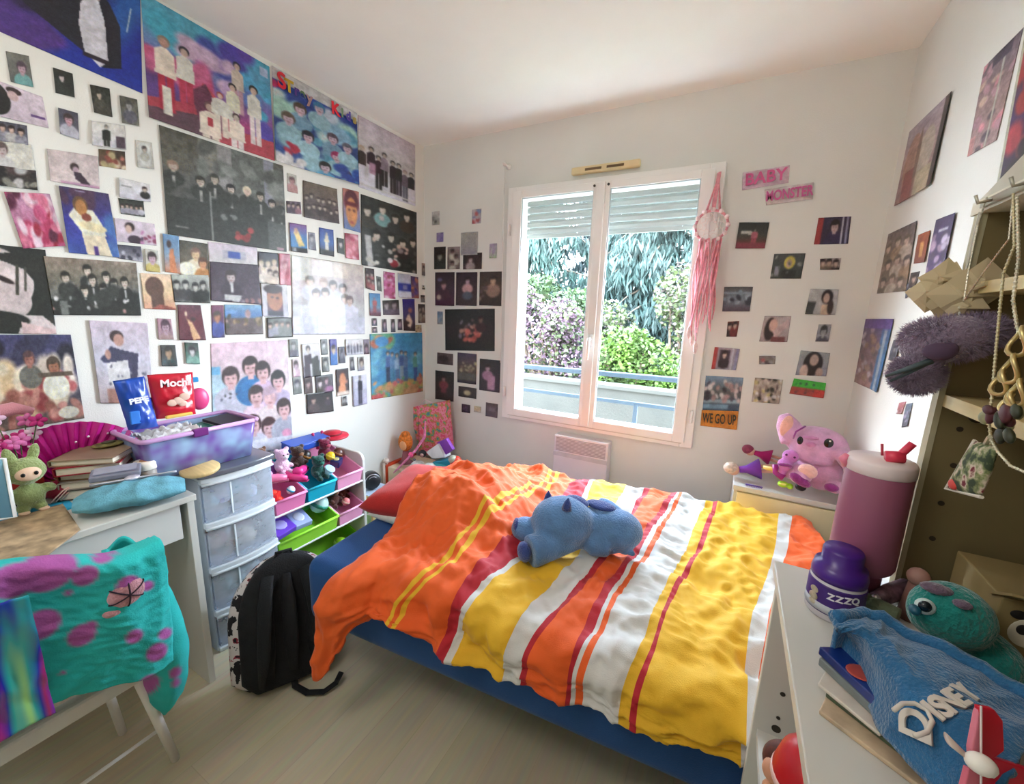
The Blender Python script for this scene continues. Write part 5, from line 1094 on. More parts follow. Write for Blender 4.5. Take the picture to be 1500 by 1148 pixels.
MB().lathe([(.026, 0), (.030, .004), (.030, .062), (.027, .066)], jp, 28).build('glass', frost_mat((200, 190, 180), .5), q, True); MB().lathe([(.0, .05), (.024, .05), (.024, .004), (0, .004)], jp, 20).build('contents', mat((110, 88, 76), .7), q, True)
MB().lathe([(.031, .066), (.032, .070), (.032, .090), (.029, .095), (0, .095)], jp, 28).build('lid', plastic((232, 222, 208)), q, True); MB().lathe([(.0, .0965), (.014, .0965), (.014, .095)], jp, 20).build('label', mat((170, 120, 90), .5), q, True)
# denim pouch lying on the desk
q = thing('denim_pouch', 'light blue denim pencil pouch lying at the corner of the desk', 'pouch', (-1.62, .52, .752))
P0_, P1_ = Vector((-1.665, .385, .0)), Vector((-1.565, .625, .0))
def pch(u, v):
    th = 2*PI*u; t = v; c = P0_.lerp(P1_, t)+Vector((0, 0, .751+.036)); k = (max(0, math.sin(PI*min(1, max(0, .04+.92*t))))**.35)
    d = (P1_-P0_).normalized(); n_ = Vector((d.y, -d.x, 0)); r1 = (.085+.012*nz(t*4, 1))*k; r2 = .034*k
    return c + n_*math.cos(th)*r1 + Vector((0, 0, math.sin(th)*r2 + .006*ridge(u*4, t*5, 3)*k - (1-k)*.012))
b = MB(); b.grid(pch, 48, 50, True); b.build('pouch', mat((104, 168, 188), .9, .12, 40, .3, 200), q, True)
b = MB(); b.tube([P0_.lerp(P1_, .1+.8*k/12)+Vector((-.03, .02, .751+.073)) for k in range(13)], .004, 6); b.build('zip', mat((180, 180, 190), .4, metal=.6), q, True)
b = MB(); b.ell((-1.652, .52, .826), (.016, .02, .008)); b.build('badge', mat((214, 208, 222), .3, .2, 60, metal=.3), q, True)
q = thing('glass_case', 'small clear case on the denim pouch', 'case', (-1.70, .50, .82)); MB().box((-1.705, .50, .838), (.07, .12, .018), (0, .1, -.4)).build('case', frost_mat((180, 182, 200), .5), q, bevel=.004)
MB().box((-1.705, .50, .851), (.05, .10, .003), (0, .1, -.4)).build('lid', frost_mat((210, 210, 226), .5), q)
q = thing('red_pouch', 'dark red fabric pouch with pale cords under the fan', 'pouch', (-1.84, .42, .752))
b = MB(); b.ell((-1.86, .425, .782), (.05, .065, .032), (0, -.2, .3)); b.build('pouch', mat((150, 12, 50), .6, .15, 18), q, True)
b = MB()
for k in range(3): b.tube([(-1.815, .37+.012*k, .756), (-1.806, .40+.01*k, .79), (-1.812, .46+.008*k, .815)], .002, 6)
b.build('cord', mat((230, 190, 180), .7), q, True)
# map mat, blue folder, small mirror, flowers
def quad_sheet(name, label, cat, pts, z, m, th=.002, n=30, wob=.001, parent=None):
    P4 = [AZ(*p, z) for p in pts]; b = MB()
    b.grid(lambda u, v: P4[0].lerp(P4[1], u).lerp(P4[3].lerp(P4[2], u), v)+Vector((0, 0, wob*(1+nz(u*5, v*5, 3)))), n, n)
    return tag(b.build(name, m, parent, True, solid=th), label, cat)
MAPM = mat((176, 152, 120), .7, .3, 28, stretch=(1, 1, 1))
quad_sheet('desk_map', 'beige printed map lying on the desk under the pouch', 'map', [(-90, 790), (-40, 900), (118, 776), (92, 738)], .7525, MAPM)
quad_sheet('blue_folder', 'turquoise folder edge under the map on the desk', 'folder', [(-60, 765), (-40, 800), (112, 742), (100, 732)], .7512, mat((30, 160, 200), .4), .001, 8, .0)
q = thing('table_mirror', 'small blue tinted mirror with a silver frame at the left edge of the desk', 'mirror', (-1.78, .22, .752))
P4 = [AX(-30, 765, -1.72), AX(22, 757, -1.72), AX(6, 672, -1.76), AX(-40, 668, -1.76)]
b = MB(); b._add([P4[0], P4[1], P4[2], P4[3]], [(0, 1, 2, 3)]); b.build('glass', mat((120, 170, 190), .1, .2, 5, metal=.6), q, solid=.004)
b = MB(); b.tube(P4+[P4[0]], .005, 8); b.build('frame', mat((214, 216, 214), .3, .05), q, True)
q = thing('flower_bunch', 'pink and lilac artificial flowers standing behind the green plush figure', 'flowers', (-1.93, .34, .752)); rnd = random.Random(12); b = MB(); g = MB()
for k in range(16):
    p = AX(rnd.uniform(-20, 62), rnd.uniform(612, 668), -1.93+rnd.uniform(-.02, .03)); b.mi = k % 3
    for a in range(5): b.ell(p+Vector((.006, math.cos(a*1.257)*.012, math.sin(a*1.257)*.012)), (.005, .011, .008), (a*1.257, 0, 0), 8, 6)
    g.tube([p, Vector((-1.93, .35, .80)).lerp(p, .3), Vector((-1.93, .35, .755))], .0015, 5)
b.build('petals', [mat((222, 120, 180), .7), mat((236, 200, 224), .7), mat((190, 40, 120), .7)], q, True); g.build('stems', mat((90, 120, 70), .7), q)
q = thing('fabric_roll', 'pink rolled fabric at the far left behind the flowers', 'fabric', (-1.95, .25, .95)); b = MB(); b.tube([AX(-40, 612, -1.95), AX(20, 598, -1.95), AX(48, 602, -1.95)], [.022, .02, .012], 14); b.build('roll', cloth((206, 140, 150)), q, True); b = MB(); b.cyl((-1.95, .28, .752), AX(-10, 612, -1.95), .004, seg=8); b.build('rod', mat((120, 80, 70), .6), q)
q = thing('dark_box', 'small black and red box behind the green plush figure', 'box', (-1.92, .37, .752)); MB().bb(-1.95, -1.88, .30, .38, .7515, .86).build('body', mat((46, 18, 22), .5, .2), q, bevel=.003); MB().bb(-1.9495, -1.8795, .2995, .3805, .80, .825).build('band', mat((170, 40, 30), .5), q)

# toy rack ------------------------------------------------------------------
rk = thing('toy_rack', 'white toy rack with slanted coloured bins along the left wall', 'toy rack', (-1.87, 1.27, 0))
for y in (.995, 1.52):
    b = MB(); prof = [(-2.035, 0), (-1.725, 0), (-1.725, .56), (-1.735, .585), (-1.76, .598), (-2.035, .60)]
    b.prism(prof, (0, y-.009, 0), (1, 0, 0), (0, 0, 1), (0, .018, 0)); b.build('side_panel', WHITE, rk, bevel=.004)
def bin_(y0, y1, z, c, h=.085):
    b = MB(); x1 = -1.722; x0 = -1.99; tl = .11
    def q(x, y, zz): return Vector((x, y, zz+(x1-x)*.36))
    t = .004; i = .012
    # outer shell: bottom and four walls with thickness
    for (a, bb_, c_, d_) in (((x0, y0+i), (x1-.01, y0+i), (x1, y0), (x0, y0)), ((x0, y1-i), (x1-.01, y1-i), (x1, y1), (x0, y1)), ((x1-.012, y0+i), (x1-.012, y1-i), (x1, y1), (x1, y0)), ((x0, y0+i), (x0, y1-i), (x0, y1), (x0, y0))):
        b._add([q(a[0], a[1], z), q(bb_[0], bb_[1], z), q(c_[0], c_[1], z+h), q(d_[0], d_[1], z+h)], [(0, 1, 2, 3)])
    b._add([q(x0, y0+i, z), q(x1-.01, y0+i, z), q(x1-.01, y1-i, z), q(x0, y1-i, z)], [(0, 1, 2, 3)])
    o = b.build('bin', plastic(c, rough=.28), rk, solid=t)
    b = MB(); b.tube([q(x1+.004, y0, z+h), q(x1+.004, y1, z+h)], .0065, 8); b.tube([q(x0, y0, z+h), q(x1, y0, z+h)], .004, 6); b.tube([q(x0, y1, z+h), q(x1, y1, z+h)], .004, 6)
    b.build('rim', plastic(tuple(min(255, int(v*1.12)+10) for v in c)), o, True)
PK, TU, GR, PK2 = (222, 120, 168), (24, 158, 184), (140, 208, 52), (226, 150, 186)
bin_(1.012, 1.165, .43, PK); bin_(1.172, 1.335, .43, TU); bin_(1.342, 1.505, .43, PK2)
bin_(1.012, 1.335, .225, GR); bin_(1.342, 1.505, .225, PK2)
bin_(1.012, 1.505, .02, GR, .07)
b = MB()
for z in (.44, .235): b.cyl((-1.733, 1.0, z), (-1.733, 1.515, z), .006, seg=8); b.cyl((-1.98, 1.0, z+.09), (-1.98, 1.515, z+.09), .006, seg=8)
b.build('rods', mat((230, 230, 230), .4), rk)
rnd = random.Random(31)
def bz(x, z): return z + (-1.722-x)*.36
# toys in the bins: every one an object of its own
def toy_ball(lab, p, r, c, c2): 
    t = thing('toy_ball', lab, 'ball', p); MB().ell(p, r).build('ball', plastic(c), t, True); MB().lathe([(r*1.01, -.2*r), (r*1.02, 0), (r*1.01, .2*r)], p, 20, axis=(.3, .5, 1)).build('stripe', plastic(c2), t, True)
def toy_cup(lab, p, r, c, ax=(0, 0, 1)): 
    t = thing('toy_cup', lab, 'toy cup', p); MB().lathe([(r*.6, -r), (r*.95, r), (r*.85, r), (r*.5, -r*.8)], p, 20, axis=ax).build('cup', plastic(c), t, True, solid=.001)
    ad = Vector(ax).normalized(); MB().lathe([(r*.9, 0), (r*1.05, .003), (r*1.05, .006), (r*.9, .008)], p+ad*r*.95, 20, axis=ax).build('rim', plastic(tuple(min(255, v+30) for v in c)), t, True)
def toy_bear(lab, p, r, c, c2, name='toy_bear', cat='plush toy'):
    t = thing(name, lab, cat, p); p = Vector(p)
    blob('body', [(p, (r, r*.9, r*1.1)), (p+Vector((.2*r, 0, r*1.5)), r*.85), (p+Vector((.1*r, r*.7, r*2.2)), r*.32), (p+Vector((.1*r, -r*.7, r*2.2)), r*.32), (p+Vector((.6*r, r*.8, 0)), (r*.6, r*.3, r*.3)), (p+Vector((.6*r, -r*.8, 0)), (r*.6, r*.3, r*.3)), (p+Vector((r, r*.5, -r*.8)), (r*.6, r*.35, r*.35)), (p+Vector((r, -r*.5, -r*.8)), (r*.6, r*.35, r*.35))], plush(c), t, max(.004, r*.12), 2)
    MB().ell(p+Vector((r*.95, 0, r*1.35)), (r*.3, r*.35, r*.28)).build('muzzle', plush(c2), t, True)
    b = MB(); b.ell(p+Vector((r*.98, r*.3, r*1.7)), r*.1, u=8, v=6); b.ell(p+Vector((r*.98, -r*.3, r*1.7)), r*.1, u=8, v=6); b.build('eye', mat((20, 16, 16), .2), t, True)
def toy_doll(lab, p, s, hair, dress, d=(0, 1, .2)):
    t = thing('toy_doll', lab, 'doll', p); p = Vector(p); d = Vector(d).normalized()
    MB().ell(p+d*s*.42, s*.13).build('head', mat((226, 178, 150), .5), t, True)
    MB().ell(p+d*s*.46+Vector((-.2*s*.1, 0, s*.04)), (s*.16, s*.16, s*.14)).build('hair', mat(hair, .6, .2, 90), t, True)
    MB().tube([p+d*s*.3, p+d*s*.15, p-d*s*.12], [s*.07, s*.09, s*.24], 14).build('dress', cloth(dress), t, True)
    b = MB(); o_ = d.orthogonal().normalized()*s*.06
    for g in (1, -1): b.tube([p-d*s*.1+o_*g, p-d*s*.5+o_*g*1.3], [s*.045, s*.03], 8)
    b.build('legs', mat((226, 178, 150), .5), t, True)
def toy_block(lab, p, s, c, c2, r=(.3, .2, .5)):
    t = thing('toy_block', lab, 'toy', p); MB().box(p, s, r).build('block', plastic(c), t, bevel=.004); E_ = Euler(r).to_matrix(); MB().ell(Vector(p)+E_@Vector((s[0]*.0, 0, s[2]*.5)), (s[0]*.3, s[1]*.3, .003), r, 10, 6).build('stud', plastic(c2), t, True)
def toy_shoe(lab, p, s, c, rz=0):
    t = thing('toy_shoe', lab, 'toy shoe', p); M_ = Matrix.Translation(p) @ Matrix.Rotation(rz, 4, 'Z')
    b = MB(M_); b.tube([(-s*.5, 0, .25*s), (-s*.2, 0, .14*s), (.2*s, 0, .1*s), (.5*s, 0, .08*s)], [s*.2, s*.17, s*.17, s*.1], 12); b.build('upper', plastic(c), t, True); MB(M_).box((0, 0, -.05*s), (s*1.1, s*.3, s*.06)).build('sole', plastic(tuple(int(v*.7) for v in c)), t, bevel=.003)
V = Vector
toy_block('red building block at the left end of the upper pink bin', V((-1.765, 1.035, .535)), (.045, .035, .03), (226, 40, 34), (240, 80, 60))
toy_block('second red block lying lower in the upper pink bin', V((-1.745, 1.045, .508)), (.04, .03, .025), (222, 44, 36), (240, 90, 70), (.1, .4, .1))
toy_shoe('light pink toy shoe on top of the upper pink bin', V((-1.80, 1.06, .585)), .11, (232, 120, 160), 1.0)
toy_shoe('hot pink toy shoe between the pink and turquoise bins', V((-1.77, 1.15, .565)), .10, (226, 50, 130), .6)
toy_shoe('hot pink toy slipper lying over the turquoise bin', V((-1.80, 1.20, .578)), .11, (224, 54, 136), 2.2)
toy_ball('small white and turquoise ball in the upper pink bin', V((-1.748, 1.105, .535)), .019, (226, 236, 240), (30, 150, 180))
toy_cup('lilac toy cup lying at the left of the upper bins', V((-1.84, 1.03, .60)), .03, (176, 128, 186), (1, .3, .6))
toy_ball('purple ball in the back of the upper pink bin', V((-1.90, 1.10, .60)), .034, (128, 70, 150), (180, 110, 190))
toy_bear('pink white plush with a bow on the upper pink bin', V((-1.85, 1.135, .625)), .036, (232, 190, 214), (245, 235, 240))
toy_bear('small brown bear leaning behind the pink plush', V((-1.91, 1.07, .655)), .028, (110, 70, 44), (170, 130, 90))
toy_bear('dark brown bear in the back of the turquoise bin', V((-1.88, 1.235, .605)), .036, (64, 42, 32), (140, 100, 70))
toy_ball('black and amber ball in the turquoise bin', V((-1.90, 1.29, .62)), .032, (36, 28, 26), (150, 100, 40))
toy_bear('dark green dinosaur plush hanging over the turquoise bin', V((-1.80, 1.29, .555)), .036, (20, 74, 66), (30, 110, 90), 'toy_dinosaur')
toy_cup('pale blue toy cup in the right end of the turquoise bin', V((-1.775, 1.325, .54)), .026, (140, 190, 205), (.5, .2, .8))
toy_block('dark blue toy box in the right upper pink bin', V((-1.81, 1.41, .565)), (.05, .05, .04), (30, 40, 90), (180, 170, 120))
toy_ball('yellow toy lemon in the right upper pink bin', V((-1.83, 1.39, .60)), .024, (226, 190, 30), (240, 210, 80))
toy_bear('maroon plush at the back of the right upper pink bin', V((-1.89, 1.40, .60)), .036, (110, 24, 56), (170, 70, 90))
toy_ball('dark amber ball at the right end of the upper bins', V((-1.87, 1.47, .585)), .03, (90, 50, 40), (150, 100, 60))
toy_block('violet sequin purse at the left of the lower green bin', V((-1.80, 1.07, .345)), (.11, .10, .03), (112, 70, 200), (180, 170, 235), (.1, .35, .1))
toy_block('pale blue glitter purse in the middle of the lower green bin', V((-1.80, 1.165, .345)), (.11, .085, .03), (168, 182, 232), (220, 225, 245), (0, .35, -.1))
toy_ball('orange ball at the left back of the lower green bin', V((-1.90, 1.05, .375)), .032, (214, 70, 30), (240, 120, 60))
toy_ball('dark red ball at the back of the lower green bin', V((-1.90, 1.15, .385)), .036, (120, 20, 40), (160, 60, 70))
toy_ball('white and teal toy helmet at the right of the lower green bin', V((-1.80, 1.285, .375)), .046, (196, 226, 220), (60, 150, 130))
toy_cup('teal toy bucket behind the toy helmet', V((-1.87, 1.25, .385)), .04, (70, 150, 140), (.2, -.2, 1))
toy_bear('brown monkey plush in the lower pink bin', V((-1.82, 1.385, .355)), .034, (92, 48, 36), (196, 140, 110), 'toy_monkey')
toy_bear('rust brown plush at the right end of the lower pink bin', V((-1.84, 1.455, .365)), .032, (104, 44, 26), (180, 110, 60))
toy_ball('pale pink ball at the front of the lower pink bin', V((-1.768, 1.425, .338)), .022, (214, 120, 120), (240, 200, 180))
toy_ball('light green ball in the floor level bin', V((-1.80, 1.40, .09)), .035, (150, 200, 40), (200, 230, 120))
# things lying on top of the rack
q = thing('blue_box_lid', 'blue plastic box lying across the back of the toy rack', 'box', (-1.94, 1.33, .64)); MB().box((-1.94, 1.33, .668), (.09, .22, .035), (.0, .12, .0)).build('box', plastic((34, 74, 170)), q, bevel=.005); MB().box((-1.938, 1.33, .688), (.094, .224, .008), (0, .12, 0)).build('lid', plastic((50, 90, 190)), q, bevel=.003)
p_ = V((-1.93, 1.485, .665)); q = thing('red_hat', 'red round toy hat on the back right of the toy rack', 'toy hat', p_); MB().lathe([(0, .0), (.085, .0), (.088, .006), (.084, .012), (.05, .016), (.045, .03), (0, .034)], p_, 32).build('brim', mat((196, 30, 54), .5), q, True); MB().lathe([(.051, .016), (.052, .022), (.047, .024)], p_, 32).build('band', mat((120, 14, 30), .5), q, True)
p_ = AX(466, 652, -1.95)+V((0, 0, .0)); q = thing('pink_figurine', 'small pink figurine with raised arms behind the blue box', 'figurine', p_); b = MB(); b.tube([p_+V((0, 0, -.02)), p_+V((0, 0, .03))], [.012, .007], 10); b.ell(p_+V((0, 0, .045)), .011); b.build('body', mat((214, 40, 110), .5), q, True); b = MB()
for s_ in (1, -1): b.tube([p_+V((0, 0, .03)), p_+V((0, s_*.018, .04)), p_+V((0, s_*.026, .065))], .004, 6); b.ell(p_+V((0, s_*.028, .07)), .008)
b.build('arms', mat((204, 36, 100), .5), q, True)
toy_bear('tiny brown bear sitting on the drawer tower end of the rack', V((-1.93, 1.03, .70)), .02, (90, 60, 44), (150, 110, 80))
# ------------------------------------------------------------------ wall fittings
q = thing('air_vent', 'long cream plastic air vent above the window', 'vent', (-.75, YB, 2.2)); MB().box((-.75, YB-.016, 2.2), (.39, .030, .040), (0, 0, 0)).build('vent_cover', mat((226, 206, 160), .5, .03), q, bevel=.008)
b = MB(); b.bb(-.86, -.765, YB-.034, YB-.0312, 2.193, 2.205); b.bb(-.735, -.64, YB-.034, YB-.0312, 2.193, 2.205); b.build('vent_slot', mat((110, 90, 60), .7), q)
q = thing('cord_hook', 'white hook with a shutter cord left of the window', 'hook', (-1.37, YB, 2.28)); b = MB(); b.lathe([(0, 0), (.018, 0), (.018, .01), (.008, .016), (.008, .05), (.013, .056), (0, .062)], (-1.375, YB, 2.285), 16, axis=(0, -1, 0)); b.build('hook', PVC, q, True)
b = MB(); b.tube([(-1.375, YB-.05, 2.28), (-1.378, YB-.05, 1.9), (-1.376, YB-.04, 1.5), (-1.378, YB-.03, 1.05)], .0028, 6); b.build('cord', mat((222, 220, 214), .7), q, True)
ht = thing('wall_heater', 'white electric wall heater below the window behind the bed', 'heater', (-.76, YB-.05, .3))
MB().bb(-.935, -.585, YB-.085, YB-.0005, .20, .635).build('housing', mat((226, 224, 230), .4, .01), ht, bevel=.006)
b = MB(); 
for k in range(10): b.bb(-.92, -.60, YB-.0885, YB-.0845, .535+.009*k, .5395+.009*k)
b.build('grille', mat((176, 172, 180), .5), ht); MB().bb(-.935, -.585, YB-.090, YB-.085, .50, .525).build('front_seam', mat((200, 198, 204), .5), ht)
# dreamcatcher
PKF = mat((226, 150, 160), .9, .15, 60); dc = thing('dreamcatcher', 'pink dreamcatcher with long ribbons hanging on the right side of the window', 'dreamcatcher', (-.165, YB-.11, 1.9))
c0 = Vector((-.165, YB-.10, 1.84)); b = MB(); b.tube([c0+Vector((math.cos(2*PI*k/36)*.072, 0, math.sin(2*PI*k/36)*.072)) for k in range(37)], .006, 8, False); b.build('hoop', PKF, dc, True)
b = MB()
for rr_, n_, tw_ in ((.072, 10, 0), (.05, 10, .3), (.03, 8, .6)):
    for k in range(n_): a0 = 2*PI*k/n_+tw_; a1 = 2*PI*(k+1)/n_+tw_; b.tube([c0+Vector((math.cos(a0)*rr_, 0, math.sin(a0)*rr_)), c0+Vector((math.cos((a0+a1)/2)*rr_*.72, 0, math.sin((a0+a1)/2)*rr_*.72)), c0+Vector((math.cos(a1)*rr_, 0, math.sin(a1)*rr_))], .0016, 5)
b.build('web', mat((240, 226, 220), .8), dc, True)
b = MB(); b.tube([c0+Vector((-.03, 0, .065)), c0+Vector((.005, .03, .24)), c0+Vector((.03, 0, .065))], .006, 6); b.tube([c0+Vector((0, 0, .07)), c0+Vector((.005, .03, .25))], .014, 6, flat=.4); b.build('hanging_loop', PKF, dc, True)
rnd = random.Random(8); b = MB()
for k in range(17):
    x = rnd.uniform(-.05, .045); L_ = rnd.uniform(.36, .52); y = rnd.uniform(-.02, .02)
    b.tube([c0+Vector((x+ .008*math.sin(s*7+k)+.15*x*s, y+.006*math.cos(s*9+k), -.06-(L_*s))) for s in [i/9 for i in range(10)]], [.0075]*8+[.006, .003], 6, flat=.35)
b.build('ribbons', PKF, dc, True)
b = MB()
for k in range(12): a = 2*PI*k/12; b.ell(c0+Vector((math.cos(a)*.074, -.008, math.sin(a)*.074)), .011, u=8, v=6)
for k in range(3): b.tube([c0+Vector((-.05+.03*k, -.015, -.07)), c0+Vector((-.045+.02*k, -.018, -.5-.04*k))], [.002, .002], 5); b.ell(c0+Vector((-.045+.02*k, -.018, -.52-.04*k)), (.010, .004, .03), u=10)
b.build('flowers', mat((240, 214, 214), .9, .1, 60), dc, True)
# ------------------------------------------------------------------ backpack on the floor
bp = thing('backpack', 'black backpack with patterned sides leaning between the drawers and the bed', 'backpack', (-1.36, .87, 0))
o0 = Vector((-1.315, .785, .012)); bx = Vector((.45, .89, -.0)).normalized(); bz_ = Vector((-.26, .16, .95)).normalized(); by = bz_.cross(bx).normalized()
MB_ = Matrix(((bx.x, by.x, bz_.x, o0.x), (bx.y, by.y, bz_.y, o0.y), (bx.z, by.z, bz_.z, o0.z), (0, 0, 0, 1)))
BLK = mat((18, 18, 22), .85, .2, 30, .3, 200)
def bag_surf(sx_, sy_, h, y0, top=.5):
    def f(u, v):
        th = 2*PI*u; z = v; k = 1 if z < top else math.sqrt(max(0, 1-((z-top)/(1-top))**2)); kb = min(1, .75+z*2.5)
        ct, st = math.cos(th), math.sin(th); e = .55
        return Vector((sx_*kb*max(.02, k)*math.copysign(abs(ct)**e, ct), y0+sy_*kb*(.35+.65*k)*math.copysign(abs(st)**e, st), h*z + .006*nz(u*8, v*6)))
    return f
b = MB(MB_); b.grid(bag_surf(.160, .055, .46, 0), 44, 30, True); b._add([bag_surf(.160, .055, .46, 0)(k/20, 0) for k in range(20)], [tuple(range(20))]); b.build('main_body', BLK, bp, True)
pm = mat((200, 190, 190), .85, .0, 24); nt_ = pm.node_tree; 
cr = [n for n in nt_.nodes if n.type == 'VALTORGB'][0]; cr.color_ramp.interpolation = 'CONSTANT'; cr.color_ramp.elements[0].position = 0; cr.color_ramp.elements[0].color = lin((24, 20, 24)); cr.color_ramp.elements[1].position = .46; cr.color_ramp.elements[1].color = lin((206, 198, 196)); e = cr.color_ramp.elements.new(.62); e.color = lin((150, 40, 60)); e = cr.color_ramp.elements.new(.66); e.color = lin((30, 26, 30))
b = MB(MB_); b.grid(bag_surf(.192, .062, .45, .045), 44, 30, True); b.build('patterned_front', pm, bp, True)
b = MB(MB_)
for x in (-.075, 0, .075): b.tube([(x, -.056, .05), (x, -.066, .16), (x, -.064, .30), (x*.8, -.045, .39)], [.02, .032, .032, .018], 10, flat=.45)
b.build('padding', BLK, bp, True)
b = MB(MB_)
for x in (-.06, .06):
    b.tube([(x, -.06, .40), (x*1.3, -.10, .30), (x*1.5, -.10, .15), (x*1.7, -.07, .03)], [.026, .03, .028, .012], 8, flat=.3)
b.build('shoulder_strap', BLK, bp, True)
b = MB(MB_); b.tube([(-.03, -.01, .43), (-.025, -.01, .465), (.025, -.01, .465), (.03, -.01, .43)], .007, 8); b.build('top_handle', BLK, bp, True)
b = MB(MB_); b.tube([bag_surf(.163, .058, .43, .02)(0.0 + .0*k, v) if 0 else bag_surf(.160, .002, .432, .03)(0, v/14) for v in range(15)], .004, 6); b.tube([bag_surf(.160, .002, .432, .03)(.5, v/14) for v in range(15)], .004, 6); b.build('piping', mat((222, 214, 206), .7), bp, True)
b = MB(); b.tube([AZ(430, 985, .03), AZ(432, 1004, .012), AZ(450, 1014, .012), AZ(474, 1013, .012), AZ(492, 1000, .02), AZ(500, 984, .035)], .011, 8, flat=.35); b.build('loose_strap', BLK, bp, True)
b = MB(); b.tube([AZ(404, 975, .05), AZ(403, 995, .012)], .008, 8, flat=.4); b.tube([AZ(372, 940, .08), AZ(376, 965, .02), AZ(386, 972, .012)], .007, 8, flat=.4); b.build('webbing', BLK, bp, True)
# ------------------------------------------------------------------ blue plush lying on the duvet
BL1, BL2 = plush((92, 134, 182)), plush((52, 74, 140)); pz = .06
def Q(px, py, z): return AZ(px, py, z)
pb = thing('blue_plush', 'large blue plush toy lying face down on the striped duvet', 'plush toy', Q(840, 790, .57))
hd = Q(824, 763, .665); bd = Q(876, 768, .645); bt = Q(905, 775, .64)
blob('body', [(hd, (.112, .098, .088), (0, 0, .4)), (hd.lerp(bd, .45)+V((0, 0, -.01)), (.07, .07, .06)), (bd, (.092, .075, .062), (0, 0, .35)), (bt, (.088, .082, .068)),
  (Q(770, 775, .615), (.055, .05, .044)), (Q(790, 772, .62), (.05, .04, .036)), (Q(915, 797, .595), (.032, .05, .03), (0, 0, .3))], BL1, pb, .008, 5, .0,
  tubes=[([Q(846, 784, .62), Q(808, 798, .605), Q(776, 808, .60)], [.046, .050, .056]), ([Q(862, 788, .61), Q(872, 798, .60), Q(893, 803, .595)], [.04, .042, .032]), ([Q(893, 800, .6), Q(905, 792, .605), Q(912, 780, .61)], [.032, .034, .03])])
b = MB(); 
for c_, d_ in ((Q(803, 731, .725), (0, 0, .9)), (Q(830, 742, .745), (.1, 0, 1))): b.lathe([(.018, 0), (.012, .025), (0, .045)], c_+V((0, 0, -.01)), 12, axis=d_)
b.build('crest', BL2, pb, True)
b = MB(); b.ell(Q(926, 779, .632), (.014, .040, .042), (0, .2, -.7)); b.build('foot_pad', plush((120, 206, 196)), pb, True)
b = MB(); b.ell(Q(768, 808, .60), (.022, .034, .034), (0, 0, .9)); b.ell(Q(757, 772, .62), (.016, .036, .034), (0, 0, .5)); b.build('paw_pad', BL2, pb, True)
b = MB(); b.ell(Q(845, 735, .725), (.045, .035, .02), (0, .2, .3)); b.ell(Q(880, 740, .71), (.055, .035, .012), (0, .1, .2)); b.build('back_patch', BL2, pb, True)
b = MB(); b.ell(Q(897, 745, .66), (.07, .03, .018), (0, .2, -.5)); b.ell(Q(920, 806, .59), (.014, .03, .012), (0, 0, 1)); b.build('ear', BL1, pb, True)
# ------------------------------------------------------------------ dresser in the right corner with plush toys
ds = thing('dresser', 'low white dresser with cream drawers in the right corner behind the bed', 'dresser', (.30, 2.25, 0))
MB().bb(.085, .515, 2.135, 2.43, 0, .60).build('body', WHITE, ds, bevel=.003); MB().bb(.08, .517, 2.11, 2.432, .60, .625).build('top', WHITE, ds, bevel=.003)
for z0, z1 in ((.43, .59), (.245, .42), (.06, .235)):
    d_ = MB().bb(.10, .505, 2.12, 2.134, z0, z1).build('drawer', mat((236, 222, 178), .5, .02), ds, bevel=.003); MB().lathe([(.005, 0), (.005, .012), (.012, .016), (.012, .024), (0, .026)], (.30, 2.12, (z0+z1)/2), 14, axis=(0, -1, 0)).build('knob', WHITE, d_, True)
PP, PPL, DP = plush((224, 168, 206)), plush((238, 200, 206)), plush((150, 50, 130))
pp = thing('pink_plush', 'large pink plush toy sitting on the dresser in the right corner', 'plush toy', (.38, 2.22, .626))
Y_ = lambda px, py, y: AY(px, py, y)
hd = Y_(1196, 650, 2.18)
blob('body', [(hd, (.115, .085, .078)), (hd+V((0, -.01, -.05)), (.085, .07, .04)), (Y_(1205, 692, 2.20), (.075, .07, .08)), (Y_(1157, 688, 2.16), (.05, .05, .04)), (Y_(1172, 695, 2.12), (.045, .06, .042)), (Y_(1222, 712, 2.12), (.035, .05, .028))], PP, pp, .008, 4, 0,
  tubes=[([hd+V((-.09, 0, .02)), Y_(1157, 648, 2.17), Y_(1155, 622, 2.2), Y_(1148, 606, 2.21)], [.02, .038, .05, .022]), ([hd+V((.085, -.02, .0)), Y_(1233, 665, 2.10), Y_(1242, 690, 2.08)], [.03, .032, .012]), ([Y_(1178, 684, 2.2), Y_(1155, 690, 2.14)], [.035, .03])])
b = MB(); b.ell(Y_(1152, 624, 2.155), (.024, .010, .05), (0, .15, .1)); b.build('inner_ear', plush((236, 176, 160)), pp, True)
b = MB(); b.ell(Y_(1214, 649, 2.095), (.017, .008, .020)); b.ell(Y_(1172, 645, 2.105), (.011, .008, .018)); b.build('eye', mat((14, 14, 18), .15), pp, True)
b = MB(); b.ell(Y_(1216, 646, 2.086), (.004, .002, .004)); b.build('eye_glint', mat((240, 240, 240), .3), pp, True)
b = MB(); b.ell(Y_(1188, 651, 2.10), (.020, .010, .012)); b.ell(Y_(1188, 641, 2.105), (.03, .008, .008)); b.build('nose', plush((214, 140, 190)), pp, True)
b = MB(); b.ell(Y_(1183, 690, 2.075), (.036, .012, .036), (.3, 0, -.3)); b.build('foot_pad', plush((244, 196, 190)), pp, True)
b = MB(); b.ell(Y_(1172, 703, 2.075), (.045, .02, .022), (0, .5, 0)); b.ell(Y_(1218, 714, 2.07), (.026, .02, .018)); b.build('claw_patch', DP, pp, True)
b = MB(); b.tube([Y_(1162, 642, 2.11), Y_(1166, 632, 2.10), Y_(1180, 624, 2.11)], .004, 6); b.build('brow', DP, pp, True)
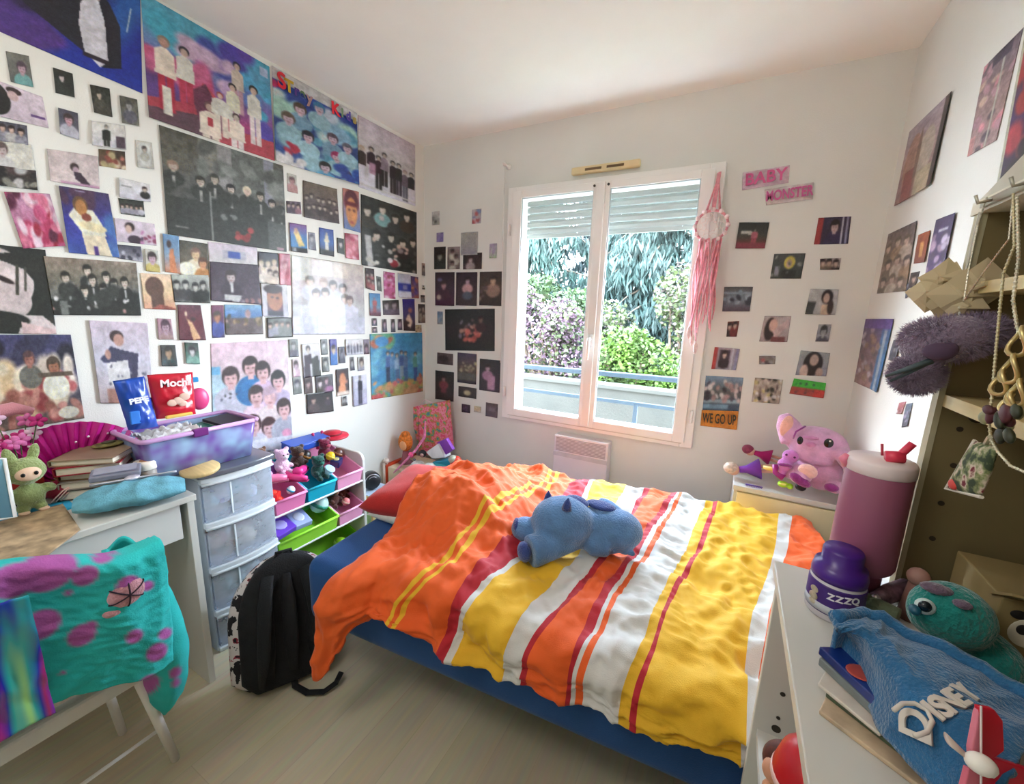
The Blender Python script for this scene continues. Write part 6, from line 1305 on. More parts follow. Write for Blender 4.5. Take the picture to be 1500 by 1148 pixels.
q = thing('plush_toy', 'small mauve plush leaning on the left of the big pink plush', 'plush toy', Y_(1155, 705, 2.12)); blob('body', [(Y_(1158, 668, 2.13), (.032, .03, .03)), (Y_(1150, 680, 2.12), (.03, .03, .028)), (Y_(1146, 690, 2.12), (.02, .025, .02))], plush((214, 130, 206)), q, .005, 3); b = MB(); b.ell(Y_(1152, 666, 2.098), (.005, .003, .005)); b.ell(Y_(1164, 670, 2.098), (.005, .003, .005)); b.build('eye', mat((90, 20, 90), .3), q, True); MB().ell(Y_(1150, 681, 2.09), (.03, .012, .008)).build('collar', DP, q, True)
toy_doll('doll in a purple dress lying at the left end of the dresser', Y_(1105, 684, 2.22)+V((0, 0, -.01)), .21, (214, 190, 170), (124, 60, 170), (-1, -.1, -.22))
toy_doll('second doll in a magenta top lying behind the purple one', Y_(1122, 668, 2.32), .17, (150, 60, 90), (180, 30, 110), (-1, .1, .15))
q = thing('yellow_toy', 'small yellow and purple toy in front of the mauve plush', 'toy', Y_(1132, 690, 2.12)); b = MB(); b.tube([Y_(1118, 684, 2.13), Y_(1135, 688, 2.12), Y_(1150, 693, 2.11)], [.009, .011, .009], 10); b.build('body', plastic((214, 184, 90)), q, True); b = MB(); b.tube([Y_(1136, 680, 2.12), Y_(1136, 692, 2.11), Y_(1148, 700, 2.10)], [.014, .012, .016], 10); b.build('boots', plastic((150, 30, 120)), q, True)
q = thing('green_toy', 'lime green toy lying at the front edge of the dresser', 'toy', Y_(1150, 711, 2.10)); b = MB(); b.ell(Y_(1147, 709, 2.11), (.022, .02, .014)); b.ell(Y_(1157, 712, 2.105), (.014, .015, .013)); b.build('body', plastic((160, 210, 40)), q, True); MB().ell(Y_(1147, 709, 2.088), (.012, .006, .006)).build('eye_band', plastic((230, 230, 120)), q, True)
q = thing('black_ball', 'small black ball at the front edge of the dresser', 'ball', Y_(1173, 716, 2.11)); MB().ell(Y_(1173, 713, 2.12), (.021, .021, .018)).build('ball', mat((34, 20, 30), .4), q, True)
q = thing('hair_comb', 'small violet plastic comb lying on the dresser', 'comb', (.17, 2.16, .626)); b = MB(); b.bb(.13, .20, 2.14, 2.147, .6262, .630)
for k in range(10): b.bb(.132+.007*k, .134+.007*k, 2.125, 2.14, .6262, .629)
b.build('comb', plastic((120, 90, 170)), q)
# ------------------------------------------------------------------ toys and bags in the left corner
tb = thing('toy_box', 'cream toy box with red orange sides in the left corner', 'toy box', (-1.90, 2.10, 0))
b = MB(); b.bb(-2.045, -1.70, 1.99, 2.28, .0, .30); b.mi = 1; b.bb(-2.05, -2.02, 1.975, 2.285, .0, .315); b.bb(-1.715, -1.69, 1.975, 2.285, 0, .30)
b.build('body', [mat((220, 206, 180), .6, .05), mat((202, 66, 30), .5)], tb, bevel=.003)
MB().lathe([(0, 0), (.025, 0), (.025, .004), (0, .005)], (-1.90, 1.99, .22), 24, axis=(0, -1, 0)).build('green_dot', mat((40, 150, 120), .5), tb, True)
b = MB(); b.bb(-2.06+.012, -2.03, 1.965, 2.0, .0, .33); b.ell((-2.03, 1.985, .345), .02); b.build('corner_post', mat((226, 210, 200), .5), tb, True)
def corner_box(name, lab, cat, p4, y, c, dep=.06, seed=0, band=None):
    t = thing(name, lab, cat, sum((AY(*p, y) for p in p4), V())/4); P4 = [AY(*p, y) for p in p4]; D = V((0, dep, 0))
    b = MB(); b.hexa([P4[0], P4[1], P4[1]+D, P4[0]+D, P4[3], P4[2], P4[2]+D, P4[3]+D]); b.build('body', c, t, bevel=.003)
    if band: 
        b = MB(); b.box(P4[0].lerp(P4[2], .5)+V((0, -.003, 0)), ((P4[1]-P4[0]).length*.98, .004, (P4[3]-P4[0]).length*.3)); b.build('band', band, t)
    return t, P4
FLO = mat((226, 110, 130), .6, 0, 26); cr = [n for n in FLO.node_tree.nodes if n.type == 'VALTORGB'][0].color_ramp
cr.elements[0].position = .36; cr.elements[0].color = lin((226, 80, 120)); cr.elements[1].position = .66; cr.elements[1].color = lin((70, 130, 160))
for p_, c_ in ((.45, (236, 150, 170)), (.53, (214, 90, 80)), (.6, (140, 190, 90))): e = cr.elements.new(p_); e.color = lin(c_)
t, P4 = corner_box('gift_bag', 'colourful floral gift bag leaning in the left corner below the photos', 'gift bag', [(616, 668), (657, 662), (651, 588), (599, 597)], 2.30, FLO, .07)
b = MB(); b.prism([(0, 0), (.02, 0), (.02, .3), (0, .3)], P4[0]+V((-.012, 0, .0)), (-.3, 0, .0) , (0, 0, 1), (0, .07, 0)); b.build('side_fold', mat((210, 90, 140), .6, .2, 30), t)
b = MB(); b.tube([P4[3].lerp(P4[2], .3), P4[3].lerp(P4[2], .5)+V((0, -.01, .04)), P4[3].lerp(P4[2], .7)], .003, 6); b.build('cord', mat((230, 200, 210), .7), t)
q = thing('pink_strap', 'long pink glittery strap hanging down over the toy box', 'strap', AY(600, 660, 2.1)); pts = [AY(623, 617, 2.24), AY(622, 640, 2.20), AY(608, 660, 2.13), AY(592, 677, 2.05), AY(577, 692, 1.95)]
b = MB(); b.tube(pts, [.018, .026, .028, .022, .012], 10, flat=.35); b.build('strap', mat((236, 130, 180), .5, .25, 60), q, True); MB().ell(AY(602, 666, 2.09), (.022, .012, .02)).build('bow', mat((240, 90, 150), .5), q, True)
dq = thing('orange_doll', 'doll with big orange hair standing in the left corner', 'doll', (-2.0, 2.15, .3)); p_ = AY(594, 648, 2.12)
b = MB(); b.ell(p_+V((0, 0, .005)), (.056, .045, .07)); b.ell(p_+V((.0, .0, .055)), (.035, .035, .03)); b.build('hair', mat((206, 110, 30), .8, .35, 60), dq, True); MB().ell(p_+V((.008, -.033, -.01)), (.030, .018, .038)).build('head', mat((226, 160, 110), .5), dq, True)
MB().tube([p_+V((0, 0, -.06)), p_+V((0, 0, -.13)), (p_.x, p_.y, .302)], [.02, .03, .055], 14).build('dress', mat((150, 90, 100), .8), dq, True)
q = thing('white_plush', 'fluffy white plush lying on the toy box', 'plush toy', (-1.86, 2.08, .30)); blob('body', [(AY(612, 682, 2.06), (.05, .05, .035)), (AY(630, 685, 2.06), (.045, .05, .035)), (AY(600, 690, 2.06), (.03, .04, .03))], plush((224, 226, 222)), q, .006, 2, .004); MB().ell(AY(607, 673, 2.03), (.012, .01, .008)).build('nose', mat((80, 80, 90), .4), q, True)
corner_box('purple_book', 'purple covered book standing tilted on the toy pile', 'book', [(650, 668), (663, 659), (653, 642), (640, 648)], 2.12, mat((132, 52, 170), .5), .03)
corner_box('white_box', 'small white cardboard box beside the purple book', 'box', [(633, 672), (652, 670), (641, 650), (624, 662)], 2.10, mat((222, 220, 226), .6), .07)
corner_box('teal_box', 'teal plastic box under the white box in the corner pile', 'box', [(636, 690), (662, 690), (658, 674), (634, 676)], 2.08, plastic((20, 130, 160)), .09, band=plastic((50, 170, 190)))
p_ = AY(619, 664, 2.10); q = thing('black_figure', 'small black and white toy figure beside the white box', 'figurine', p_); b = MB(); b.ell(p_, (.03, .025, .026)); b.build('head', mat((30, 26, 34), .5), q, True); b = MB(); b.ell(p_+V((.01, -.02, -.005)), (.016, .01, .014)); b.build('face', mat((170, 130, 130), .5), q, True)
p_ = AY(668, 677, 2.10); q = thing('red_ball', 'red and white ball at the right of the corner pile', 'ball', p_); MB().ell(p_, (.042, .04, .045)).build('ball', plastic((200, 60, 40)), q, True); MB().ell(p_+V((-.015, -.012, .022)), (.032, .032, .028)).build('patch', plastic((170, 170, 150)), q, True)
cb = thing('side_crate', 'small wooden crate with a green printed front beside the toy rack', 'crate', (-1.84, 1.70, 0)); b = MB()
x0, x1, y0, y1, z1 = -1.93, -1.775, 1.62, 1.79, .28
for a in ((x0, y0), (x0, y1), (x1, y0), (x1, y1)): b.bb(a[0]-.008, a[0]+.008, a[1]-.008, a[1]+.008, 0, z1)
for z in (.01, z1-.014): b.bb(x0, x1, y0-.007, y0+.007, z, z+.014); b.bb(x0, x1, y1-.007, y1+.007, z, z+.014); b.bb(x1-.007, x1+.007, y0, y1, z, z+.014); b.bb(x0-.007, x0+.007, y0, y1, z, z+.014)
b.build('frame', mat((222, 184, 120), .55, .08), cb); b = MB(); b.bb(x1-.003, x1+.003, y0+.008, y1-.008, .024, z1-.014); b.bb(x0+.008, x1-.008, y0-.003, y0+.003, .024, z1-.014); b.build('panel', mat((176, 212, 150), .5, .3, 18), cb); MB().bb(x0, x1, y0, y1, z1, z1+.006).build('top', mat((190, 205, 226), .4), cb)
p_ = V((-1.87, 1.70, .286+.056)); q = thing('speaker', 'round black speaker with silver rings on the wooden crate', 'speaker', p_); MB().lathe([(.0, -.04), (.04, -.04), (.055, -.02), (.055, .02), (.045, .04), (0, .04)], p_, 28, axis=(1, -.5, .1)).build('body', mat((26, 26, 30), .4), q, True)
b = MB(); 
for r in (.03, .045): b.tube([p_+Vector((1, -.5, .1)).normalized()*.036+(Vector((.447, .894, 0))*math.cos(a)+V((0, 0, 1))*math.sin(a))*r for a in [2*PI*k/24 for k in range(25)]], .0025, 6, False)
b.build('ring', mat((190, 190, 200), .3, metal=.7), q, True)

# ------------------------------------------------------------------ cabinet and shelf unit on the right
cabn = thing('cabinet', 'white open cabinet at the right, its top covered with belongings', 'cabinet', (.31, .4, 0))
MB().bb(.118, .516, -.22, .872, .922, .94).build('top_board', WHITE, cabn, bevel=.002)
b = MB(); b.bb(.126, .514, .845, .863, 0, .922); b.mi = 1
sp_ = b.build('side_panel', WHITE, cabn, bevel=.0015)
b = MB()
for z, r in ((.684, .0045), (.629, .0035), (.603, .008), (.573, .0045)): b.cyl((.165, .8452, z), (.165, .8440, z), r, seg=14)
b.build('peg_hole', mat((50, 44, 36), .8), sp_)
MB().bb(.126, .514, -.21, -.192, 0, .922).build('side_panel', WHITE, cabn); MB().bb(.502, .514, -.192, .845, .02, .922).build('back_panel', WHITE, cabn)
for z in (.06, .585): MB().bb(.135, .502, -.192, .845, z-.018, z).build('shelf', WHITE, cabn)
OLV, WD = mat((118, 105, 70), .6, .08, 6), mat((206, 186, 132), .5, .08, 10, stretch=(8, 1, 8))
hu = thing('shelf_unit', 'open wooden shelf unit standing on the white cabinet against the right wall', 'shelf', (.40, .5, .94))
MB().bb(.287, .516, .846, .864, .941, 1.548).build('side_panel', OLV, hu, bevel=.0015); MB().bb(.287, .516, .10, .118, .941, 1.548).build('side_panel', OLV, hu)
MB().bb(.283, .290, .845, .865, .941, 1.548).build('front_edge', mat((176, 170, 140), .6), hu)
b = MB(); b.bb(.504, .516, .118, .846, .941, 1.548); b.build('back_panel', mat((120, 92, 60), .7, .08), hu)
MB().bb(.280, .517, .09, .87, 1.548, 1.566).build('top_board', mat((216, 212, 190), .5), hu); MB().bb(.29, .503, .119, .845, 1.437, 1.453).build('shelf', WD, hu); MB().bb(.29, .503, .119, .845, 1.272, 1.290).build('shelf', WD, hu)
b = MB()
for x, z, r in ((.315, 1.24, .004), (.318, 1.183, .004), (.33, 1.262, .010), (.315, 1.12, .004), (.315, 1.06, .004)): b.cyl((x, .8462, z), (x, .845, z), r, seg=12)
b.build('peg_hole', mat((50, 40, 24), .8), hu)
q = thing('white_board', 'white folded card standing on top of the shelf unit', 'card', (.30, .7, 1.567)); b = MB(); b.prism([(.87, 1.5665), (.30, 1.5665), (.30, 1.70), (.66, 1.64)], (.284, 0, 0), (0, 1, 0), (0, 0, 1), (.012, 0, 0)); b.build('card', mat((190, 186, 168), .6), q)
q = thing('dark_box', 'dark box on the upper shelf of the shelf unit', 'box', (.42, .72, 1.454)); MB().bb(.36, .50, .60, .80, 1.4535, 1.53).build('body', mat((34, 26, 24), .6), q, bevel=.003); MB().bb(.358, .502, .598, .802, 1.50, 1.515).build('lid', mat((54, 40, 36), .6), q)
q = thing('maroon_box', 'maroon box beside the dark box on the upper shelf', 'box', (.40, .5, 1.454)); MB().bb(.34, .50, .42, .58, 1.4535, 1.52).build('body', mat((110, 50, 40), .6, .15), q, bevel=.003); MB().bb(.338, .502, .418, .582, 1.49, 1.50).build('band', mat((150, 90, 60), .6), q)
# paper flowers, feather plush
q = thing('paper_flowers', 'cream paper flowers hanging at the front of the upper shelf', 'paper flowers', (.27, .85, 1.44)); b = MB(); rnd = random.Random(3)
for (px, py, s) in ((1362, 428, .030), (1382, 408, .028), (1385, 440, .03), (1408, 432, .036), (1425, 425, .034), (1438, 412, .03), (1412, 448, .026)):
    c_ = AY(px, py, .865 if px < 1400 else .83)
    for k in range(2):
        n_ = V((rnd.uniform(-1, .2), -1, rnd.uniform(-.4, .4))).normalized(); a = n_.orthogonal().normalized(); b2 = n_.cross(a)
        pts = [c_ + n_*.012]+[c_+(a*math.cos(t)+b2*math.sin(t))*s*(1 if i % 2 else .7) - n_*.006*(i % 3) for i, t in enumerate([2*PI*j/8 for j in range(8)])]
        b._add(pts, [(0, i+1, (i+1) % 8+1) for i in range(8)])
b.build('petals', mat((190, 174, 140), .8, .06), q, False, solid=.0015)
b = MB(); b.tube([AY(1350, 430, .87), AY(1400, 435, .85), AY(1445, 415, .80)], .003, 6); b.build('stem', mat((190, 176, 140), .8), q)
fp = thing('feather_plush', 'fluffy grey violet pompom plush hanging from the shelf unit', 'plush toy', (.26, .82, 1.33))
fa, fb = AY(1385, 497, .815), AY(1342, 548, .815); rnd = random.Random(6)
blob('body', [(fa, (.052, .04, .032), (0, -.35, 0)), (fa+V((.03, 0, .012)), (.03, .03, .022)), (fb, (.030, .03, .028))], plush((140, 124, 146)), fp, .005, 3)
def fur(cs, n, ln, m, par, rnd, th=.0009):
    b = MB(); v = []; f = []
    for _ in range(n):
        c, r = rnd.choice(cs); d = V((rnd.gauss(0, 1), rnd.gauss(0, 1), rnd.gauss(0, 1))).normalized(); p = c+V((d.x*r[0], d.y*r[1], d.z*r[2]))*.9
        e = d.cross(V((rnd.gauss(0, 1), rnd.gauss(0, 1), rnd.gauss(0, 1)))).normalized()*th; t = p+(d+V((rnd.gauss(0, .35), rnd.gauss(0, .35), rnd.gauss(0, .35)-.1))).normalized()*ln*rnd.uniform(.5, 1.2)
        i = len(v); v += [p-e, p+e, t]; f.append((i, i+1, i+2))
    b._add(v, f); return b.build('fur', m, par)
fur([(fa, (.052, .04, .032)), (fa+V((.03, 0, .012)), (.034, .03, .024)), (fb, (.031, .03, .029))], 15000, .010, mat((150, 134, 156), .95, .2, 30), fp, rnd, .0006)
b = MB(); b.ell(AY(1376, 515, .765), (.018, .008, .012)); b.ell(AY(1390, 512, .768), (.010, .008, .010)); b.build('face', mat((86, 66, 92), .8), fp, True)
b = MB(); b.tube([AY(1365, 528, .77), AY(1330, 540, .77), AY(1297, 551, .78)], [.005, .004, .002], 6); b.tube([AY(1365, 528, .77), AY(1330, 546, .775), AY(1304, 558, .785)], [.004, .003, .002], 6); b.build('feather_stick', mat((70, 84, 90), .6), fp, True)
b = MB(); b.tube([fa+V((.01, 0, .02)), V((.279, .84, 1.44)), V((.279, .84, 1.548))], .0015, 5); b.build('cord', mat((200, 200, 190), .7), fp)
# necklaces and charms
def necklace(lab, pts, r, c, bead=None, metal=.8):
    t = thing('necklace', lab, 'necklace', pts[0]); P = []
    for i in range(len(pts)-1):
        n_ = max(2, int((pts[i+1]-pts[i]).length/.0045))
        for k in range(n_):
            P.append(pts[i].lerp(pts[i+1], k/n_))
    P.append(pts[-1]); b = MB(); b.tube(P, r*.45, 5); b.build('chain', mat(c, .35, .1, metal=metal), t)
    b = MB()
    for k, p in enumerate(P): b.ell(p, r*.62, u=7, v=5)
    b.build('beads', mat(c, .3, .25, 60, metal=metal*.6), t, True); return t
X_ = lambda px, py, x=.27: AX(px, py, x)
hk = thing('hook_rail', 'small metal hook rail on the front of the top board', 'hooks', (.275, .7, 1.55)); b = MB(); b.bb(.2745, .2795, .52, .83, 1.551, 1.560)
for y in (.80, .72, .64, .56): b.tube([(.275, y, 1.555), (.262, y, 1.552), (.258, y, 1.562)], .002, 6)
b.build('rail', mat((180, 176, 160), .4, metal=.7), hk, True)
necklace('thin silver chain looped from the top board down to the paper flowers', [X_(1445, 290), X_(1432, 330), X_(1418, 400), X_(1412, 440), X_(1440, 400), X_(1478, 350), X_(1484, 290)], .0020, (206, 200, 180))
necklace('long pearl chain hanging straight down behind the charms', [X_(1484, 285, .262), X_(1486, 360, .262), X_(1470, 400, .262), X_(1462, 480, .262), X_(1455, 560, .262), X_(1449, 620, .262), X_(1452, 650, .262)], .0028, (216, 208, 170))
necklace('beaded chain ending in a wide loop at the right', [X_(1490, 290, .258), X_(1492, 380, .258), X_(1484, 440, .258), X_(1490, 480, .258), X_(1500, 500, .258), X_(1520, 500, .258)], .0030, (226, 220, 196))
necklace('silver ball chain curving from the charms to the right edge', [X_(1452, 645, .255), X_(1462, 662, .255), X_(1480, 682, .255), X_(1505, 693, .255), X_(1530, 690, .255)], .0026, (222, 216, 190))
ck = thing('keychain', 'cluster of gold clasp and dark charms hanging on the chains', 'keychain', X_(1475, 570, .25)); b = MB()
for (px, py, rr) in ((1492, 500, .011), (1480, 540, .011), (1465, 560, .010), (1490, 575, .010), (1478, 590, .008)):
    c_ = X_(px, py, .25); b.tube([c_+V((.003*math.sin(a*2), math.cos(a)*rr, math.sin(a)*rr*1.3)) for a in [2*PI*k/16 for k in range(17)]], .0022, 6, False)
b.build('rings', mat((206, 186, 130), .3, metal=.8), ck, True)
b = MB(); rnd = random.Random(9)
for k in range(14): b.mi = k % 3; b.ell(X_(rnd.uniform(1436, 1496), rnd.uniform(600, 640), .252+rnd.uniform(-.006, .006)), (.004, rnd.uniform(.006, .011), rnd.uniform(.005, .010)), (rnd.uniform(0, 2), 0, 0), 10, 8)
b.build('charms', [mat((46, 52, 34), .5, .3, 60), mat((150, 150, 110), .5, .3, 60), mat((80, 30, 40), .5)], ck, True)
po = thing('coin_pouch', 'small patterned coin pouch with pale trim hanging below the charms', 'pouch', X_(1428, 690, .26)); P4 = [X_(1386, 716, .262), X_(1438, 728, .262), X_(1462, 655, .262), X_(1428, 645, .262)]
pmx = mat((70, 76, 50), .8, .0, 70); cr = [n for n in pmx.node_tree.nodes if n.type == 'VALTORGB'][0].color_ramp; cr.elements[0].position = .42; cr.elements[0].color = lin((50, 66, 44)); cr.elements[1].position = .6; cr.elements[1].color = lin((206, 190, 170)); e = cr.elements.new(.5); e.color = lin((120, 130, 84)); e = cr.elements.new(.66); e.color = lin((110, 20, 40))
b = MB(); 
for s_ in (1, -1): b.grid(lambda u, v: P4[0].lerp(P4[1], u).lerp(P4[3].lerp(P4[2], u), v)+V((-s_*.008*(math.sin(PI*u)*math.sin(PI*v))**.5, 0, 0)), 14, 14)
b.build('pouch', pmx, po, True, weld=True); b = MB(); b.tube([P4[3], P4[0], P4[1]], .0022, 6); b.build('trim', mat((216, 210, 196), .7), po); b = MB(); b.ell(P4[0].lerp(P4[1], .3)+V((-.004, 0, .008)), (.003, .010, .006)); b.build('red_patch', mat((200, 60, 50), .6), po, True); b = MB(); b.tube([P4[3].lerp(P4[2], .5), X_(1450, 640, .258)], .0025, 6); b.build('loop', mat((200, 196, 170), .4, metal=.6), po)
# ------------------------------------------------------------------ things on the cabinet top
ZT = .9405
tp = V((.229, .825, ZT)); tm = thing('tumbler', 'tall pink tumbler with white lid and red straw behind the purple jar', 'tumbler', tp)
PKT = frost_mat((222, 150, 176), .86, .3)
MB().lathe([(0, 0), (.028, 0), (.030, .004), (.031, .050), (.041, .060), (.044, .068), (.043, .218), (.041, .224)], tp, 40).build('cup', mat((158, 92, 120), .4, .03, 5), tm, True)
MB().lathe([(.042, .219), (.044, .221), (.044, .237), (.041, .242), (0, .243)], tp, 40).build('lid', plastic((236, 220, 222)), tm, True)
b = MB(); b.tube([tp+V((.012, -.01, .245)), tp+V((.028, -.012, .275))], [.0055, .0055], 12); b.tube([tp+V((.0, -.012, .249)), tp+V((.022, -.012, .252))], [.009, .009], 10); b.build('straw', plastic((226, 60, 90)), tm, True)
b = MB(); b.tube([tp+V((-.004, -.012, .25)), tp+V((-.007, -.012, .268))], .002, 6); b.build('straw_cap', plastic((190, 60, 80)), tm, True)
b = MB(); b.tube([tp+V((-.043, 0, .222)), tp+V((-.049, -.002, .232)), tp+V((-.043, 0, .240))], [.008, .008, .006], 10, flat=.6); b.build('handle', plastic((232, 130, 160)), tm, True)
jp = V((.188, .752, ZT)); jr = thing('vitamin_jar', 'white supplement jar with purple lid and label on the corner of the cabinet', 'jar', jp)
MB().lathe([(.0, 0), (.033, 0), (.036, .004), (.036, .055), (.034, .062)], jp, 40).build('jar', plastic((206, 200, 206)), jr, True)
MB().lathe([(.0365, .012), (.0368, .014), (.0368, .055), (.0365, .057)], jp, 40).build('label', mat((66, 34, 120), .45, .1, 30), jr, True)
MB().lathe([(.0374, .014), (.0374, .026)], jp, 40).build('label_band', mat((186, 190, 196), .5), jr, True)
MB().lathe([(.0355, .058), (.036, .066), (.033, .080), (.026, .082), (.026, .102), (.024, .106), (0, .106)], jp+V((0, 0, .004)), 40).build('lid', mat((72, 30, 132), .3, .04), jr, True)
rd = (CAM - jp); rd.z = 0; rd.normalize(); sd = V((0, 0, 1)).cross(rd)
for i, chh in enumerate('ZZZQ'):
    a = (i-1.5)*.27+.30; nrm = rd*math.cos(a)+sd*math.sin(a); tt = text('lettering', chh, .014, mat((235, 232, 240), .5), frame(jp+nrm*.0376+V((0, 0, .0435+.001*i)), V((0, 0, 1)).cross(nrm), (0, 0, 1)), jr, .0003, .0004)
b = MB(); nrm = rd*math.cos(-.75)+sd*math.sin(-.75)
for k, (dz, r) in enumerate(((.042, .007), (.031, .008), (.022, .006))): b.ell(jp+nrm*.0365+V((0, 0, dz)), (.002, r, r*.8), (0, 0, math.atan2(nrm.y, nrm.x)), 10, 8)
b.build('printed_fruit', mat((186, 176, 150), .5, .3, 80), jr, True)
# stack: papers, magazines, blue case
def slab(name, lab, cat, pts, z0, z1, m, extra=None, zp=None):
    P4 = [AZ(*p, zp or z1) for p in pts]; lo_ = [V((p.x, p.y, z0)) for p in P4]; hi = [V((p.x, p.y, z1)) for p in P4]
    t = thing(name, lab, cat, sum(lo_, V())/4); b = MB(); b.hexa(lo_+hi); b.build('cover', m, t, bevel=.0015); return t, lo_, hi
t, lo_, hi = slab('magazine', 'brownish magazine at the bottom of the stack on the cabinet', 'magazine', [(1200, 1040), (1380, 1175), (1470, 1090), (1216, 1006)], ZT, .946, mat((190, 168, 140), .6, .15, 40))
t, lo_, hi = slab('magazine', 'thin green magazine above the brownish one in the stack', 'magazine', [(1210, 1015), (1385, 1150), (1470, 1080), (1222, 990)], .9465, .952, mat((70, 84, 60), .5, .25, 20))
t, lo_, hi = slab('notebook', 'white notebook in the middle of the stack', 'notebook', [(1198, 1000), (1290, 1075), (1400, 1000), (1225, 955)], .9525, .957, mat((204, 196, 184), .7, .06, 60))
t, lo_, hi = slab('dvd_case', 'clear edged plastic case under the blue cover case', 'case', [(1200, 962), (1330, 1082), (1420, 1040), (1275, 955)], .9575, .969, frost_mat((150, 160, 160), .6))
t, lo_, hi = slab('dvd_case', 'dark blue picture case on top of the stack under the towel', 'case', [(1200, 946), (1328, 1066), (1400, 1030), (1268, 948)], .9695, .981, mat((22, 50, 130), .25, .25, 14, coat=.6))
b = MB(); c_ = AZ(1262, 985, .982); b.ell(c_, (.016, .013, .0015), (0, 0, .4)); b.build('cover_picture', mat((170, 70, 60), .4), t, True)
# towel draped over the stack
TW = mat((40, 104, 150), .92, .1, 30, .5, 260, 0, .4)
def tl_():
    A = [(1222, 916), (1264, 905), (1305, 918), (1370, 955), (1440, 990), (1530, 1050)]   # far edge
    B = [(1234, 932), (1263, 960), (1283, 1000), (1308, 1050), (1390, 1130), (1450, 1190)]  # near edge
    def pick(L_, t): t *= len(L_)-1; i = min(len(L_)-2, int(t)); f = t-i; return (L_[i][0]*(1-f)+L_[i+1][0]*f, L_[i][1]*(1-f)+L_[i+1][1]*f)
    def fn(u, v):
        a, c = pick(A, u), pick(B, u); z = 1.02 + .012*math.sin(v*PI) - .018*(1-math.sin(PI*min(1, v*1.2+.1)))*0
        z = 1.0 + .030*math.sin(PI*min(1, .15+v*.8)) - .012*v
        p = AZ(a[0]*(1-v)+c[0]*v, a[1]*(1-v)+c[1]*v, z); p.z += .006*ridge(u*3.2+v, v*2, 4) + .003*ridge(u*9, v*5+u*3, 6)
        return p
    return fn
tf = tl_(); b = MB(); b.grid(tf, 90, 60)
def hang(u, v): p = tf(u, 1); q_ = p + V((-.004*v, -.004*v, -.032*v)); return q_
b.grid(hang, 90, 6)
def hang2(u, v): p = tf(u, 0); return p + V((.002*v, .006*v, -.055*v))
b.grid(hang2, 90, 6)
to = b.build('towel', TW, None, True, weld=True); md = to.modifiers.new('thick', 'SOLIDIFY'); md.thickness = .005; md.offset = -1
tag(to, 'blue terry towel with white lettering draped over the stack of cases', 'towel')
b = MB()
def tf2(u, v, k=.0): p = tf(u, v); return p
roll = [tf(0, v/8)+V((0, 0, -.004)) for v in range(9)]
b.tube([tf(u/24, .0)+V((0, .002, .001)) for u in range(25)], [.009]*24+[.008], 10); o = b.build('folded_hem', TW, to, True); o.matrix_parent_inverse = Matrix.Identity(4)
ex_ = (AZ(1430, 1012, 1.02)-AZ(1320, 1060, 1.02)); LT = mat((214, 208, 198), .9, .05)
lc = AZ(1372, 1022, 1.022); ey_ = V((0, 0, 1)).cross(ex_)
# lettering laid onto the cloth letter by letter
word = 'DISNEYLAND'; wps = [(1343, 1062, .036), (1368, 1042, .024), (1379, 1036, .024), (1392, 1029, .024), (1404, 1022, .024), (1417, 1014, .024)]
def on_towel(px, py):
    best = None
    for i in range(41):
        for j in range(31):
            p = tf(i/40, j/30); r_ = p-CAM; X2 = 750+600*(r_.dot(CR)/r_.dot(CF)); Y2 = 574+600*(r_.dot(CD)/r_.dot(CF)); d = (X2-px)**2+(Y2-py)**2
            if best is None or d < best[0]: best = (d, p, i/40, j/30)
    return best[1], best[2], best[3]
base_ = None
for i, (px, py, s) in enumerate(wps):
    p, uu, vv = on_towel(px, py); du = tf(min(1, uu+.03), vv)-tf(max(0, uu-.03), vv); dv = tf(uu, max(0, vv-.05))-tf(uu, min(1, vv+.05)); n_ = du.cross(dv); n_ = n_ if n_.z > 0 else -n_; n_.normalize()
    e1 = ex_ - n_*ex_.dot(n_); o = text('lettering', word[i], s, LT, frame(AZ(px, py, p.z+.003), e1, n_.cross(e1)), None, .0012, .001); o.parent = to
b = MB(); b.tube([AZ(1309, 1040, 1.021), AZ(1322, 1030, 1.023), AZ(1340, 1030, 1.024), AZ(1358, 1040, 1.024), AZ(1366, 1056, 1.022), AZ(1358, 1072, 1.019), AZ(1340, 1078, 1.018)], .0022, 6); o = b.build('swash', LT, to, True); o.matrix_parent_inverse = Matrix.Identity(4)
# turquoise plush with horn bumps
TQP = plush((16, 124, 116)); tq = thing('turquoise_plush', 'turquoise plush toy with a big round head slumped against the shelf unit', 'plush toy', AZ(1400, 940, .95))
hc = AZ(1392, 900, 1.035)
blob('body', [(hc, (.041, .038, .040)), (hc+V((-.016, -.006, -.002)), (.028, .026, .028)), (AZ(1440, 960, .985), (.036, .042, .032)), (AZ(1468, 985, .975), (.022, .03, .022)), (AZ(1425, 975, .975), (.025, .025, .02))], TQP, tq, .005, 4, .001)
b = MB(); pe = hc+ (CAM-hc).normalized()*.050; ee = AZ(1355, 888, 1.05); b.ell(ee, (.010, .008, .010)); b.build('eye_white', plush((200, 220, 220)), tq, True); b = MB(); b.ell(ee+(CAM-ee).normalized()*.006, (.0065, .0055, .0068)); b.build('eye', mat((16, 30, 40), .1), tq, True)
b = MB(); b.ell(AZ(1340, 893, 1.045), (.006, .008, .006)); b.build('nose', mat((20, 80, 100), .4), tq, True)
b = MB(); b.ell(AZ(1410, 885, 1.066), (.009, .007, .005)); b.ell(AZ(1372, 862, 1.07), (.016, .010, .006)); b.build('spot', plush((110, 90, 110)), tq, True)
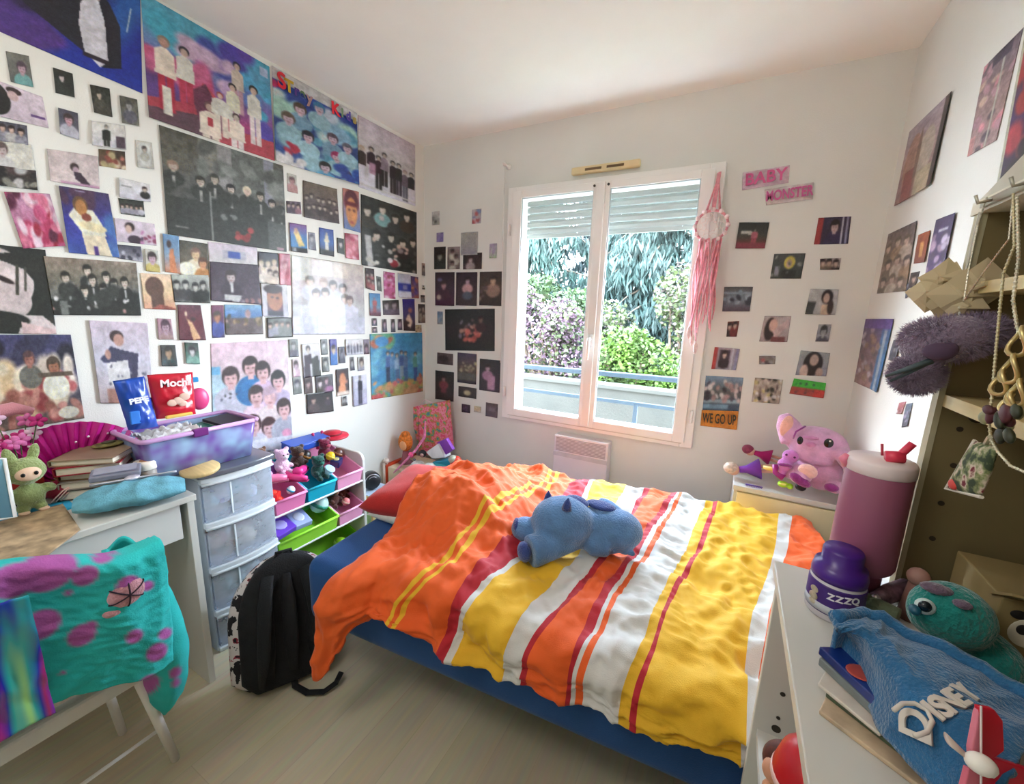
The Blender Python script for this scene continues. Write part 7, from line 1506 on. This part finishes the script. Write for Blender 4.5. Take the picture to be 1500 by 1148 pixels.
# cardboard box with round faces
bxm = mat((146, 128, 84), .8, .06); pbx = thing('cardboard_box', 'cardboard box with round black and white spots behind the turquoise plush', 'box', (.40, .76, ZT))
b = MB(); b.bb(.335, .495, .70, .82, ZT+.0005, 1.06); b.build('body', bxm, pbx, bevel=.002)
b = MB(); b.box((.375, .695, 1.066), (.09, .05, .003), (-.5, 0, 0)); b.box((.45, .69, 1.064), (.07, .05, .003), (-.7, 0, .1)); b.build('flap', bxm, pbx)
b = MB(); c_ = V((.365, .6985, 1.02)); b.ell(c_, (.018, .001, .020), (0, .3, 0)); b.ell(V((.43, .6985, 1.03)), (.020, .001, .012), (0, .2, 0)); b.build('pale_spot', mat((214, 206, 184), .7), pbx, True)
b = MB(); b.ell(c_+V((-.006, -.001, .004)), (.006, .0012, .007)); b.ell(c_+V((.008, -.001, -.002)), (.006, .0012, .007)); b.ell(V((.422, .697, 1.032)), (.007, .0012, .006)); b.ell(V((.438, .697, 1.028)), (.006, .0012, .006)); b.ell(c_+V((-.012, 0, .022)), (.008, .0012, .006)); b.build('dark_spot', mat((20, 16, 14), .7), pbx, True)
b = MB(); b.ell(V((.405, .6982, .99)), (.02, .001, .012)); b.ell(V((.44, .6982, .985)), (.016, .001, .010)); b.build('green_spot', mat((70, 90, 40), .7), pbx, True)
q = thing('glitter_bag', 'small dark mauve glitter purse beside the shelf unit post', 'purse', AZ(1320, 880, .955)); b = MB(); b.tube([AZ(1283, 878, .965), AZ(1305, 868, .968), AZ(1330, 862, .972)], [.011, .014, .016], 12); b.build('body', mat((120, 90, 104), .4, .3, 120, metal=.3), q, True); MB().ell(AZ(1283, 878, .967), (.007, .006, .009)).build('clasp', mat((200, 190, 190), .3, metal=.7), q, True)
q = thing('cloth_roll', 'grey green rolled cloth between the purple jar and the towel', 'cloth', AZ(1290, 895, .955)); b = MB(); b.tube([AZ(1257, 872, .957), AZ(1280, 888, .957), AZ(1315, 905, .957)], [.012, .0155, .015], 14); b.build('roll', cloth((112, 124, 96)), q, True); MB().ell(AZ(1257, 872, .957), (.008, .006, .009)).build('roll_end', cloth((140, 150, 120)), q, True)
q = thing('figurine', 'small brown figurine standing before the cardboard box', 'figurine', AZ(1340, 858, .98)); p_ = AZ(1343, 855, 1.0); b = MB(); b.tube([V((p_.x, p_.y, ZT+.001)), V((p_.x, p_.y, 1.0))], [.016, .010], 12); b.build('body', mat((130, 90, 80), .6), q, True); MB().ell(p_+V((0, 0, .012)), .014).build('head', mat((170, 130, 120), .6), q, True)
q = thing('dark_pouch', 'dark green pouch slumped behind the turquoise plush', 'pouch', (.44, .62, ZT)); blob('bag', [(V((.42, .63, .975)), (.05, .05, .034)), (V((.455, .66, .985)), (.04, .04, .04))], mat((26, 60, 50), .8, .15), q, .007, 3); MB().tube([(.42, .59, 1.0), (.44, .60, 1.02), (.46, .61, 1.0)], .003, 6).build('handle', mat((40, 80, 70), .8), q)
# red toy windmill-like piece at the lower right corner
rt = thing('red_toy', 'red and white plastic toy with a pointed white hub at the lower right corner', 'toy', AZ(1450, 1120, 1.02))
e1, e2, nn = CR.copy(), -CD, -CF
def RP(px, py, d): r = ray(px, py); return CAM + r*d
def blade(pts, d, m, name, th=.005):
    P = [RP(x, y, d) for x, y in pts]; b = MB(); n_ = len(P); Q_ = [p + CF*th for p in P]; b._add(P+Q_, [tuple(range(n_)), tuple(range(2*n_-1, n_-1, -1))]+[(i, (i+1) % n_, n_+(i+1) % n_, n_+i) for i in range(n_)]); return b.build(name, m, rt, bevel=.001)
RDM = plastic((206, 24, 52))
blade([(1436, 1036), (1458, 1040), (1470, 1056), (1472, 1100), (1456, 1112), (1436, 1108)], .345, RDM, 'blade'); blade([(1455, 1110), (1510, 1128), (1520, 1165), (1440, 1165), (1436, 1135)], .345, RDM, 'blade'); blade([(1424, 1098), (1435, 1040), (1437, 1110), (1425, 1120)], .340, plastic((220, 130, 150)), 'blade'); blade([(1410, 1165), (1420, 1126), (1436, 1134), (1436, 1165)], .343, plastic((214, 110, 130)), 'blade')
b = MB(); b.tube([RP(1437, 1034, .338), RP(1437, 1165, .338)], .0008, 6); b.build('white_line', plastic((240, 230, 230)), rt); b = MB(); hc_ = RP(1437, 1119, .333); b.ell(hc_, (.010, .008, .008)); b.tube([hc_, RP(1455, 1138, .333)], [.0075, .001], 12); b.build('hub', plastic((244, 240, 232)), rt, True)
b = MB(); b.tube([RP(1419, 1110, .340), RP(1388, 1082, .345)], [.004, .007], 12, flat=.3); b.build('tip', plastic((206, 190, 180)), rt, True)
b = MB(); pz0 = RP(1450, 1140, .352); b.cyl((pz0.x, pz0.y, ZT+.001), (pz0.x, pz0.y, pz0.z), .008, seg=14); b.build('stand', RDM, rt, True)
# inside the cabinet
mp_ = V((.20, .70, .586)); q = thing('mushroom_toy', 'red mushroom shaped toy with pale rim inside the open cabinet', 'toy', mp_); MB().lathe([(.02, 0), (.024, .03), (.02, .06)], mp_, 20).build('stem', plastic((226, 210, 190)), q, True)
MB().lathe([(.0, .155), (.03, .148), (.052, .12), (.060, .085), (.060, .072), (.05, .066), (0, .064)], mp_, 32).build('cap', plastic((190, 24, 34)), q, True); MB().lathe([(.0605, .070), (.062, .074), (.062, .080), (.0605, .084)], mp_, 32).build('rim', plastic((230, 190, 180)), q, True)
dp = V((.165, .74, .586)); q = thing('brown_doll', 'doll with long brown hair sitting inside the open cabinet', 'doll', dp); blob('hair', [(dp+V((0, 0, .055)), (.034, .03, .036)), (dp+V((.01, .01, .02)), (.036, .03, .028))], mat((90, 40, 24), .7, .3, 90), q, .005, 2); MB().ell(dp+V((-.016, -.018, .05)), (.018, .016, .022)).build('face', mat((206, 150, 120), .5), q, True); MB().ell(dp+V((-.01, -.02, .012)), (.02, .018, .012)).build('dress', cloth((190, 130, 90)), q, True)
